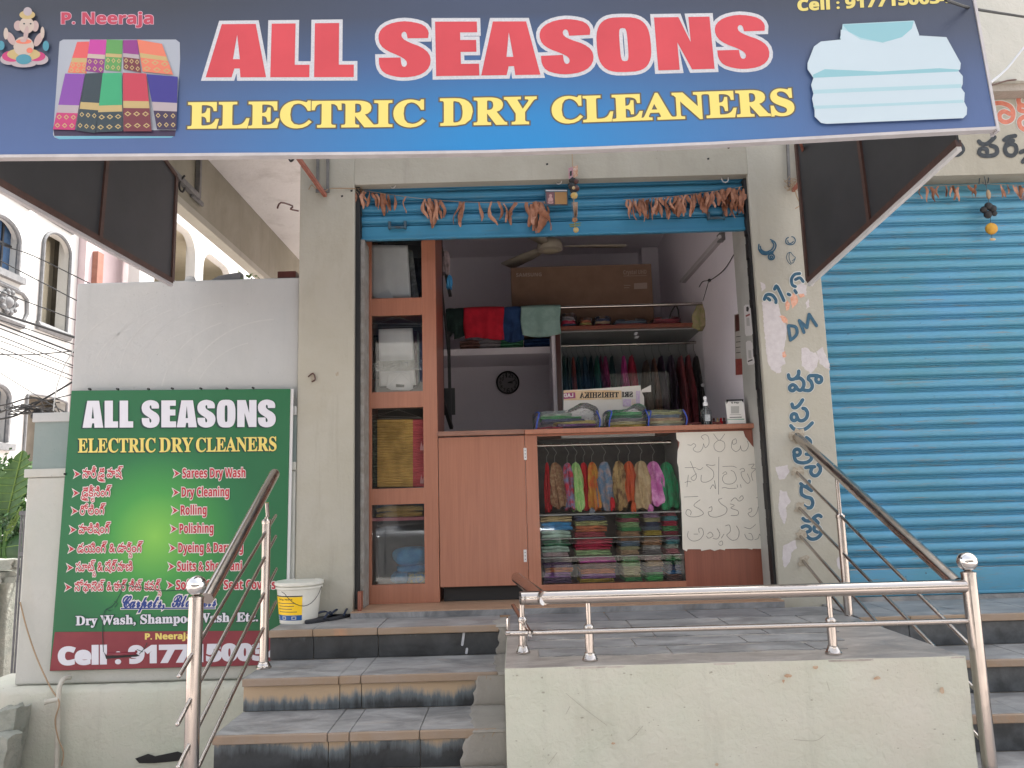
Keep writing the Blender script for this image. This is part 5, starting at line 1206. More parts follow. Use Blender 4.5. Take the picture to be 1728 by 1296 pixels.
# ---- counter
ZT = W(1000, 722, FY - .02).z
xk0, xk1 = xc1 + .001, 1.4515
ctr = thing('counter', ((xk0 + xk1) / 2, FY, .04), 'red brown laminate counter with a glass showcase full of sarees', 'counter')
xd1 = W(889, 860, FY).x; zd0 = W(820, 989, FY).z; zd1 = W(820, 736, FY).z
B(xk0 + .003, xd1 - .002, FY - .002, FY + .018, zd0, zd1 - .002).build('door', 'laminate', ctr, bevel=.0015)
B(xk0, xd1, FY - .028, FY + .05, zd1 + .004, zd1 + .034).build('door_top', mat('edge_brown', (.26, .13, .09), (.2, .1, .07), 9, .4), ctr, bevel=.004)
B(xk0, xk0 + .02, FY - .010, FY + .03, zd0 - .09, zd1 - .001).build('stile', 'laminate', ctr) if 0 else None
for py in (766, 938):
    x, z = W(886, py, FY - .004).x, W(886, py, FY - .004).z; B(x - .008, x + .010, FY - .0055, FY - .0025, z - .036, z + .036).build('hinge', 'white_frame', ctr, bevel=.001)
    for dz in (-.02, 0, .02): MB().lathe([(.003, 0), (.003, -.0015)], (x + .001, FY - .0056, z + dz), 6, 'y').build('screw', 'dark_iron', ctr)
B(xk0 + .02, xd1 + .03, FY + .05, FY + .08, .037, zd0 + .05).build('plinth', 'black', ctr)
xg0_, xg1_, zg0, zg1 = RC(908, 734, 1152, 985, FY)
xg0_ = W(910, 860, FY).x; xg1_ = W(1151, 860, FY).x; zg0 = W(1030, 984, FY).z; zg1 = W(1030, 733, FY).z
B(xd1 + .0, xg0_, FY, FY + .02, .037, ZT - .030).build('stile', 'laminate', ctr, bevel=.001); B(xg1_, xk1, FY, FY + .02, .037, ZT - .030).build('front_panel', 'laminate_dark', ctr, bevel=.001)
B(xg0_ + .0003, xg1_ - .0003, FY + .0004, FY + .0196, .037, zg0).build('bottom_rail', 'laminate', ctr); B(xg0_ + .0003, xg1_ - .0003, FY + .0004, FY + .0196, zg1, ZT - .030).build('top_rail', 'laminate', ctr)
B(xd1 + .001, xk1 + .004, FY - .035, FY + .50, ZT - .0295, ZT).build('counter_top', 'laminate', ctr, bevel=.003)
B(xg0_ - .005, xg1_ + .005, FY + .0203, FY + .0255, zg0 - .01, zg1 + .01).build('glass_pane', 'glass', ctr)
mat('case_white', (.55, .56, .56), (.5, .5, .51), 4, .5); mat('case_back', (.10, .105, .11), (.16, .16, .16), 8, .5)
B(xg1_ + .006, xg1_ + .02, FY + .026, FY + .48, .06, ZT - .03).build('side_panel', 'case_white', ctr); B(xg0_ - .018, xg0_ - .004, FY + .026, FY + .48, .06, ZT - .03).build('side_panel', 'case_white', ctr)
B(xg0_ - .003, xg1_ + .005, FY + .46, FY + .475, .06, ZT - .03).build('back_panel', 'case_back', ctr)
YR = FY + .11
zs1 = W(1000, 866, FY + .05).z; zsA = W(1000, 907, FY + .05).z; zsB = W(1000, 938.5, FY + .05).z
B(xg0_ - .003, xg1_ + .005, FY + .03, FY + .455, zs1 - .008, zs1).build('shelf', mat('shelf_grey', (.35, .36, .36), None, rough=.3), ctr)
for z in (zsA, zsB):
    o = B(xg0_ - .003, xg1_ + .005, FY + .03, FY + .44, z - .004, z).build('glass_shelf', 'glass', ctr); B(xg0_ - .003, xg1_ + .005, FY + .0275, FY + .0298, z - .0035, z - .0005).build('glass_edge', mat('glass_edge', (.6, .66, .62), None, rough=.2), ctr)
B(xg0_, xg1_, FY + .03, FY + .45, zg0 - .012, zg0 - .002).build('shelf', 'laminate_dark', ctr)
rz0 = W(1000, 750, YR).z
MB().tube([(xg0_ - .002, YR, rz0), (W(1128, 746, YR).x, YR, rz0)], .0095, 12).build('hanging_rod', 'steel', ctr)
MB().tube([(W(1125, 746, YR).x, YR, rz0), (W(1132, 746, YR).x, YR, rz0)], .014, 12).build('rod_socket', 'steel', ctr)
tl = B(*RC(947, 739, 1105, 730, FY + .06)[:2], FY + .05, FY + .08, W(1000, 738.5, FY + .06).z, W(1000, 731, FY + .06).z).build('light_batten', 'white_frame', ctr, bevel=.003)
# sarees hanging in the showcase
cloth_mat('s_brown', (.20, .10, .06), (.30, .20, .12), 55); cloth_mat('s_redblue', (.45, .04, .07), (.20, .22, .36), 22); cloth_mat('s_lime', (.25, .50, .17), (.42, .55, .25), 30, (3, 1, 1)); cloth_mat('s_red', (.45, .02, .03), (.35, .015, .02))
cloth_mat('s_orange_y', (.58, .30, .06), (.50, .12, .04), 24); cloth_mat('s_bluegrey', (.10, .17, .27), (.30, .24, .24), 30); cloth_mat('s_tan', (.40, .28, .13), (.16, .09, .05), 22, (2, 1, 1)); cloth_mat('s_orange', (.62, .12, .04), (.50, .10, .05), 20)
cloth_mat('s_beige', (.44, .34, .21), (.34, .25, .14), 18); cloth_mat('s_pink', (.60, .17, .47), (.68, .32, .58), 14); cloth_mat('s_green', (.03, .28, .12), (.05, .20, .10), 18, (2, 1, 1)); cloth_mat('s_paleblue', (.35, .40, .50))
G6 = lambda x, y: (900 + x / 4.32, 730 + y / 4.32)
sar = [(92, 122, 215, 572, 's_red', 'deep red saree edge at the far left of the showcase rod', 0), (118, 212, 215, 545, 's_brown', 'brown paisley saree hanging leftmost but one in the showcase', .028), (222, 292, 218, 556, 's_redblue', 'red and grey blue saree hanging between the brown and the lime ones', .01),
       (284, 352, 213, 566, 's_lime', 'lime green saree twisted on a hanger in the showcase', .006), (348, 404, 215, 560, 's_red', 'plain red saree hanging just right of the lime green one', 0), (404, 474, 212, 562, 's_orange_y', 'yellow and orange saree hanging right of the plain red one', .014),
       (474, 584, 210, 558, 's_bluegrey', 'blue grey patterned saree hanging in the middle of the showcase', 0), (592, 676, 203, 560, 's_tan', 'tan and dark brown striped saree hanging right of the blue grey one', 0), (672, 744, 206, 510, 's_orange', 'short bright orange saree hanging in the showcase', 0),
       (748, 850, 203, 558, 's_beige', 'beige saree in loose folds hanging left of the pink one', 0), (838, 940, 206, 525, 's_pink', 'bright pink saree hanging beside the green one', .01), (936, 1036, 212, 552, 's_green', 'emerald green saree hanging rightmost in the showcase', .012)]
for i, (a, b_, y0, y1, m_, lab, sw) in enumerate(sar):
    yc = YR + (.03 if i in (0, 4) else 0) + .006 * (i % 3); p0, p1 = G6(a, y0), G6(b_, y1); x0, x1, z0, z1 = RC(p0[0], p0[1], p1[0], p1[1], yc - .04)
    t = thing('hanging_saree', ((x0 + x1) / 2, yc, z0), lab, 'saree', 'sarees hanging in the counter showcase')
    hung(x0 - .006, x1 + .006, yc, z1, z0, m_, 'cloth', t, i, 4 + i % 3, .05, .40, sw, 1.2)
    cx = (x0 + x1) / 2; MB().tube(smooth_path([(cx, yc, z1 - .02), (cx, yc, z1 + .035), (cx + .012, yc + .004, z1 + .06), (cx - .012, YR, rz0 - .01), (cx - .018, YR, rz0 + .012), (cx - .02, YR + .014, rz0)], 4), .0016, 6).build('hanger', mat('wire_bright', (.5, .5, .48), None), t)
for (x, y0, y1, m_, lab) in ((428, 545, 592, 's_paleblue', 'pale blue tail of cloth below the yellow saree'), (730, 500, 585, 's_orange', 'red orange tail of cloth below the short orange saree'), (855, 520, 590, 's_pink', 'pink knotted tail of cloth below the pink saree'), (575, 470, 560, 's_red', 'dull red end of cloth beside the blue grey saree')):
    p0, p1 = G6(x - 16, y0), G6(x + 18, y1); x0, x1, z0, z1 = RC(p0[0], p0[1], p1[0], p1[1], YR - .06); tag(hung(x0, x1, YR - .055, z1, max(z0, zs1 + .001), m_, 'saree_end', None, x, 3, .012, .6), lab, 'cloth')
# folded sarees in stacks
cols = {'beige': (.45, .36, .20), 'blue': (.03, .22, .48), 'mint': (.35, .52, .42), 'pale': (.42, .47, .42), 'dkpurple': (.08, .045, .10), 'green': (.07, .28, .11), 'dkgreen': (.03, .13, .07), 'pinkp': (.52, .38, .40), 'grey': (.17, .16, .17), 'orange': (.62, .15, .06), 'purple': (.16, .05, .22), 'navy': (.05, .07, .14), 'olive': (.32, .33, .15), 'peach': (.55, .30, .18), 'maroon': (.25, .03, .05), 'crimson': (.48, .03, .08), 'lgreen': (.28, .44, .22), 'magenta': (.38, .05, .27), 'brown': (.12, .06, .05), 'violet': (.20, .08, .25), 'yellow': (.62, .38, .05), 'cream': (.52, .47, .28), 'tan': (.40, .29, .19), 'rose': (.38, .13, .16), 'teal': (.08, .27, .30), 'mauve': (.25, .17, .27), 'bgreen': (.08, .42, .12), 'slate': (.12, .17, .23), 'white': (.55, .55, .55), 'gold': (.55, .42, .12)}
nice = {'dkpurple': 'dark purple', 'dkgreen': 'dark green', 'pinkp': 'pale pink', 'lgreen': 'light green', 'bgreen': 'bright green', 'pale': 'pale green', 'slate': 'slate blue'}
for k_, c in cols.items(): cloth_mat('c_' + k_, tuple(min(.6, v * 1.2 + .012) for v in c), None, 24, dk=.74)
def stack(name, x0p, x1p, base, top, items, layers, seed, Yf=FY + .05, level=''):
    """items listed from the top down"""
    n = len(items); rnd = random.Random(seed); hs_ = [rnd.uniform(.75, 1.25) for _ in items]; tot = sum(hs_); z = base
    seen_ = {}
    for i in range(n - 1, -1, -1):
        h = (top - base) * hs_[i] / tot; c = items[i]; yy = Yf + rnd.uniform(0, .02)
        a = W(x0p + rnd.uniform(0, 3), 900, Yf).x; b_ = W(x1p - rnd.uniform(0, 4), 900, Yf).x
        o = fabric_fold(a, b_, yy, Yf + .26, z + .0004, z + h - .0004, 'c_' + c, 'folded_saree', None, layers, .007, seed * 31 + i)
        nm = nice.get(c, c); k = n - 1 - i
        pos = 'lying at the bottom of' if k == 0 else ('lying on top of' if i == 0 else '%s from the bottom of' % ORD[k])
        tag(o, 'folded %s saree %s the %s' % (nm, pos, name), 'folded saree', 'folded sarees in the counter showcase'); z += h
zb0 = zg0 - .0015
stack('upper left wide pile', 911, 968, zsA + .001, zs1 - .012, ['beige', 'blue', 'mint'], 2, 1)
stack('middle left wide pile', 912, 964, zsB + .001, zsA - .006, ['dkgreen', 'mint', 'pinkp'], 2, 2)
stack('lowest left wide pile', 914, 968, zb0, zsB - .006, ['grey', 'dkpurple', 'orange', 'purple', 'dkpurple'], 2, 3)
stack('upper second wide pile', 969, 1028, zsA + .001, zs1 - .012, ['navy', 'olive', 'orange', 'maroon'], 2, 4)
stack('middle second wide pile', 968, 1036, zsB + .001, zsA - .006, ['crimson', 'crimson', 'lgreen'], 2, 5)
stack('lowest second wide pile', 974, 1040, zb0, zsB - .006, ['magenta', 'brown', 'orange', 'violet', 'yellow'], 2, 6)
stack('upper first narrow pile', 1047, 1084, zsA + .001, zs1 - .010, ['green', 'rose', 'lgreen', 'green', 'peach'], 3, 7)
stack('middle first narrow pile', 1045, 1083, zsB + .001, zsA - .006, ['peach', 'slate', 'cream', 'tan'], 3, 8)
stack('lowest first narrow pile', 1047, 1082, zb0, zsB - .006, ['green', 'lgreen', 'cream', 'cream', 'green'], 3, 9)
stack('upper second narrow pile', 1085, 1119, zsA + .001, zs1 - .010, ['mauve', 'cream', 'navy', 'slate', 'yellow'], 3, 10)
stack('middle second narrow pile', 1083, 1119, zsB + .001, zsA - .006, ['tan', 'peach', 'white', 'grey'], 3, 11)
stack('lowest second narrow pile', 1086, 1120, zb0, zsB - .006, ['pinkp', 'tan', 'grey', 'green', 'bgreen'], 3, 12)
stack('upper rightmost pile', 1120, 1149, zsA + .001, zs1 - .006, ['rose', 'teal', 'crimson', 'green', 'maroon'], 3, 13)
stack('middle rightmost pile', 1121, 1150, zsB + .001, zsA - .006, ['mauve', 'teal', 'pale', 'rose'], 3, 14)
stack('lowest rightmost pile', 1120, 1151, zb0, zsB - .006, ['green', 'dkgreen', 'navy', 'blue', 'brown'], 3, 15)

# ---- hand-written notice
NP = plane((0, FY - .006, 0), (0, 1, 0)); NO = lambda x, y: (900 + x / 4.32, 730 + y / 4.32)
nt_out = [(1040, 0), (1530, -12), (1545, 30), (1590, 90), (1632, 135), (1640, 300), (1660, 500), (1685, 700), (1698, 848), (1600, 846), (1595, 853), (1560, 845), (1400, 848), (1395, 858), (1360, 850), (1320, 862), (1290, 850), (1225, 862), (1220, 850), (1125, 850), (1118, 866), (1088, 850), (1085, 700), (1078, 500), (1058, 250), (1048, 220), (1052, 130), (1062, 100), (1066, 70), (1045, 50)]
outl = [NO(*p) for p in nt_out]
mat('paper', (.68, .655, .58), (.63, .60, .53), 3, .8, bmp=.2, bscale=8)
mb = MB(); v, tt = union_tris([P2(outl)]); front = [W(q[0], -q[1], FY - .0060) for q in v]; mb.add(front, tt)
note = mb.build('paper_notice', 'paper', None, solid=.0008, smooth=0); tag(note, 'creamy paper notice with handwritten Telugu taped to the front of the counter', 'notice')
hw_ = [[(1125, 88), (1150, 92), (1168, 80), (1185, 95), (1165, 120), (1185, 140), (1215, 138), (1235, 110), (1240, 80)], [(1240, 80), (1255, 110), (1280, 80), (1275, 30), (1250, 15), (1225, 30), (1240, 50)], [(1315, 10), (1340, 45), (1360, 55), (1395, 10)], [(1350, 55), (1318, 85), (1325, 125), (1365, 140), (1395, 110), (1390, 70), (1358, 55)],
      [(1450, 60), (1475, 45), (1480, 75), (1455, 85), (1450, 60), (1445, 110), (1475, 138), (1505, 120), (1510, 95)], [(1510, 95), (1520, 130), (1550, 130), (1568, 95), (1560, 60)],
      [(1105, 255), (1185, 255)], [(1145, 210), (1170, 270), (1190, 320), (1170, 350), (1150, 330), (1190, 300)], [(1105, 365), (1130, 355), (1150, 360)], [(1130, 310), (1120, 395)], [(1190, 262), (1215, 270), (1235, 255)], [(1225, 310), (1225, 355), (1265, 360), (1310, 330), (1310, 280), (1260, 235), (1300, 240), (1325, 235)], [(1290, 410), (1310, 380), (1330, 410), (1320, 350)],
      [(1352, 178), (1350, 450)], [(1380, 248), (1450, 245), (1480, 255)], [(1380, 300), (1400, 285), (1410, 300), (1390, 310), (1378, 340), (1400, 372), (1450, 372), (1480, 340), (1465, 290), (1440, 275)], [(1375, 405), (1395, 400), (1430, 408), (1480, 405)], [(1485, 380), (1490, 400)], [(1510, 378), (1515, 400)], [(1505, 270), (1530, 260), (1540, 280), (1515, 290), (1525, 330), (1560, 370), (1580, 350), (1560, 300)], [(1570, 235), (1610, 230), (1590, 260), (1620, 265), (1590, 300), (1600, 350)], [(1625, 225), (1645, 222)],
      [(1100, 470), (1200, 465)], [(1215, 490), (1170, 530), (1215, 560), (1240, 590), (1200, 612), (1140, 612), (1112, 590), (1125, 560), (1150, 575), (1145, 600)], [(1280, 550), (1300, 540), (1300, 570), (1275, 580), (1290, 610), (1340, 615), (1400, 590), (1410, 550), (1370, 520), (1350, 490), (1375, 480)], [(1440, 500), (1470, 475), (1500, 500), (1530, 480), (1520, 460), (1500, 480)], [(1435, 520), (1465, 530), (1440, 550), (1490, 570), (1490, 600), (1440, 605)], [(1570, 560), (1590, 550), (1590, 575), (1565, 590), (1590, 615), (1625, 590), (1640, 540)], [(1625, 475), (1660, 470)],
      [(1130, 720), (1125, 760), (1160, 790), (1210, 780), (1240, 740), (1230, 700), (1205, 700), (1210, 730)], [(1170, 740), (1200, 740)], [(1270, 740), (1290, 725), (1310, 750), (1280, 770), (1262, 755)], [(1310, 770), (1340, 775), (1360, 740), (1340, 700)], [(1355, 800), (1375, 790), (1380, 815), (1360, 822), (1350, 810)], [(1370, 770), (1390, 740)], [(1400, 680), (1430, 675), (1435, 720), (1410, 750), (1450, 785), (1490, 770), (1500, 720), (1480, 680)], [(1540, 690), (1580, 700), (1620, 670)], [(1540, 740), (1560, 775), (1600, 780), (1590, 740), (1570, 735)], [(1615, 780), (1640, 770), (1650, 740), (1670, 780), (1690, 760)]]
NPl = plane((0, FY - .0066, 0), (0, 1, 0))
paint([[NO(*q) for q in p] for p in hw_], .75, NPl, 'handwriting', mat('pen_grey', (.16, .16, .15), None, rough=.8), note, .0003, 4)

# ---- on the counter : wrapped sarees, bottle, stand, tray
ZK = ZT + .0008; YK = FY + .02
def at(px, Y=YK): return W(px, 712, Y).x
def wrapped(px0, px1, h, items, seed, label, peak=0):
    x0, x1 = at(px0), at(px1); y0, y1 = YK - .02, YK + .24; rnd = random.Random(seed); z = ZK; n = len(items)
    for k, (c, a, b_, s_) in enumerate(items):
        hh = h * .98 / n; o = fabric_fold(x0 + (x1 - x0) * a, x0 + (x1 - x0) * b_, y0 + .03, y1 - .03, z, z + hh, 'c_' + c, 'wrapped_saree', None, 2, .006, seed * 7 + k, s_)
        tag(o, '%s saree, %s from below inside the %s' % (nice.get(c, c), ORD[k], label), 'folded saree', 'sarees in clear bags on the counter'); z += hh
    t = thing('clear_bag', ((x0 + x1) / 2, (y0 + y1) / 2, ZK), 'clear plastic bag with blue piping, the ' + label, 'bag', 'clear bags on the counter')
    def f(u, v):
        a = 2 * math.pi * u; tt_ = v; r_ = 1 if v < .7 else max(.02, 1 - ((v - .7) / .3) ** 1.5)
        x = (x0 + x1) / 2 + (x1 - x0) / 2 * 1.03 * math.copysign(abs(math.cos(a)) ** .45, math.cos(a)) * (r_ ** .5) + .004 * math.sin(9 * a + seed); y = (y0 + y1) / 2 + (y1 - y0) / 2 * math.copysign(abs(math.sin(a)) ** .45, math.sin(a)) * (r_ ** .5) + .004 * math.sin(13 * a)
        zz2 = ZK + min(h * 1.08, h * 1.15 * v / .75) + (peak * math.exp(-((x - x0) / (x1 - x0) - .8) ** 2 / .05) * max(0, v - .3)) + .004 * math.sin(a * 6 + v * 9) * v
        return (x, y, zz2)
    MB().grid(f, 44, 12).build('film', 'plastic_film', t, recalc=False)
    bp_ = 'piping'; mat('blue_piping', (.03, .08, .45), (.02, .05, .3), 30, .4)
    for xs in (x0 + .01, x1 - .006):
        MB().tube(smooth_path([(xs, y0 - .004, ZK + .004), (xs + .006, y0 - .006, ZK + h * .5), (xs + (.02 if xs < (x0 + x1) / 2 else -.01), y0, ZK + h * 1.0), (xs, y0 + .1, ZK + h * 1.12), (xs, y1, ZK + h)], 4), .004, 6).build('piping', 'blue_piping', t)
    return t
wrapped(902, 1012, .100, [('crimson', .02, .45, 0), ('purple', .35, .97, 0), ('gold', .3, .95, .012), ('navy', .1, .8, 0), ('green', .08, .75, -.008), ('pale', .12, .6, .004)], 1, 'left bag on the counter', .09)
wrapped(1024, 1094, .098, [('yellow', .02, .98, 0), ('cream', .03, .96, 0), ('grey', .02, .97, 0), ('dkgreen', .03, .92, 0), ('green', .06, .9, .006)], 2, 'middle bag on the counter', .07)
wrapped(1090, 1158, .092, [('pale', .02, .95, 0), ('cream', .04, .98, 0), ('tan', .02, .94, 0), ('slate', .05, .9, 0), ('olive', .02, .96, 0)], 3, 'right bag on the counter', .0)
# mirror image seen in the case glass, put in as a printed sheet behind the bags
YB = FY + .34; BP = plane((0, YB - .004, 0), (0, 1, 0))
bn = thing('printed_sheet', tuple(W(1030, 715, YB)), 'orange and white sheet printed with the mirrored lettering seen in the glass behind the bags', 'poster')
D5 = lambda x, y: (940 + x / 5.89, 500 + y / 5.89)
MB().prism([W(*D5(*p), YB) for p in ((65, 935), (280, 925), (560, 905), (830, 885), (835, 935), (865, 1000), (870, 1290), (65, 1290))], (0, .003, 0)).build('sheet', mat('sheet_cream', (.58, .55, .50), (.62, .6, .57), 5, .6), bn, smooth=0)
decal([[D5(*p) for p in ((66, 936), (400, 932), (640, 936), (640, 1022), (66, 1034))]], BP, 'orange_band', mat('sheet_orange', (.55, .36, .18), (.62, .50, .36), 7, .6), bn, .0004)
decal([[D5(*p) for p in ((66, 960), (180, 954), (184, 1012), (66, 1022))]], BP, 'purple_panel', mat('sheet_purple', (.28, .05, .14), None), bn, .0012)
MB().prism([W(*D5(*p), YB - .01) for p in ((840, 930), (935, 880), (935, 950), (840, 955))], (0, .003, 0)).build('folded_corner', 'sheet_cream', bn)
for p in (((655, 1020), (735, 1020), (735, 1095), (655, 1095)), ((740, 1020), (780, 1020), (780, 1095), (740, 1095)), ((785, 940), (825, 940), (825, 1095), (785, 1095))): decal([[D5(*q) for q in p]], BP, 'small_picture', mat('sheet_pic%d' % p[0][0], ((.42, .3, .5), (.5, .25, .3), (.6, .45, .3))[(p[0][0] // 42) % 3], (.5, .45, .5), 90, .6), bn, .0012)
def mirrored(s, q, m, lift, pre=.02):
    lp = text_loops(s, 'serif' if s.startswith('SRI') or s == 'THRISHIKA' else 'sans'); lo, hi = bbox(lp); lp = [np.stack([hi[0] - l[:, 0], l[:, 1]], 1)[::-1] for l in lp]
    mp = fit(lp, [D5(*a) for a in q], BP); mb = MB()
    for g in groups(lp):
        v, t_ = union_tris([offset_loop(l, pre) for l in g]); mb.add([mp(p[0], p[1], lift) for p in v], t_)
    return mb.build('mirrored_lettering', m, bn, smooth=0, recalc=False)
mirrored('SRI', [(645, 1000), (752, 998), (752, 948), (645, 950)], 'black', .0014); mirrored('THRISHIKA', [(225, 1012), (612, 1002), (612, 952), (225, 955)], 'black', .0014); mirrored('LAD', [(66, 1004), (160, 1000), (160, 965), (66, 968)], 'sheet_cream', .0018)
# pump bottle
c = W(1193, 712, FY + .05); bx_, by_ = c.x, FY + .06
sb_ = thing('pump_bottle', (bx_, by_, ZK), 'clear sanitiser bottle with a white spray top on the counter', 'bottle')
r_ = .033; MB().lathe([(r_ * .9, .0), (r_, .008), (r_, .075), (r_ * .92, .095), (r_ * .6, .112), (r_ * .38, .120), (r_ * .36, .128)], (bx_, by_, ZK), 24).build('body', 'bottle_plastic', sb_)
MB().lathe([(r_ * .45, .122), (r_ * .47, .142), (r_ * .3, .145), (r_ * .22, .150), (r_ * .24, .160), (r_ * .34, .162), (r_ * .32, .178), (r_ * .2, .182)], (bx_, by_, ZK), 18).build('spray_top', mat('cap_white', (.75, .76, .78), None, rough=.35), sb_)
MB().lathe([(r_ * .8, .004), (r_ * .82, .05)], (bx_, by_, ZK), 18).build('liquid', glassmat('liquid', (.72, .78, .80), .05), sb_); MB().tube([(bx_, by_, ZK + .01), (bx_, by_, ZK + .13)], .002, 6).build('dip_tube', 'white_frame', sb_)
B(bx_ - .016, bx_ + .016, by_ - r_ - .0012, by_ - r_ - .0006, ZK + .025, ZK + .065).build('label', mat('label_grey', (.45, .48, .5), (.3, .33, .36), 120, .5), sb_)
# payment stand (its square code is left blank)
YS = FY + .03; sx0, sx1, sz0, sz1 = RC(1226, 677, 1257, 711, YS)
ps = thing('payment_stand', ((sx0 + sx1) / 2, YS, ZK), 'small white payment card stand with black corners on the counter', 'card stand')
MB().hexa([(sx0, YS - .01, ZK), (sx1, YS - .01, ZK), (sx0, YS - .004, ZK), (sx1, YS - .004, ZK), (sx0, YS + .01, sz1), (sx1, YS + .01, sz1), (sx0, YS + .016, sz1), (sx1, YS + .016, sz1)]).build('card', mat('card_white', (.72, .71, .68), None), ps, bevel=.001)
MB().box(sx0 - .002, sx1 + .002, YS - .02, YS + .05, ZK - .0004, ZK + .004).build('foot', 'black', ps)
sp_ = plane((0, YS - .010, ZK), Vector((0, -1, .02 / (sz1 - ZK))))
D8 = lambda x, y: (1130 + x / 3.41, 380 + y / 3.41)
decal([[D8(*p) for p in ((325, 1003), (425, 1001), (425, 1022), (415, 1010), (338, 1012), (327, 1030))]], sp_, 'dark_corner', 'black', ps, .0008)
lp = text_loops('G Pay', 'sans'); lay(lp, fit(lp, [D8(*p) for p in ((355, 1026), (398, 1025), (398, 1016), (355, 1017))], sp_), 'lettering', 'cable_black', ps, .0012, .02)
decal([[D8(*p) for p in ((352, 1042), (400, 1041), (400, 1083), (353, 1084))]], sp_, 'blank_square', mat('blank_grey', (.42, .42, .40), None), ps, .0010)
decal([[D8(*p) for p in ((345, 1104), (415, 1102), (415, 1107), (345, 1109))], [D8(*p) for p in ((348, 1090), (410, 1089), (410, 1091), (348, 1092))]], sp_, 'small_print', 'grey_metal', ps, .0010)
decal([[D8(*p) for p in ((330, 1114), (350, 1116), (430, 1114), (430, 1119), (330, 1119))]], sp_, 'green_base', mat('card_green', (.1, .3, .2), None), ps, .0010)
# tray and trinkets
x0, x1 = at(1165), at(1222)
ty = thing('tray', ((x0 + x1) / 2, YK + .1, ZK), 'low dark red plastic tray beside the sanitiser bottle', 'tray')
MB().box(x0, x1, YK + .10, YK + .24, ZK, ZK + .006).build('base', mat('tray_red', (.13, .03, .03), (.2, .05, .04), 40), ty); MB().tube([(x0, YK + .10, ZK + .02), (x1, YK + .10, ZK + .02), (x1, YK + .24, ZK + .02), (x0, YK + .24, ZK + .02)], .008, 6, True).build('rim', 'tray_red', ty)
random.seed(21)
for i, px in enumerate((1160, 1168, 1175, 1183, 1207, 1212, 1217)):
    x = at(px); s = random.uniform(.005, .009); o = MB().sphere((x, YK + .03 + .02 * (i % 3), ZK + s * .7), s, 8, 6, (1.6, 1, .7)).build('button_packet', ('tray_red', 's_beige', 'print_white')[i % 3]); tag(o, '%s tiny packet from the left in front of the red tray' % ORD[i], 'packet', 'small packets on the counter')
sk = thing('small_shrine', (at(1216), YK + .3, ZK), 'small dark shrine figure with flowers behind the payment stand', 'figurine')
MB().box(at(1203), at(1228), YK + .28, YK + .34, ZK, ZK + .03).build('base', 'dark_wood', sk)
for i, px in enumerate((1205, 1211, 1217, 1222)): MB().lathe([(.010, .03), (.012, .045), (.006, .055), (.008, .064), (.003, .072)], (at(px, YK + .3), YK + .3, ZK), 8).build('figure', ('dark_wood', 's_beige', 's_red', 'dark_wood')[i], sk)

# ---- upper rail with drying clothes, loft, glass case
YU = 1.25
ru = W(1198, 512, YU).z
x0u, x1u = W(752, 520, YU).x, W(1199, 513, YU).x
rod = MB().tube([(x0u, YU, ru), (x1u, YU, ru)], .0125, 14).build('clothes_rod', 'steel'); tag(rod, 'long steel clothes rod across the room above the counter', 'rod')
cloth_mat('t_red', (.42, .015, .03), (.34, .012, .025), 12); cloth_mat('t_dark', (.018, .035, .03), (.012, .022, .02), 12); cloth_mat('t_navy', (.018, .045, .12), (.012, .03, .08), 12); cloth_mat('t_sage', (.22, .33, .30), (.18, .28, .25), 12)
def drape(pts_px, m, label, seed, dy=0):
    """cloth folded over the rod, both falls"""
    x0, x1 = W(pts_px[0], 520, YU).x, W(pts_px[1], 520, YU).x; zb = W((pts_px[0] + pts_px[1]) / 2, pts_px[2], YU).z; rnd = random.Random(seed); p = [rnd.uniform(0, 6) for _ in range(4)]
    L = ru - zb
    def f(u, v):
        s = v * 2 - 1; fall = abs(s); front = s < 0; R_ = .02 + dy
        y = YU + (-1 if front else 1) * (R_ * min(1, fall * 12) ** .5 + .006 * math.sin(u * 12 + p[0]) * fall + .004 * math.sin(u * 25 + p[1]) * fall)
        z = ru + .016 + dy * .5 - fall * (L if front else L * .82) + (.012 * math.sin(u * 5 + p[2]) if fall > .95 else 0) - (.02 * abs(u - .5) ** 2 if fall < .05 else 0)
        x = x0 + (x1 - x0) * u + .03 * (fall * (.5 - u)) * .4 + .004 * math.sin(fall * 7 + p[3])
        return (x, y, z)
    t = MB().grid(f, 26, 28).build('draped_cloth', m, None, solid=.006, smooth=80); return tag(t, label, 'cloth', 'clothes hung over the upper rod')
drape((764, 796, 574), 't_dark', 'dark green cloth over the left end of the upper rod', 1); drape((782, 850, 578), 't_red', 'bright red cloth folded over the upper rod', 2, .012); drape((846, 884, 580), 't_navy', 'navy cloth between the red and the sage ones', 3); drape((878, 945, 573), 't_sage', 'pale sage green cloth folded over the upper rod', 4, .012)
drape((752, 766, 570), 't_dark', 'narrow black cloth at the very left end of the upper rod', 6)
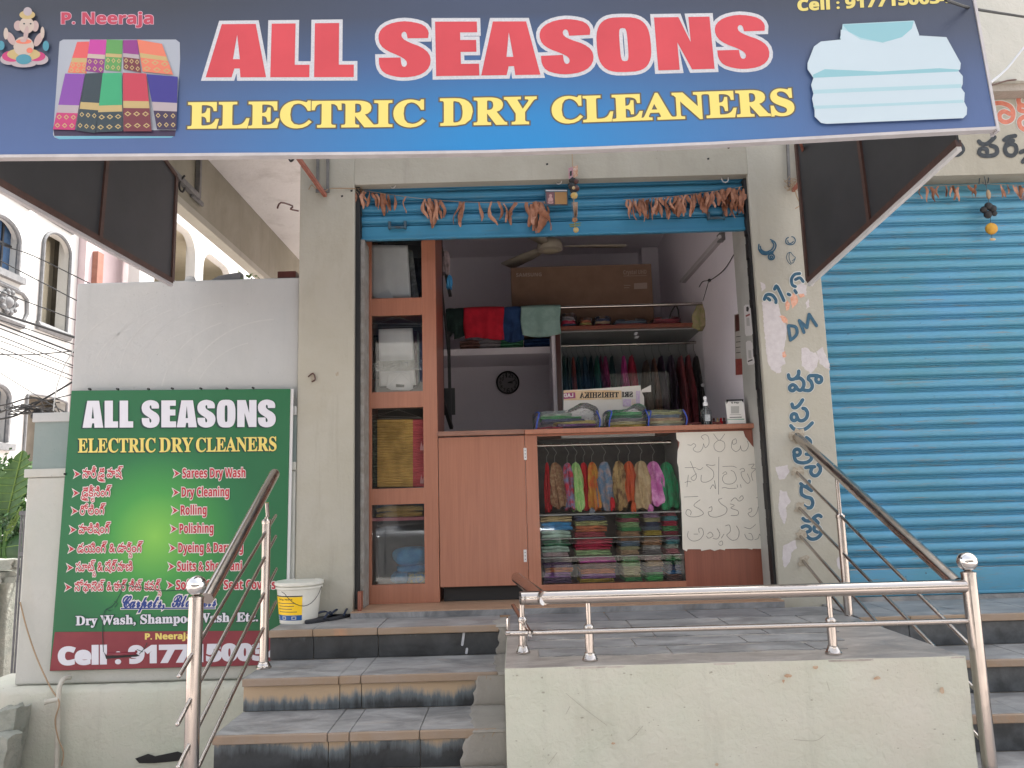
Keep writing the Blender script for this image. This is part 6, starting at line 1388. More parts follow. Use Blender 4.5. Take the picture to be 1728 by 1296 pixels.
# loft slab
YL = 1.55
lx0, lx1, lz0, lz1 = RC(736, 588, 934, 598, YL)
lf = B(-1.0, lx1, YL, 2.99, W(850, 598, YL).z, W(850, 587, YL).z).build('loft_shelf', 'interior_paint'); tag(lf, 'concrete loft shelf with a pale front edge under the hanging cloths', 'shelf')
B(-.999, lx1 - .001, 2.1, 2.2, .04, W(850, 598, YL).z - .001).build('partition_wall', 'interior_paint', bld)
random.seed(5)
for i, (px0, px1, c) in enumerate(((775, 812, 'c_brown'), (808, 846, 'c_grey'), (842, 885, 'c_dkgreen'), (884, 935, 't_navy'))):
    x0, x1 = W(px0, 580, YL + .1).x, W(px1, 580, YL + .1).x; z = W(850, 587, YL).z; o = fabric_fold(x0, x1, YL + .05, YL + .35, z + .0005, z + .085, c, 'cloth_bundle', None, 3, .012, i); tag(o, ('brown cloth bundle at the left on the loft shelf', 'grey cloth bundle on the loft shelf behind the red cloth', 'dark green cloth bundle in the middle of the loft shelf', 'dark navy cloth bundle at the right on the loft shelf')[i], 'bundle', 'bundles on the loft shelf')
# glass case (wardrobe)
YG = 1.30
gx0, gx1 = W(940, 640, YG).x, W(1204, 640, YG).x; gzt = W(1070, 555, YG).z
gc = thing('glass_wardrobe', ((gx0 + gx1) / 2, YG, .04), 'dark wooden glass fronted wardrobe full of hanging clothes behind the counter', 'wardrobe')
B(gx0, gx0 + .035, YG, YG + .55, .04, gzt).build('side_post', 'dark_wood', gc); B(gx1 - .05, gx1, YG, YG + .55, .04, gzt).build('side_post', 'dark_wood', gc)
B(gx0 - .01, gx1 + .03, YG - .03, YG + .9, gzt + .001, gzt + .03).build('top_shelf', 'laminate_dark', gc, bevel=.003)
B(gx0 - .03, gx0 - .001, YG + .02, YG + .55, .04, gzt).build('side_panel', 'interior_paint', gc)
mat('case_inner', (.24, .25, .25), (.28, .29, .29), 3, .6)
B(gx0 + .036, gx1 - .051, YG + .53, YG + .548, .04, gzt).build('back_panel', 'case_inner', gc); B(gx0 + .036, gx1 - .051, YG + .01, YG + .529, gzt - .012, gzt - .001).build('ceiling_panel', 'case_inner', gc)
B(gx0 + .036, gx1 - .051, YG + .004, YG + .009, .05, gzt - .013).build('glass_pane', 'glass_thin', gc)
B(gx0 + .036, gx0 + .042, YG + .01, YG + .529, .05, gzt - .013).build('side_lining', 'case_inner', gc); B(gx1 - .057, gx1 - .0515, YG + .01, YG + .529, .05, gzt - .013).build('side_lining', 'case_inner', gc)
YW = YG + .22; rzw = W(1060, 581, YW).z
MB().tube([(gx0 + .043, YW, rzw), (W(1181, 578, YW).x, YW, rzw)], .011, 12).build('hanging_rod', 'steel', gc)
p = W(1186, 650, YG - .002); MB().lathe([(.012, -.004), (.014, .0)], (p.x, YG - .001, p.z), 14, 'y').build('door_knob', 'white_frame', gc)
p = W(1074, 563, YG - .002); decal([[(1069, 565), (1073, 560), (1077, 561), (1074, 566)], [(1070, 571), (1073, 567), (1079, 567), (1076, 571)]], plane((0, YG - .001, 0), (0, 1, 0)), 'sticker', 'print_white', gc, .001)
gcol = {'g1': (.03, .07, .05), 'g2': (.05, .07, .06), 'g3': (.22, .05, .04), 'g4': (.01, .035, .035), 'g5': (.015, .035, .05), 'g6': (.03, .12, .08), 'g7': (.14, .02, .05), 'g8': (.16, .02, .07), 'g9': (.40, .04, .20), 'g10': (.30, .02, .045), 'g11': (.055, .04, .03), 'g12': (.13, .06, .04), 'g13': (.03, .015, .03), 'g14': (.16, .03, .035), 'g15': (.035, .03, .03)}
for k_, c in gcol.items(): cloth_mat(k_, tuple(v * 1.5 + .008 for v in c), None, 20, (3, 3, .4))
gar = [(60, 96, 600, 'g1', 'dark green'), (98, 140, 605, 'g2', 'grey green'), (148, 190, 610, 'g3', 'brick red'), (190, 250, 608, 'g4', 'black green'), (252, 320, 605, 'g5', 'dark petrol blue'), (322, 374, 602, 'g4', 'black teal'), (376, 440, 600, 'g6', 'bottle green'), (428, 460, 600, 'g7', 'thin maroon'), (455, 524, 600, 'g8', 'wine red'), (522, 590, 600, 'g4', 'dark green striped'),
       (640, 704, 598, 'g9', 'magenta'), (704, 802, 592, 'g10', 'crimson'), (842, 960, 640, 'g11', 'dark brown'), (950, 1004, 620, 'g12', 'russet brown'), (1000, 1096, 600, 'g13', 'dark plum'), (1094, 1200, 590, 'g13', 'black plum'), (1196, 1290, 600, 'g14', 'rust red'), (1280, 1352, 590, 'g14', 'dark red'), (1350, 1440, 600, 'g15', 'charcoal')]
for i, (a, b_, y0, m_, nm) in enumerate(gar):
    yc = YW + .01 * (i % 2); p0, p1 = D5(a, y0), D5(b_, y0 + 700); x0, x1, _, z1 = RC(p0[0], p0[1], p1[0], p1[1], yc); z1 = W((p0[0] + p1[0]) / 2, p0[1], yc).z; zb = z1 - .78 - .05 * (i % 3)
    t = thing('hanging_garment', ((x0 + x1) / 2, yc, zb), '%s garment hanging %s from the left behind the wardrobe glass' % (nm, ORD[i]), 'garment', 'garments hanging in the glass wardrobe')
    hung(x0 - .004, x1 + .006, yc, z1, zb, m_, 'cloth', t, i + 40, 3 + i % 2, .16, .30, .004 * ((i * 7) % 5 - 2), .9, 14)
    cx = (x0 + x1) / 2; MB().tube(smooth_path([(cx, yc, z1 - .03), (cx, yc, z1 + .03), (cx - .01, yc, (z1 + rzw) / 2), (cx - .006, YW, rzw + .012), (cx - .006, YW + .015, rzw)], 3), .0018, 5).build('hanger', mat('wire_dark', (.10, .10, .10), None, rough=.4), t)
    MB().tube([(cx, yc, z1 + .025), (cx + .035, yc + .05, z1 - .02)], .0016, 5).build('hanger_arm', 'wire_dark', t)
# parcels on the wardrobe top
zt_ = gzt + .031
def parcel(px0, px1, py, cs, label, film='plastic_film', seed=1, handle=False):
    x0, x1 = W(px0, 540, YG).x, W(px1, 540, YG).x; z1 = W((px0 + px1) / 2, py, YG).z; t = thing('wrapped_parcel', ((x0 + x1) / 2, YG + .1, zt_), label, 'parcel', 'plastic wrapped parcels on the wardrobe')
    hh = (z1 - zt_) * .8 / len(cs)
    for k, c in enumerate(cs): fabric_fold(x0 + .01, x1 - .01, YG + .02, YG + .2, zt_ + k * hh + .0005, zt_ + (k + 1) * hh, 'c_' + c, 'contents', t, 2, .006, seed + k)
    def f(u, v):
        a = 2 * math.pi * u; r_ = 1 if v < .6 else max(.05, 1 - ((v - .6) / .4) ** 2 * .9); c_, s_ = math.cos(a), math.sin(a)
        return ((x0 + x1) / 2 + (x1 - x0) / 2 * math.copysign(abs(c_) ** .5, c_) * r_ ** .5 + .003 * math.sin(7 * a + seed), YG + .11 + .105 * math.copysign(abs(s_) ** .5, s_), zt_ + (z1 - zt_) * min(1, v * 1.3) + .003 * math.sin(5 * a + v * 8))
    MB().grid(f, 30, 8).build('film', film, t, recalc=False)
    if handle: MB().tube(smooth_path([(x1 - .09, YG + .05, z1 - .01), (x1 - .07, YG + .05, z1 + .05), (x1 - .035, YG + .05, z1 + .095), (x1 - .02, YG + .05, z1 + .06), (x1 - .015, YG + .05, z1)], 4), .006, 6).build('handle', 'cable_black', t)
parcel(946, 974, 528, ['navy', 'crimson', 'grey'], 'dark parcel with a red layer beside the sage cloth', seed=3); parcel(977, 1002, 536, ['orange', 'gold', 'orange'], 'small orange striped parcel on the wardrobe top', seed=8); parcel(1003, 1033, 533, ['maroon', 'tan', 'navy'], 'dark topped parcel in the middle of the wardrobe top', seed=12)
parcel(1036, 1095, 538, ['rose', 'slate'], 'long grey plastic parcel on the wardrobe top', seed=17); parcel(1102, 1152, 534, ['maroon', 'maroon'], 'maroon handbag parcel with a black handle on the wardrobe top', seed=22, handle=True)
cloth_mat('foil_green', (.22, .22, .10), (.30, .24, .16), 30)
b0 = thing('hanging_bag', tuple(W(1188, 553, YU)), 'crumpled green and gold bag hanging at the right end of the upper rod', 'bag')
x0, x1, z0, z1 = RC(1173, 514, 1203, 554, YU); hung(x0, x1, YU, z1, z0, 'foil_green', 'body', b0, 71, 5, .05, .7, -.01, 1.3); MB().tube(smooth_path([(x1 - .02, YU - .01, z1 - .01), (x1 - .01, YU - .02, ru + .02), (x1 - .03, YU + .01, z1 - .01)], 4), .003, 6).build('strap', 'cable_black', b0)
# big carton
YX = 1.62; cx0, cx1, cz0, cz1 = RC(863, 447, 1102, 560, YX)
cb = thing('cardboard_box', ((cx0 + cx1) / 2, YX, zt_), 'large flat brown television carton standing on top of the wardrobe', 'box')
B(cx0, cx1, YX, YX + .16, zt_ + .001, W(985, 448, YX).z).build('carton', 'cardboard', cb, bevel=.004)
XP = plane((0, YX, 0), (0, 1, 0)); mat('carton_ink', (.30, .235, .20), None, rough=.8)
word('SAMSUNG', 'sans', [(871, 467), (914, 466), (914, 460), (871, 461)], XP, 'lettering', 'carton_ink', cb, .001, pre=.01)
word('Crystal UHD', 'sans', [(1052, 463), (1091, 462), (1091, 455), (1052, 456)], XP, 'lettering', 'carton_ink', cb, .001, cap=(0, .72)); decal([[(1052, 465.5), (1091, 464.5), (1091, 465.2), (1052, 466.2)], [(1053, 481), (1064, 481), (1064, 482), (1053, 482)], [(1053, 485), (1062, 485), (1062, 486), (1053, 486)]], XP, 'small_print', 'carton_ink', cb, .001)
word('7 Series', 'sans', [(1053, 473), (1064, 473), (1064, 469), (1053, 469)], XP, 'small_print', 'carton_ink', cb, .001) if 0 else None
decal([[(1070, 478), (1092, 477), (1092, 487), (1070, 488)]], XP, 'spec_panel', 'carton_ink', cb, .001); mb = MB(); mb.box(*RC(900, 0, 901, 0, YX)[:2], YX - .001, YX - .0005, 0, 0) if 0 else None
B(cx0 + .005, cx1 - .005, YX - .0012, YX - .0004, W(985, 449, YX).z - .004, W(985, 449, YX).z - .003).build('tape_edge', 'carton_ink', cb)
# wall clock
YBk = 2.099; cc_ = W(857, 646, YBk); rr_ = (W(877, 646, YBk).x - W(838, 646, YBk).x) / 2
ck = thing('wall_clock', (cc_.x, YBk, cc_.z), 'round black rimmed wall clock on the dim back wall', 'clock')
MB().lathe([(rr_ * .88, -.001), (rr_ * .88, -.028), (rr_ * .93, -.036), (rr_, -.030), (rr_, -.001)], cc_, 36, 'y').build('rim', 'black', ck)
MB().lathe([(rr_ * .87, -.010), (rr_ * .87, -.012)], cc_, 36, 'y').build('dial', mat('dial', (.20, .19, .195), None), ck)
KP = plane((0, cc_.y - .013, 0), (0, 1, 0))
for s, a in (('12', 0), ('1', 30), ('2', 60), ('3', 90), ('4', 120), ('5', 150), ('6', 180), ('7', 210), ('8', 240), ('9', 270), ('10', 300), ('11', 330)):
    px, py = 857.5 + 13 * math.sin(math.radians(a)), 646 - 13 * math.cos(math.radians(a)); w_ = 2.0 * len(s); big = 1.35 if s in ('12', '6') else .9
    word(s, 'sans', [(px - w_ * big, py + 3 * big), (px + w_ * big, py + 3 * big), (px + w_ * big, py - 3 * big), (px - w_ * big, py - 3 * big)], KP, 'numeral', 'black', ck, .001)
for a, l_, w_ in ((95, 8, .010), (75, 11, .007)):
    d = Vector((math.sin(math.radians(a)), 0, math.cos(math.radians(a)))); MB().bar(Vector((cc_.x, cc_.y - .018, cc_.z)), Vector((cc_.x, cc_.y - .018, cc_.z)) + d * rr_ * l_ / 19, w_, .002, Vector((0, 1, 0))).build('hand', 'black', ck)
# ceiling fan
fc = W(928, 418, 1.35)
fan = thing('ceiling_fan', (fc.x, 1.35, fc.z), 'cream ceiling fan with three blades above the shop room', 'fan')
mat('fan_cream', (.40, .36, .28), (.34, .30, .24), 12, .4)
MB().lathe([(.07, -.03), (.095, -.022), (.10, -.005), (.10, .02), (.085, .05), (.05, .07), (.02, .075)], fc, 28).build('motor', 'fan_cream', fan); MB().lathe([(.001, -.037), (.05, -.035), (.066, -.029)], fc, 24).build('cap', mat('fan_cap', (.46, .41, .30), None), fan)
MB().tube([fc + Vector((0, 0, .07)), (fc.x, fc.y, 3.03)], .011, 10).build('down_rod', 'fan_cream', fan); MB().lathe([(.02, -.09), (.05, -.03), (.055, .0)], (fc.x, fc.y, 3.03), 18).build('canopy', 'fan_cream', fan)
for a in (5, 125, 245):
    d = Vector((math.cos(math.radians(a)), math.sin(math.radians(a)), 0)); s = Vector((-d.y, d.x, 0))
    mb = MB(); q = [(.10, .03), (.18, .045), (.30, .062), (.58, .07), (.60, .05)]; v = []
    for r_, w_ in q:
        for sg in (-1, 1): v.append(fc + d * r_ + s * w_ * sg + Vector((0, 0, .012 + sg * .010)))
    mb.add(v, [(2 * i, 2 * i + 1, 2 * i + 3, 2 * i + 2) for i in range(4)]); mb.build('blade', 'fan_cream', fan, solid=.004)
# tube light on the right wall with its wire
XW = 1.455
a, b_ = WX(1222, 398, XW), WX(1155, 474, XW)
tf = thing('tube_light', tuple(b_), 'unlit white tube light fitting fixed along the right wall', 'light')
MB().bar(a, b_, .045, .035).build('batten', mat('batten_grey', (.42, .39, .40), None), tf); MB().tube([a + Vector((-.03, 0, -.005)), b_ + Vector((-.03, 0, -.005))], .013, 12).build('tube', mat('tube_off', (.48, .46, .47), None, rough=.3), tf); MB().bar(a, a + (b_ - a) * .06, .06, .05).build('end_cap', 'grey_metal', tf)
tag(MB().tube(smooth_path([WX(1238, 430, XW), WX(1222, 455, XW), WX(1200, 472, XW), WX(1186, 475, XW), WX(1180, 484, XW)], 4), .003, 6).build('wire', 'cable_black'), 'black wire looping down the right wall under the tube light', 'wire')
tag(MB().tube(smooth_path([WX(1196, 474, XW), WX(1190, 495, XW), WX(1186, 508, XW)], 4), .002, 6).build('wire', 'cable_black'), 'thin wire dropping from the loop to the rod end', 'wire')
MB().sphere(WX(1197, 473, XW - .005), .012, 8, 6).build('wire_clip', 'cable_black', bld)
# calendar
cal = thing('wall_calendar', tuple(WX(1247, 632, XW)), 'narrow hanging calendar with a red foot on the right wall', 'calendar')
def wallq(poly, X, m, name, parent, th=.003): return MB().prism([WX(a, b_, X) for a, b_ in poly], (-th, 0, 0)).build(name, m, parent, smooth=0)
wallq([(1240, 531), (1247, 529), (1253, 632), (1242, 633)], XW, mat('cal_paper', (.42, .40, .36), (.36, .34, .31), 14, .7), 'sheet', cal); wallq([(1241, 606), (1252, 605), (1253, 632), (1242, 633)], XW - .0035, mat('cal_red', (.22, .03, .03), (.3, .08, .06), 40, .6), 'foot', cal, .001); wallq([(1240.5, 532), (1247, 530), (1248, 558), (1241, 560)], XW - .0035, 'dark_wood', 'picture', cal, .001)
for k in range(4): wallq([(1242, 568 + k * 9), (1249.5, 567 + k * 9), (1249.6, 568 + k * 9), (1242.1, 569 + k * 9)], XW - .0035, 'cable_black', 'date_row', cal, .0008)
# payment stickers on the jamb (square codes left out)
def sticker(y0, y1, label, letter):
    t = thing('jamb_sticker', tuple(WX(1262, y1, 1.4515)), label, 'sticker', 'white payment stickers on the door jamb'); X = 1.4515
    k = (y0 + y1) / 2; sh_ = (k - 515) * .055
    x0, x1 = 1253 + sh_ * 1.1, 1266 + sh_
    wallq([(x0 + 1, y0 + 3), (x0 + 4, y0), (x1 - 4, y0), (x1 - 1, y0 + 4), (x1 + 3, y1 - 3), (x1 + 1, y1), (x0 + 5, y1 + 1), (x0 + 3, y1 - 3)], X, mat('sticker_white', (.62, .61, .60), None), 'card', t, .0012)
    wallq([(x0 + 5, k - 4), (x1 - 3, k - 4), (x1 - 2, k + 10), (x0 + 5.6, k + 10)], X - .0016, 'blank_grey', 'blank_square', t, .0005)
    if letter: wallq([(x0 + 5, y0 + 4), (x0 + 8, y0 + 3), (x0 + 9.5, y0 + 7), (x0 + 8, y0 + 12), (x0 + 5, y0 + 11)], X - .0016, 'black', 'round_mark', t, .0005); wallq([(x0 + 4, y0 + 18), (x1 - 2, y0 + 15), (x1 - 2, y0 + 18), (x0 + 4, y0 + 21)], X - .0016, 'cal_red', 'stripe', t, .0005)
    else: wallq([(x0 + 4, y1 - 6), (x1 - 1, y1 - 9), (x1, y1 - 7), (x0 + 4.5, y1 - 4)], X - .0016, 'cable_black', 'stripe', t, .0005)
sticker(514, 566, 'upper white payment sticker with a black round mark on the door jamb', 1); sticker(575, 615, 'lower white payment sticker on the door jamb', 0)
# iron ladder and things at the left
lad = thing('ladder', tuple(W(748, 715, .9)), 'black iron ladder frame leaning behind the tall cabinet', 'ladder')
for a, b_, y0, y1, w_ in (((743, 395), (746, 715), .8, .8, .03), ((757, 560), (760, 715), 1.1, 1.1, .022), ((741, 400), (760, 500), .8, 1.1, .022), ((745, 668), (762, 722), .8, 1.1, .025), ((743, 460), (757, 600), .82, 1.1, .014)): MB().bar(W(*a, y0), W(*b_, y1), w_, w_).build('bar', 'dark_iron', lad)
B(W(747, 690, 1.1).x, W(768, 690, 1.1).x, 1.1, 1.12, W(757, 700, 1.1).z, W(757, 655, 1.1).z).build('foot_plate', 'dark_iron', lad)
tag(hung(W(746, 430, .9).x, W(758, 430, .9).x, .9, W(750, 423, .9).z, W(750, 462, .9).z, cloth_mat('cloth_dusty', (.30, .24, .25)), 'hanging_cloth', None, 3, 3, .02, .6), 'dusty pink cloth hanging high on the iron frame', 'cloth')
tag(hung(W(754, 470, .92).x, W(763, 470, .92).x, .92, W(757, 464, .92).z, W(757, 486, .92).z, 'saree_blue', 'hanging_cloth', None, 4, 3, .02, .6), 'small blue cloth tied to the iron frame', 'cloth')
# ================================================================ GARLANDS, CHARMS, PICTURE PLATE
def leaf_mesh(seed, L=.11, wd=.022):
    rnd = random.Random(seed); tw = rnd.uniform(-3.5, 3.5); cu = rnd.uniform(.3, 1.1); mb = MB(); n = 9; v = []
    for i in range(n + 1):
        t = i / n; w_ = wd * (math.sin(math.pi * (.16 + .8 * t)) ** .7) * (1 + rnd.uniform(-.15, .15)) + .001; a = tw * t; c = Vector((.012 * math.sin(t * 5 + seed), -.012 * math.sin(t * 3.1), -L * t)); d = Vector((math.cos(a), math.sin(a), 0))
        cup = Vector((-d.y, d.x, 0)) * w_ * cu
        v += [c - d * w_ + cup, c, c + d * w_ + cup]
    mb.add(v, [(i * 3 + j, i * 3 + j + 1, i * 3 + j + 4, i * 3 + j + 3) for i in range(n) for j in range(2)])
    return mb
LEAVES = []
def add_leaf(t, p, sc, rot, k):
    k %= 7
    while len(LEAVES) <= k:
        i = len(LEAVES); me = bpy.data.meshes.new('leaf'); m_ = leaf_mesh(i + 3, .115, .010 + .003 * (i % 3)); me.from_pydata([tuple(q) for q in m_.v], [], m_.f); me.materials.append(MATS['leaf_dry' if i % 3 else 'leaf_dry_light']); me.polygons.foreach_set('use_smooth', [True] * len(me.polygons)); LEAVES.append(me)
    o = bpy.data.objects.new('leaf', LEAVES[k]); COL.objects.link(o); o.parent = t; o.location = Vector(p) - ORG[t.name]; o.rotation_euler = (random.uniform(-.2, .2), random.uniform(-.3, .3), rot); o.scale = (sc, sc, sc); return o
def garland(label, cord, spots, Y, extra=()):
    t = thing('leaf_garland', tuple(W(*cord[len(cord) // 2], Y)), label, 'garland', 'strings of dried leaves over the shutters')
    cp = smooth_path([W(*c, Y) for c in cord], 4); MB().tube(cp, .0014, 5).build('string', 'string', t)
    xs = [c[0] for c in cord]; ys = [c[1] for c in cord]
    for i, (px, ln, n) in enumerate(spots):
        py = float(np.interp(px, xs, ys))
        for j in range(n): add_leaf(t, W(px + (j - (n - 1) / 2) * 5 + random.uniform(-1, 1), py + (j % 2) * 2, Y - .006 * (j % 3)), ln * random.uniform(.85, 1.1), random.uniform(-2, 2), i * 3 + j)
    return t
random.seed(31)
G7 = lambda x: 580 + x / 5.08
garland('string of sparse curled brown leaves across the left of the raised shutter', [(560, 312), (600, 319), (630, 324), (685, 332), (740, 338), (790, 341), (850, 342), (905, 341), (925, 340)],
        [(596, 1.0, 4), (606, 1.0, 4), (617, .8, 3), (634, .8, 2), (643, 1.15, 1), (654, .95, 2), (666, .85, 1), (683, 1.0, 1), (719, .9, 2), (725, 1.45, 5), (732, 1.1, 2), (740, .9, 1), (745, 1.0, 2), (777, 1.2, 2), (782, 1.35, 1), (809, 1.05, 1), (827, 1.6, 1), (849, 1.2, 2), (864, 1.35, 1), (895, 1.2, 2), (903, 1.7, 3), (911, 1.8, 3), (919, 1.0, 1)], .045)
garland('thick fringe of curled brown leaves across the right of the raised shutter', [(1052, 337), (1090, 335), (1130, 332), (1180, 326), (1230, 319), (1262, 313), (1300, 309), (1335, 303)],
        [(1058 + i * 6.3, random.uniform(.85, 1.15), 1 + (i % 3 != 0)) for i in range(31)] + [(1145, 1.2, 2), (1232, 1.5, 4), (1240, 1.4, 2), (1250, 1.3, 2)], .045)
garland('string of dried leaves over the bright blue shutter of the neighbouring shop', [(1535, 318), (1560, 315), (1600, 313), (1640, 312), (1660, 310), (1700, 312), (1760, 313)],
        [(1552, .7, 1), (1565, .8, 2), (1583, .7, 1), (1600, .6, 2), (1615, .8, 2), (1636, .7, 1), (1645, .6, 1), (1692, .7, 2), (1700, .6, 1), (1712, .8, 2), (1722, .8, 2), (1740, .7, 2)], .05)
# knot of twigs at the left end and at the right bracket
def twigs(px, py, Y, n, s, label, seed):
    random.seed(seed); mb = MB(); c = W(px, py, Y)
    for i in range(n):
        q = [c + Vector((random.uniform(-s, s), random.uniform(-.02, .0), random.uniform(-s, s))) for _ in range(3)]; mb.tube(smooth_path(q, 3), .0012, 4)
    return tag(mb.build('twig_knot', 'string'), label, 'twigs', None, 'stuff')
twigs(606, 318, .04, 9, .035, 'frayed string ends at the left end of the garland', 1); twigs(1335, 312, -.02, 14, .05, 'frayed string knotted round the right bracket', 2)
# hanging charm in front of the shutter
ch_ = thing('hanging_charm', tuple(W(970, 390, -.03)), 'string of charms with picture tags, black shell and yellow lemons hanging before the shutter', 'charm')
YH = -.03; MB().tube(smooth_path([W(965, 240, YH), W(966, 275, YH), W(968, 330, YH), (W(970, 388, YH))], 3), .003, 6).build('string', 'string', ch_)
def card(poly, m, name, Y=YH - .01): return MB().prism([W(a, b_, Y) for a, b_ in poly], (0, .003, 0)).build(name, m, ch_, smooth=0)
card([(959, 284), (967, 281), (967, 300), (960, 302)], mat('tag_pink', (.45, .15, .18), (.35, .3, .32), 90), 'picture_tag'); card([(967, 281), (975, 279), (975, 297), (968, 300)], mat('tag_orange', (.40, .17, .06), (.5, .4, .35), 120), 'picture_tag', YH - .014)
card([(961.5, 289), (965, 288), (965, 296), (961.5, 297)], 'cable_black', 'tag_print', YH - .0115)
def blob(px, py, rpx, m, name, sc=(1, .7, 1), parent=None, Y=YH, n=10, rough=0.0, seed=0):
    c = W(px, py, Y); r_ = rpx * (Y - CAM.y) / F; mb = MB().sphere((0, 0, 0), r_, n + 4, n, sc); rnd = random.Random(seed)
    mb.v = [tuple(c + Vector(v) * (1 + rnd.uniform(-rough, rough))) for v in mb.v]; return mb.build(name, m, parent or ch_)
for i, (x, y, r_) in enumerate(((966, 304, 6), (972, 306, 5), (965, 314, 7), (972, 318, 6), (968, 322, 6))): blob(x, y, r_, 'black' if i % 2 == 0 else 'dark_wood', 'shell', seed=i, rough=.12)
blob(968, 317, 3, 's_beige', 'shell_mouth', Y=YH - .03); blob(969, 330, 6.5, mat('lemon', (.50, .30, .05), (.42, .36, .2), 60), 'lemon'); blob(970, 371, 5, mat('lemon_dry', (.35, .17, .07), (.2, .1, .05), 60), 'lemon'); blob(972, 388, 5, 'lemon', 'lemon')
for k, (dx, sgn) in enumerate(((-5, 1), (5, -1), (0, 1))):
    q = flat_cloth([(966 + dx * .3, 341), (970 + dx, 341), (970 + dx * .8, 366), (969 + dx * .5, 368)], YH - .004 * k, .001, mat('shred', (.36, .24, .17), (.25, .16, .1), 60), 'dried_strip', ch_, k, 3, 6, .006)
for k in range(4): MB().bar(W(960 + k, 379 + 3 * k % 5, YH - .01), W(981 - k, 376 + 4 * k % 7, YH - .01), .004, .003).build('chilli', mat('chilli', (.12, .16, .04), (.2, .2, .05), 60), ch_)
# small picture plate
pp = thing('picture_plate', tuple(W(940, 346, .03)), 'small framed religious picture hanging against the blue shutter', 'picture')
def plate(poly, m, name, Y, th=.003): return MB().prism([W(a, b_, Y) for a, b_ in poly], (0, th, 0)).build(name, m, pp, smooth=0)
plate([(919.5, 319), (958.5, 319), (959, 346), (920.5, 346.5)], 'latch_blue', 'frame', .035, .008); plate([(922, 324), (935, 324), (935.5, 344.5), (922.5, 344.5)], mat('plate_maroon', (.16, .07, .08), None), 'picture', .033); plate([(936, 324), (956.5, 324), (957, 344.5), (936.5, 344.5)], mat('plate_ochre', (.36, .20, .07), (.30, .16, .06), 9), 'inscription_panel', .0331); plate([(921, 320.5), (957, 320.5), (957, 322.5), (921, 322.5)], 'print_white', 'caption', .033)
for e_ in (ell(929, 330, 2.6, 2.6, 10), ell(929, 337, 4.2, 5, 10), ell(929, 341.5, 5, 2.4, 10)): plate(e_, mat('plate_pink', (.45, .27, .25), None), 'seated_figure', .0315 - .0004 * len(e_) * .01, .001)
# neighbour's charm
n0 = thing('hanging_charm', tuple(W(1673, 405, .03)), 'black shells and a yellow lemon hanging before the neighbouring blue shutter', 'charm'); ORG_n = n0
MB().tube([W(1660, 288, .03), W(1665, 320, .03), W(1670, 350, .03), W(1674, 405, .03)], .0022, 5).build('string', 'latch_blue', n0)
for i, (x, y, r_) in enumerate(((1660, 354, 6), (1675, 352, 7), (1668, 348, 7), (1667, 362, 7), (1678, 360, 5))): blob(x, y, r_, 'black', 'shell', parent=n0, Y=.03, rough=.08, seed=i)
blob(1673, 386, 10.5, mat('lemon_bright', (.62, .34, .03), (.5, .25, .03), 50), 'lemon', parent=n0, Y=.02); blob(1668, 328, 5, 'string', 'shell', (.8, .6, 1.8), n0, .03); blob(1675, 404, 4, 's_beige', 'shell', (1.4, .6, .6), n0, .03)
tag(MB().tube(smooth_path([W(1652, 310, .06), W(1655, 292, .05), W(1660, 288, .04), W(1668, 300, .05), W(1665, 312, .06), W(1658, 308, .06)], 3), .003, 6).build('wire_loop', 'latch_blue'), 'blue wire loop above the neighbouring charm', 'hook')
# hooks on the lintel, wire bits
def small(pts, r_, m, name, label, cat): return tag(MB().tube(smooth_path([W(*p) for p in pts], 3), r_, 6).build(name, m), label, cat)
small([(488, 262, -.6), (488, 268, -.6), (491, 272, -.6), (495, 268, -.6), (495, 262, -.6)], .006, 'black', 'cable_loop', 'short black loop under the sign left of the red bracket', 'hook')
small([(1108, 242, -.3), (1107, 250, -.3), (1110, 254, -.3), (1112, 248, -.3), (1111, 242, -.3)], .004, 'dark_wood', 'sign_hook', 'small rusty hook under the sign right of the charm string', 'hook')
small([(1228, 238, -.3), (1227, 246, -.3), (1230, 250, -.3), (1232, 244, -.3), (1231, 238, -.3)], .004, 'dark_wood', 'sign_hook', 'small rusty hook under the sign above the shutter\'s right end', 'hook')
small([(468, 352, -.3), (474, 342, -.3), (494, 348, -.3), (490, 353, -.3), (504, 356, -.3)], .005, 'dark_wood', 'bent_rod', 'bent rusty rod sticking out of the soffit beside the left pillar', 'rod')
small([(1596, 0, -1.9), (1640, 14, -1.5), (1700, 24, -.9), (1790, 38, -.2)], .006, 'cable_black', 'cable', 'thin black cable crossing the upper right corner of the sign', 'cable')
small([(1728 + 30, 50, -.3), (1728, 80, -.35), (1700, 115, -.7), (1671, 140, -1.5)], .006, 'print_white', 'stay_rod', 'white stay rod running from the wall to the right edge of the sign', 'rod')
small([(1673, 144, -.3), (1700, 136, -.2), (1720, 133, -.1), (1728, 120, -.1)], .005, 'dark_wood', 'wire', 'brown wire under the ledge right of the sign', 'wire')
small([(521, 320, -.02), (526, 312, -.03), (533, 318, -.03), (540, 312, -.03), (546, 322, -.03), (560, 318, -.02), (600, 318, .0)], .003, 'string', 'wire', 'thin wire tied round the left red bracket', 'wire')
small([(1340, 310, -.03), (1344, 330, -.04), (1350, 345, -.05), (1342, 352, -.05)], .003, 'string', 'wire', 'dangling dry wire below the right bracket', 'wire')
yq_ = WX(310, 312, -2.0).y
small([(312, 296, yq_), (304, 306, yq_), (303, 318, yq_), (308, 324, yq_), (312, 316, yq_)], .006, 'black', 'cable_loop', 'black cable loop hanging on the left bracket arm', 'cable')
small([(520, 636, -.005), (528, 630, -.01), (532, 640, -.008), (526, 644, -.006)], .004, 'dark_wood', 'wall_nail', 'rusty nail remains low on the left pillar', 'nail')
PW = plane((0, 0, 0), (0, 1, 0))
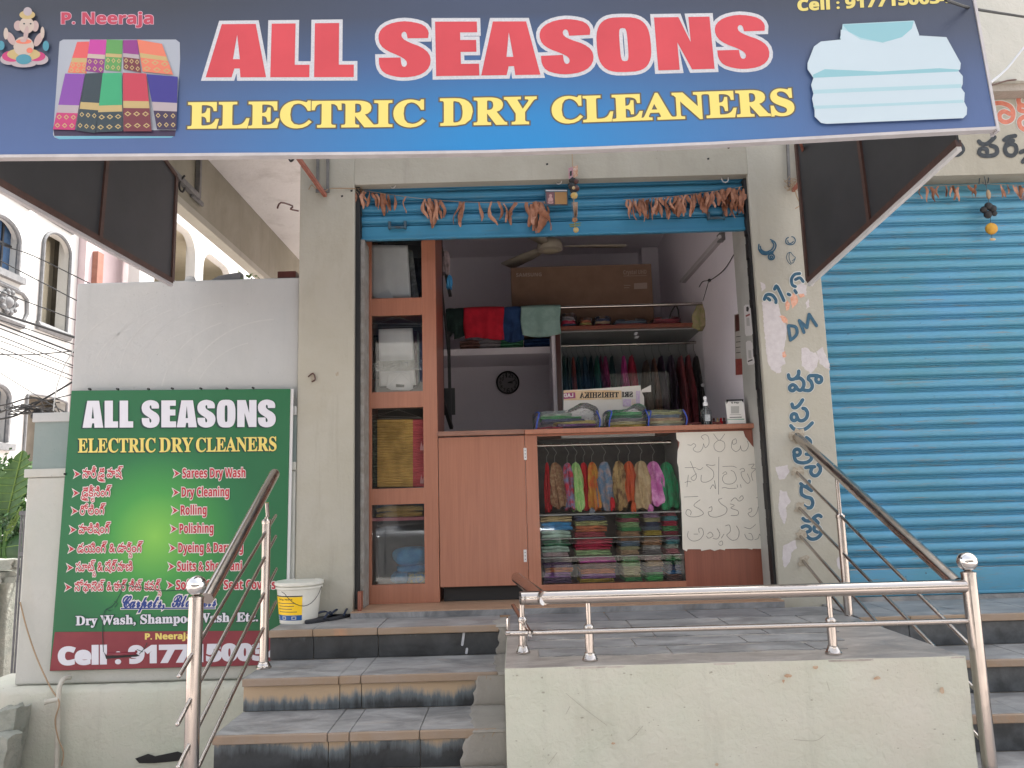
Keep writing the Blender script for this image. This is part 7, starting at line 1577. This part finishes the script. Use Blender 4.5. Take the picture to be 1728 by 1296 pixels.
decal([[(523, 632), (528, 628), (533, 634), (531, 644), (525, 642)]], PW, 'broken_spot', 'chip_brown', pil_l, .001); decal([[(566, 630), (571, 627), (572, 634), (567, 635)]], PW, 'broken_spot', 'chip_brown', pil_l, .001)
for (x, y) in ((617, 259), (923, 277), (1195, 268), (577, 331), (593, 322)): decal([[(x - 2, y - 1), (x + 2, y - 2), (x + 2, y + 1), (x - 1, y + 2)]], PW, 'nail_hole', 'black', bld, .0012)

# ================================================================ HOUSES ACROSS THE LANE (facing the lane)
FX = -8.9; FPx = plane((FX, 0, 0), (1, 0, 0))
h1 = thing('white_house', (FX - 3, 14, gz), 'tall white house with arched windows and grey mouldings across the lane', 'house')
def fpos(px, py, X=FX): return WX(px, py, X)
y_end = fpos(131, 450).y; mat('mould_grey', (.12, .125, .13), (.17, .17, .175), 12, .8)
# wall with real openings: door opening and windows are recessed boxes, the wall is built round them
def opening(px0, py0, px1, py1): a = fpos(px0, (py0 + py1) / 2); b_ = fpos(px1, (py0 + py1) / 2); mx = (px0 + px1) / 2; return a.y, b_.y, fpos(mx, py1).z, fpos(mx, py0).z
ops = [opening(-34, 363, 31, 452), opening(68, 392, 115, 557), opening(-30, 648, 12, 745), opening(40, 668, 108, 800)]
def wall_with_holes(X, th, y0, y1, z0, z1, holes, m, name, parent):
    ysx = sorted(set([y0, y1] + [v for h in holes for v in h[:2]])); zsx = sorted(set([z0, z1] + [v for h in holes for v in h[2:]])); mb = MB()
    for a, b_ in zip(ysx[:-1], ysx[1:]):
        run = None
        for c, d in zip(zsx[:-1], zsx[1:]):
            my, mz = (a + b_) / 2, (c + d) / 2; hole = any(h[0] < my < h[1] and h[2] < mz < h[3] for h in holes)
            if not hole: mb.box(X - th, X, a, b_, c, d)
    bm = bmesh.new(); me = bpy.data.meshes.new('x'); me.from_pydata(mb.v, [], mb.f); bm.from_mesh(me); bmesh.ops.remove_doubles(bm, verts=bm.verts, dist=1e-4)
    seen = {}
    for f in bm.faces: seen.setdefault(tuple(sorted(v.index for v in f.verts)), []).append(f)
    bmesh.ops.delete(bm, geom=[f for l in seen.values() if len(l) > 1 for f in l], context='FACES_ONLY'); bm.verts.index_update()
    mb2 = MB(); mb2.add([v.co.copy() for v in bm.verts], [tuple(v.index for v in f.verts) for f in bm.faces]); bm.free(); bpy.data.meshes.remove(me)
    return mb2.build(name, m, parent, smooth=0)
wall_with_holes(FX, .22, 5.5, y_end, gz, 9.5, ops, 'far_white', 'wall', h1)
B(FX - 3.5, FX - .5, 5.5, y_end, gz, 9.4).build('inner_wall', 'far_cream', h1)
B(FX - 3.5, FX, 5.5, y_end, 9.51, 9.7).build('roof', 'far_white', h1)
def arch_frame(o, nm, arch=.35, wd=.09, proud=.05, glass=None, X=FX):
    y0, y1, z0, z1 = o; cy = (y0 + y1) / 2; r_ = (y1 - y0) / 2; zs_ = z1 - r_ * arch * 2; pts = [(X + proud / 2, y0, z0), (X + proud / 2, y0, zs_)] + [(X + proud / 2, cy - r_ * math.cos(t), zs_ + (z1 - zs_) * math.sin(t)) for t in [math.pi * i / 12 for i in range(1, 12)]] + [(X + proud / 2, y1, zs_), (X + proud / 2, y1, z0)]
    mb = MB()
    for a, b_ in zip(pts[:-1], pts[1:]): mb.bar(a, b_, proud, wd, Vector((1, 0, 0))) if 0 else mb.tube([a, b_], wd * .5, 6)
    fr = mb.build(nm, 'mould_grey', h1)
    # spandrels closing the corners above the arch
    sp = MB()
    for s in (0, 1):
        ar = [(X - .1, cy - r_ * math.cos(t) * (1 if s == 0 else -1), zs_ + (z1 - zs_) * math.sin(t)) for t in [math.pi / 2 * i / 6 for i in range(7)]]
        corner = (X - .1, y0 if s == 0 else y1, z1)
        sp.prism(ar + [corner], (.098, 0, 0))
    sp.build('arch_corner', 'far_white', h1, smooth=0)
    return fr, cy, r_, zs_
w1 = arch_frame(ops[0], 'window_frame'); arch_frame(ops[1], 'door_frame', .38, .07); w3 = arch_frame(ops[2], 'window_frame'); arch_frame(ops[3], 'porch_frame', .05, .05)
mat('far_pane', (.04, .09, .18), (.07, .13, .24), 2, .15)
for o in (ops[0], ops[2]):
    y0, y1, z0, z1 = o; pn = B(FX - .16, FX - .14, y0, y1, z0, z1).build('window_pane', 'far_pane', h1)
    for k in (1, 2, 3): yy = y0 + (y1 - y0) * k / 4; B(FX - .139, FX - .11, yy - .02, yy + .02, z0, z1).build('glazing_bar', 'dark_iron', h1)
    B(FX - .138, FX - .112, y0, y1, (z0 + z1) / 2 + .05, (z0 + z1) / 2 + .09).build('glazing_bar', 'dark_iron', h1)
    B(FX + .002, FX + .10, y0 - .15, y1 + .15, z0 - .14, z0 - .02).build('sill', 'mould_grey', h1)
mat('far_dark', (.10, .085, .065), (.16, .14, .11), 2, .8)
o = ops[1]; B(FX - .45, FX - .40, o[0], o[1], o[2], o[3]).build('doorway_back', 'far_cream', h1); o = ops[3]; B(FX - .45, FX - .40, o[0], o[1], o[2], o[3]).build('porch_back', 'far_dark', h1)
def mould(pts, wd=.05, nm='moulding', X=FX, par=None): return MB().tube([fpos(*p, X=X) + Vector((.01, 0, 0)) for p in pts], wd, 6).build(nm, 'mould_grey', par or h1)
mould([(-20, 300), (0, 319), (49, 351), (55, 340)]); mould([(60, 344), (66, 358), (122, 393), (123, 380)]); mould([(-5, 476), (36, 495), (44, 506), (44, 530), (35, 548), (-5, 532)], .045); mould([(-10, 532), (36, 550)], .08); mould([(60, 548), (115, 570)], .09, 'door_sill')
p = fpos(11, 510)
MB().lathe([(.19, 0), (.21, .05), (.13, .07), (.12, .03), (.06, .10), (.01, .11)], p, 16, 'x').build('plaster_rosette', 'mould_grey', h1)
for k in range(10): MB().sphere(p + Vector((.05, .19 * math.cos(k * .628), .19 * math.sin(k * .628))), .05, 8, 6).build('petal', 'mould_grey', h1)
# pink house beyond
y_b0 = y_end + .02; X2 = FX + .15; y_b1 = fpos(228, 440, X2).y
h2 = thing('pink_house', (X2 - 3, (y_b0 + y_b1) / 2, gz), 'pale pink house with brown door frames and dark grilled windows beyond the white house', 'house')
dws = [(fpos(180, 450, X2).y, fpos(212, 450, X2).y, 1.6, 5.05)]
wall_with_holes(X2, .25, y_b0, y_b1, gz, 9, dws, 'far_pink', 'wall', h2); B(X2 - 4, X2 - .5, y_b0, y_b1, gz, 9).build('inner_wall', 'far_dark', h2)
mat('brown_frame', (.22, .09, .06), (.28, .13, .09), 6, .6)
for px in (160, 226):
    a, b_ = fpos(px - 5, 450, X2).y, fpos(px + 5, 450, X2).y; B(X2 + .002, X2 + .12, a, b_, gz, 6).build('brown_pillar', 'brown_frame', h2)
y0, y1 = dws[0][:2]; B(X2 - .2, X2 - .15, y0, y1, 1.6, 5.05).build('window_pane', 'far_pane', h2)
for k in range(4): yy = y0 + (y1 - y0) * k / 3; B(X2 - .14, X2 - .05, yy - .03, yy + .03, 1.6, 5.05).build('grille_bar', 'dark_iron', h2)
for z in (2.4, 3.2, 4.0, 4.6): B(X2 - .139, X2 - .051, y0, y1, z, z + .05).build('grille_bar', 'dark_iron', h2)
# balconied house further on
h3 = thing('balcony_house', (-10.5, 26, gz), 'white house with arched cream balconies seen under the beam', 'house')
X3 = -8.2; ya, yb2 = fpos(236, 450, X3).y, fpos(470, 450, X3).y
zq = lambda px, py: fpos(px, py, X3).z
arch_o = [(fpos(262, 430, X3).y, fpos(330, 430, X3).y, zq(310, 478) - 1.4, zq(320, 392)), (fpos(343, 450, X3).y, fpos(392, 450, X3).y, zq(365, 478) - 1.4, zq(355, 422) - .1)]
zt3 = zq(330, 372)
wall_with_holes(X3, .25, ya, yb2, gz, 9.5, arch_o, 'far_white', 'front_wall', h3); B(X3 - 2.5, X3 - 2.3, ya, yb2, gz, 9.5).build('back_wall', 'far_cream', h3); B(X3 - 2.3, X3 - .251, ya, yb2, arch_o[0][3] + .02, arch_o[0][3] + .2).build('balcony_ceiling', 'far_cream', h3)
B(X3 - 2.3, X3 - .251, ya, yb2, arch_o[0][2] - .2, arch_o[0][2]).build('balcony_floor', 'far_cream', h3)
for o in arch_o:
    y0, y1, z0, z1 = o; r_ = .55
    for s, yc in ((1, y0), (-1, y1)):
        MB().prism([(X3 - .2, yc, z1), (X3 - .2, yc + s * r_, z1)] + [(X3 - .2, yc + s * r_ * (1 - math.sin(t)), z1 - r_ * (1 - math.cos(t))) for t in [math.pi / 2 * i / 6 for i in range(1, 7)]], (.199, 0, 0)).build('arch_bracket', 'far_white', h3, smooth=0)
    B(X3 - .1, X3 - .04, y0, y1, z0 + .9, z0 + .96).build('balcony_rail', 'far_white', h3)
    for k in range(1, 8): yy = y0 + (y1 - y0) * k / 8; B(X3 - .09, X3 - .05, yy - .02, yy + .02, z0, z0 + .9).build('baluster', 'far_white', h3)
ms = thing('magenta_cloth', tuple(fpos(300, 470, X3 - 1)), 'white cloth with broad pink stripes hung on the far balcony', 'cloth')
for k in range(5):
    a, b_ = fpos(288 + k * 7, 455, X3 - .8).y, fpos(295 + k * 7, 455, X3 - .8).y; B(X3 - .82, X3 - .80, a, b_, zq(300, 475), zq(300, 440)).build('stripe', mat('stripe_pink', (.65, .12, .42), None) if k % 2 == 0 else 'far_white', ms)
# things standing on the white wall's top
q = W(386, 478, .10)
tag(MB().hexa([(q.x - .10, .06, wt0.z + .002), (q.x + .08, .06, wt0.z + .002), (q.x - .10, .14, wt0.z + .002), (q.x + .08, .14, wt0.z + .002), (q.x - .05, .07, wt0.z + .035), (q.x + .08, .07, wt0.z + .055), (q.x - .05, .13, wt0.z + .035), (q.x + .08, .13, wt0.z + .055)]).build('broken_tile', 'mould_grey'), 'dark broken tile lying on top of the white wall', 'tile')
q = W(489, 470, .10); tag(B(q.x - .06, q.x + .05, .05, .16, wt0.z + .001, wt0.z + .045).build('brick', 'dark_wood'), 'dark brown brick on the white wall against the pillar', 'brick')
q = W(321, 474, .10); tag(MB().sphere((q.x, .1, wt0.z + .02), .035, 12, 8, (1, .4, .8)).build('broken_cup', 'far_white'), 'small white broken cup on top of the white wall', 'cup')
random.seed(9); mb = MB(); q = W(416, 472, .10)
for i in range(26): c = Vector((q.x + random.uniform(-.07, .07), .1 + random.uniform(-.03, .03), wt0.z + random.uniform(0, .06))); d = Vector([random.uniform(-.02, .02) for _ in range(3)]); e_ = Vector([random.uniform(-.02, .02) for _ in range(3)]); mb.add([c, c + d, c + d + e_, c + e_], [(0, 1, 2, 3)])
tag(mb.build('sprig', 'leaf_light', smooth=0), 'small pale sprig growing on top of the white wall', 'plant')

# ================================================================ OVERHEAD CABLES ON THE LEFT
cab_px = [((-40, 395), (57, 432), (147, 476), .010), ((-40, 421), (0, 440), (135, 510), .010), ((-40, 474), (0, 492), (130, 541), .010), ((-40, 515), (0, 529), (128, 570), .022), ((-40, 525), (0, 540), (128, 582), .010), ((-40, 530), (0, 547), (128, 596), .016), ((-40, 538), (0, 554), (128, 603), .010), ((-40, 550), (0, 567), (126, 618), .010), ((-40, 560), (0, 575), (126, 622), .008),
          ((-40, 595), (60, 598), (128, 592), .011), ((-40, 574), (0, 587), (126, 636), .009), ((-40, 582), (0, 595), (124, 642), .007), ((-40, 600), (0, 629), (50, 660), .006), ((-40, 706), (20, 690), (112, 668), .010), ((-40, 690), (60, 672), (118, 700), .014), ((-40, 712), (30, 700), (70, 676), .016), ((-40, 700), (45, 684), (116, 706), .010)]
for i, (a, b_, c, r_) in enumerate(cab_px):
    YY = 3.2 + .12 * (i % 5); o = MB().tube(smooth_path([W(*a, YY), W((a[0] + b_[0]) / 2, (a[1] + b_[1]) / 2 + 2, YY), W(*b_, YY + .05), W(*c, YY + .1), W(c[0] + 60, c[1] + (c[1] - b_[1]) * 60 / (c[0] - b_[0] + .01), YY + .15)], 4), r_ * .62, 6).build('overhead_cable', 'cable_black')
    tag(o, '%s black cable from the top among those crossing the white house' % ORD[i], 'cable', 'overhead cables across the white house')
random.seed(17); mb = MB(); c0 = W(66, 690, 3.3)
for i in range(15):
    q = [c0 + Vector((random.uniform(-.35, .25), random.uniform(-.1, .1), random.uniform(-.10, .09))) for _ in range(3)]; mb.tube(smooth_path(q, 3), .0055, 5)
for i in range(7): mb.sphere(c0 + Vector((random.uniform(-.05, .05), 0, random.uniform(-.12, .05))), random.uniform(.012, .03), 7, 5)
tag(mb.build('cable_tangle', 'cable_black'), 'tangled knot of black cables and joints before the dark porch', 'cables', None, 'stuff')

# ================================================================ PLANTS BEHIND THE GATE PILLAR
def blade_leaf(P, d, side, L, wd, m, parent, name='leaf', lobes=0, droop=.4, seed=0):
    """a leaf with a midrib fold; lobes cut its edge"""
    d = Vector(d).normalized(); side = Vector(side).normalized(); n = 18; v = []; up_ = side.cross(d); mb = MB()
    for i in range(n + 1):
        t = i / n; c = Vector(P) + d * L * t - Vector((0, 0, 1)) * droop * L * t * t; w_ = wd * math.sin(math.pi * min(.98, .08 + .9 * t)) ** .7
        if lobes: w_ *= 1 - .35 * (.5 + .5 * math.cos(t * lobes * 6.28)) * (t > .08)
        v += [c - side * w_ + up_ * .22 * w_, c - side * w_ * .5 + up_ * .06 * w_, c, c + side * w_ * .5 + up_ * .06 * w_, c + side * w_ + up_ * .22 * w_]
    mb.add(v, [(i * 5 + j, i * 5 + j + 1, i * 5 + j + 6, i * 5 + j + 5) for i in range(n) for j in range(4)])
    o = mb.build(name, m, parent, recalc=False, smooth=60)
    vb = MB()
    for i in range(1, n - 1, 2):
        for s in (0, 4): vb.tube([Vector(v[i * 5 + 2]) + up_ * .004, Vector(v[min(n, i + 1) * 5 + s]) + up_ * .004], .0028, 4, caps=False)
    vb.tube([Vector(v[i * 5 + 2]) + up_ * .004 for i in range(n + 1)], .006, 5); vb.build('leaf_vein', 'leaf_light', o, recalc=False)
    return o
YP = 2.2; B0 = W(15, 960, YP)
pz_ = thing('big_leaf_plant', (B0.x, YP, W(15, 945, YP).z), 'plant with large pale veined leaves above the dark bushes beside the gate pillar', 'plant')
gl = lambda px, py, dy=0: W(px, py, YP + dy)
blade_leaf(gl(10, 880), gl(36, 768) - gl(10, 880), Vector((1, .1, .25)), .62, .16, 'leaf_green', pz_, lobes=7, droop=.02, seed=1); blade_leaf(gl(0, 860, .2), gl(-20, 770) - gl(0, 860), Vector((1, .2, .1)), .55, .14, 'leaf_green', pz_, lobes=6, droop=.05); blade_leaf(gl(0, 925), gl(38, 918) - gl(0, 925), Vector((.1, .2, 1)), .45, .11, 'leaf_dark', pz_, droop=.1); blade_leaf(gl(-30, 935), gl(20, 945) - gl(-30, 935), Vector((.1, .3, 1)), .5, .10, 'leaf_dark', pz_, droop=.15); blade_leaf(gl(8, 915), gl(30, 862) - gl(8, 915), Vector((.8, .1, .5)), .35, .05, 'leaf_light', pz_, droop=.1)
for a, b_ in (((5, 950), (10, 880)), ((0, 950), (0, 860)), ((8, 950), (8, 915))): MB().tube([gl(*a), gl(*b_)], .012, 6).build('stem', 'leaf_green', pz_)
def bush(px0, px1, py0, py1, Y, n, m, label, seed, s=.045):
    rnd = random.Random(seed); a, b_ = W(px0, py0, Y), W(px1, py1, Y); mb = MB(); cx, cz = (a.x + b_.x) / 2, (a.z + b_.z) / 2; rx, rz = abs(b_.x - a.x) / 2, abs(a.z - b_.z) / 2
    clumps = [(cx + rnd.uniform(-.7, .7) * rx, Y + rnd.uniform(-.2, .3), cz + rnd.uniform(-.75, .75) * rz, rnd.uniform(.25, .45)) for _ in range(14)]
    for i in range(n):
        c = rnd.choice(clumps); P = Vector((c[0] + rnd.gauss(0, .5) * rx * c[3], c[1] + rnd.gauss(0, .12), c[2] + rnd.gauss(0, .5) * rz * c[3])); d = Vector([rnd.gauss(0, 1) for _ in range(3)]).normalized(); e_ = d.cross(Vector([rnd.gauss(0, 1) for _ in range(3)])).normalized(); L = s * rnd.uniform(.6, 1.3); mb.add([P, P + d * L * .5 + e_ * L * .22, P + d * L, P + d * L * .5 - e_ * L * .22], [(0, 1, 2, 3)])
    t = thing('bush', (cx, Y, b_.z), label, 'bush', 'bushes beside the gate pillar'); f = mb.build('foliage', m, t, smooth=0, recalc=False); f['kind'] = 'stuff'
    st_ = MB()
    for k in range(5): st_.tube([(cx + (k - 2) * .03, Y, b_.z - .1), clumps[k][:3]], .009, 5)
    st_.build('stem', 'dark_wood', t)
bush(-60, 48, 770, 910, YP + .5, 2600, 'leaf_green', 'leafy green bush behind the big leaved plant', 1, .07); bush(-60, 46, 850, 945, YP + .15, 2000, 'leaf_dark', 'darker small leaved bush low beside the gate pillar', 2, .055)
# planter ledge, rocks and gate behind
yl = YP + .9
pl2 = thing('planter', (W(0, 980, YP).x - .6, YP + .3, gz), 'low stone edged planter under the bushes at the left edge', 'planter')
MB().box(W(-200, 960, YP).x, W(33, 950, YP).x, YP - .15, YP + .8, gz, W(10, 945, YP).z).build('bed', 'stone', pl2, bevel=.03); MB().box(W(-200, 960, YP).x, W(24, 950, YP).x, YP - .6, YP - .16, gz, W(10, 988, YP - .5).z).build('step', 'stone', pl2, bevel=.03)
random.seed(6)
for i, (px, py, s) in enumerate(((8, 952, .16), (26, 950, .12), (-10, 975, .18), (18, 978, .10))):
    p = W(px, py, YP - .3); rock('rock', ('brown rock on the planter edge by the dark leaf', 'small rock on the planter edge against the gate pillar', 'rock at the left edge of the planter step', 'flat rock on the planter step')[i], tuple(p), (s * 1.3, s, s * .5), 30 + i, 'rocks round the planter')
gt = thing('iron_gate', tuple(W(40, 940, 1.2)), 'pale barred gate just visible behind the gate pillar', 'gate')
for k in range(3): x = W(46 - k * 5, 880, 1.6).x; MB().tube([(x, 1.6, gz + .1), (x, 1.6, W(40, 862, 1.6).z)], .008, 6).build('bar', 'mould_grey', gt)
for py in (866, 935): B(W(34, py, 1.6).x, W(50, py, 1.6).x, 1.585, 1.615, W(40, py, 1.6).z - .015, W(40, py, 1.6).z + .015).build('crossbar', 'mould_grey', gt)

# ================================================================ WHAT THE GLASS AND STEEL MIRROR : THE STREET BEHIND THE CAMERA
st2 = B(-40, 40, -11.4, -4.9, gz, gz + .015).build('road', mat('road_concrete', (.33, .31, .29), (.39, .37, .35), 3, .9, bmp=.5)); tag(st2, kind='structure')
ob = thing('street_house', (0, -14.5, gz), 'pale two storey house across the street, seen only in reflections', 'house')
wo = [(-9 + k * 3.4, -7.6 + k * 3.4, z, z + 1.3) for k in range(6) for z in (.3, 3.4)]
mb = MB(); ysx = sorted(set([-12, 12] + [v for h in wo for v in h[:2]])); zsx = sorted(set([gz, 6.6] + [v for h in wo for v in h[2:]]))
for a, b_ in zip(ysx[:-1], ysx[1:]):
    for c, d in zip(zsx[:-1], zsx[1:]):
        if not any(h[0] < (a + b_) / 2 < h[1] and h[2] < (c + d) / 2 < h[3] for h in wo): mb.box(a, b_, -13.3, -13, c, d)
mb.build('wall', 'street_wall', ob, smooth=0); B(-12, 12, -12.995, -12.9, gz, 2.75).build('dimming_sheet', mat('dimming_dark', (.06, .05, .045), (.12, .10, .09), 1.2, .7), ob); B(-12.2, 12.2, -12.9, -11.6, 2.75, 2.9).build('awning', 'cement', ob); B(-12, 12, -17, -13.8, gz, 6.5).build('inner_wall', 'far_dark', ob); B(-12.3, 12.3, -17.3, -12.4, 6.62, 6.8).build('roof', 'cement', ob)  # dark sheet added over the ground floor to weaken its reflection in glass
for h in wo: B(h[0], h[1], -13.2, -13.16, h[2], h[3]).build('window_pane', 'far_pane', ob)
# silver car parked behind the camera (its door shows in the lowest cabinet pane)
mat('car_silver', (.42, .43, .45), None, rough=.28, metal=.75); mat('car_glass', (.02, .025, .03), None, rough=.05)
car = thing('parked_car', (-1.6, -6.2, gz), 'silver car parked along the street, its door mirrored in the lowest cabinet pane', 'car')
cy = -5.35; zc = gz + .015
side = [(-3.9, .45), (-3.95, .75), (-3.6, .95), (-2.9, 1.02), (-2.2, 1.52), (-.6, 1.56), (.25, 1.05), (.55, .95), (.6, .5), (.35, .38), (-3.7, .38)]
def carsec(y, inset, zmul=1): return [(x, y, zc + z * zmul) for x, z in side]
mb = MB(); s0 = carsec(cy, 0); n = len(s0); s1 = [(x * .985 - .02, cy - .08, z) for x, y, z in s0]
lay_ = [[(x, cy - .0, z) for x, y, z in s0], [(x, cy - 1.7, z) for x, y, z in s0]]
v = [(x, cy - (.0 if z < zc + 1.03 else .16), z) for x, y, z in s0] + [(x, cy - 1.7 + (.0 if z < zc + 1.03 else .16), z) for x, y, z in s0]
mb.add(v, [(i, (i + 1) % n, n + (i + 1) % n, n + i) for i in range(n)])
for k in (0, n):
    tr_ = geometry.tessellate_polygon([[Vector(q) for q in v[k:k + n]]]); mb.f += [tuple(a + k for a in q) for q in tr_]; mb.mi += [0] * len(tr_)
mb.build('body', 'car_silver', car, bevel=.05, smooth=50)
for a, b_ in ((-2.75, -1.75), (-1.65, -.75), (-.66, -.1)):
    f = lambda x, z: (x, cy + .012 - (z - 1.03) * .30, zc + z); MB().add([f(a + .1, 1.07), f(b_, 1.07), f(b_ - (.35 if b_ > -.2 else 0), 1.42), f(a + (.42 if a < -2 else .0) + .05, 1.42)], [(0, 1, 2, 3)]).build('side_window', 'car_glass', car, solid=.01)
for x in (-2.75, -1.72, -.72): B(x - .004, x + .004, cy + .001, cy + .004, zc + .42, zc + 1.02).build('door_gap', 'black', car)
for x in (-1.90, -.92): 
    MB().tube(smooth_path([(x - .11, cy + .01, zc + .90), (x - .09, cy + .035, zc + .905), (x + .09, cy + .035, zc + .905), (x + .11, cy + .01, zc + .90)], 4), .014, 8).build('door_handle', 'car_silver', car)
for x in (-3.1, -.15):
    for yy in (cy + .01, cy - 1.71):
        MB().lathe([(.20, -.11), (.33, -.10), (.34, -.06), (.34, .06), (.33, .10), (.20, .11)], (x, yy - (.1 if yy > cy - 1 else -.1), zc + .34), 28, 'y').build('wheel', 'black_rubber', car)
        MB().lathe([(.19, -.115), (.2, .0), (.19, .115)], (x, yy - (.1 if yy > cy - 1 else -.1), zc + .34), 20, 'y').build('rim', 'steel', car)
for zz3 in (.72,):
    for y_ in (cy - .25, cy - 1.45): MB().sphere((.56, y_, zc + .75), .10, 12, 8, (.4, 1, .8)).build('headlight', 'glass_edge', car)
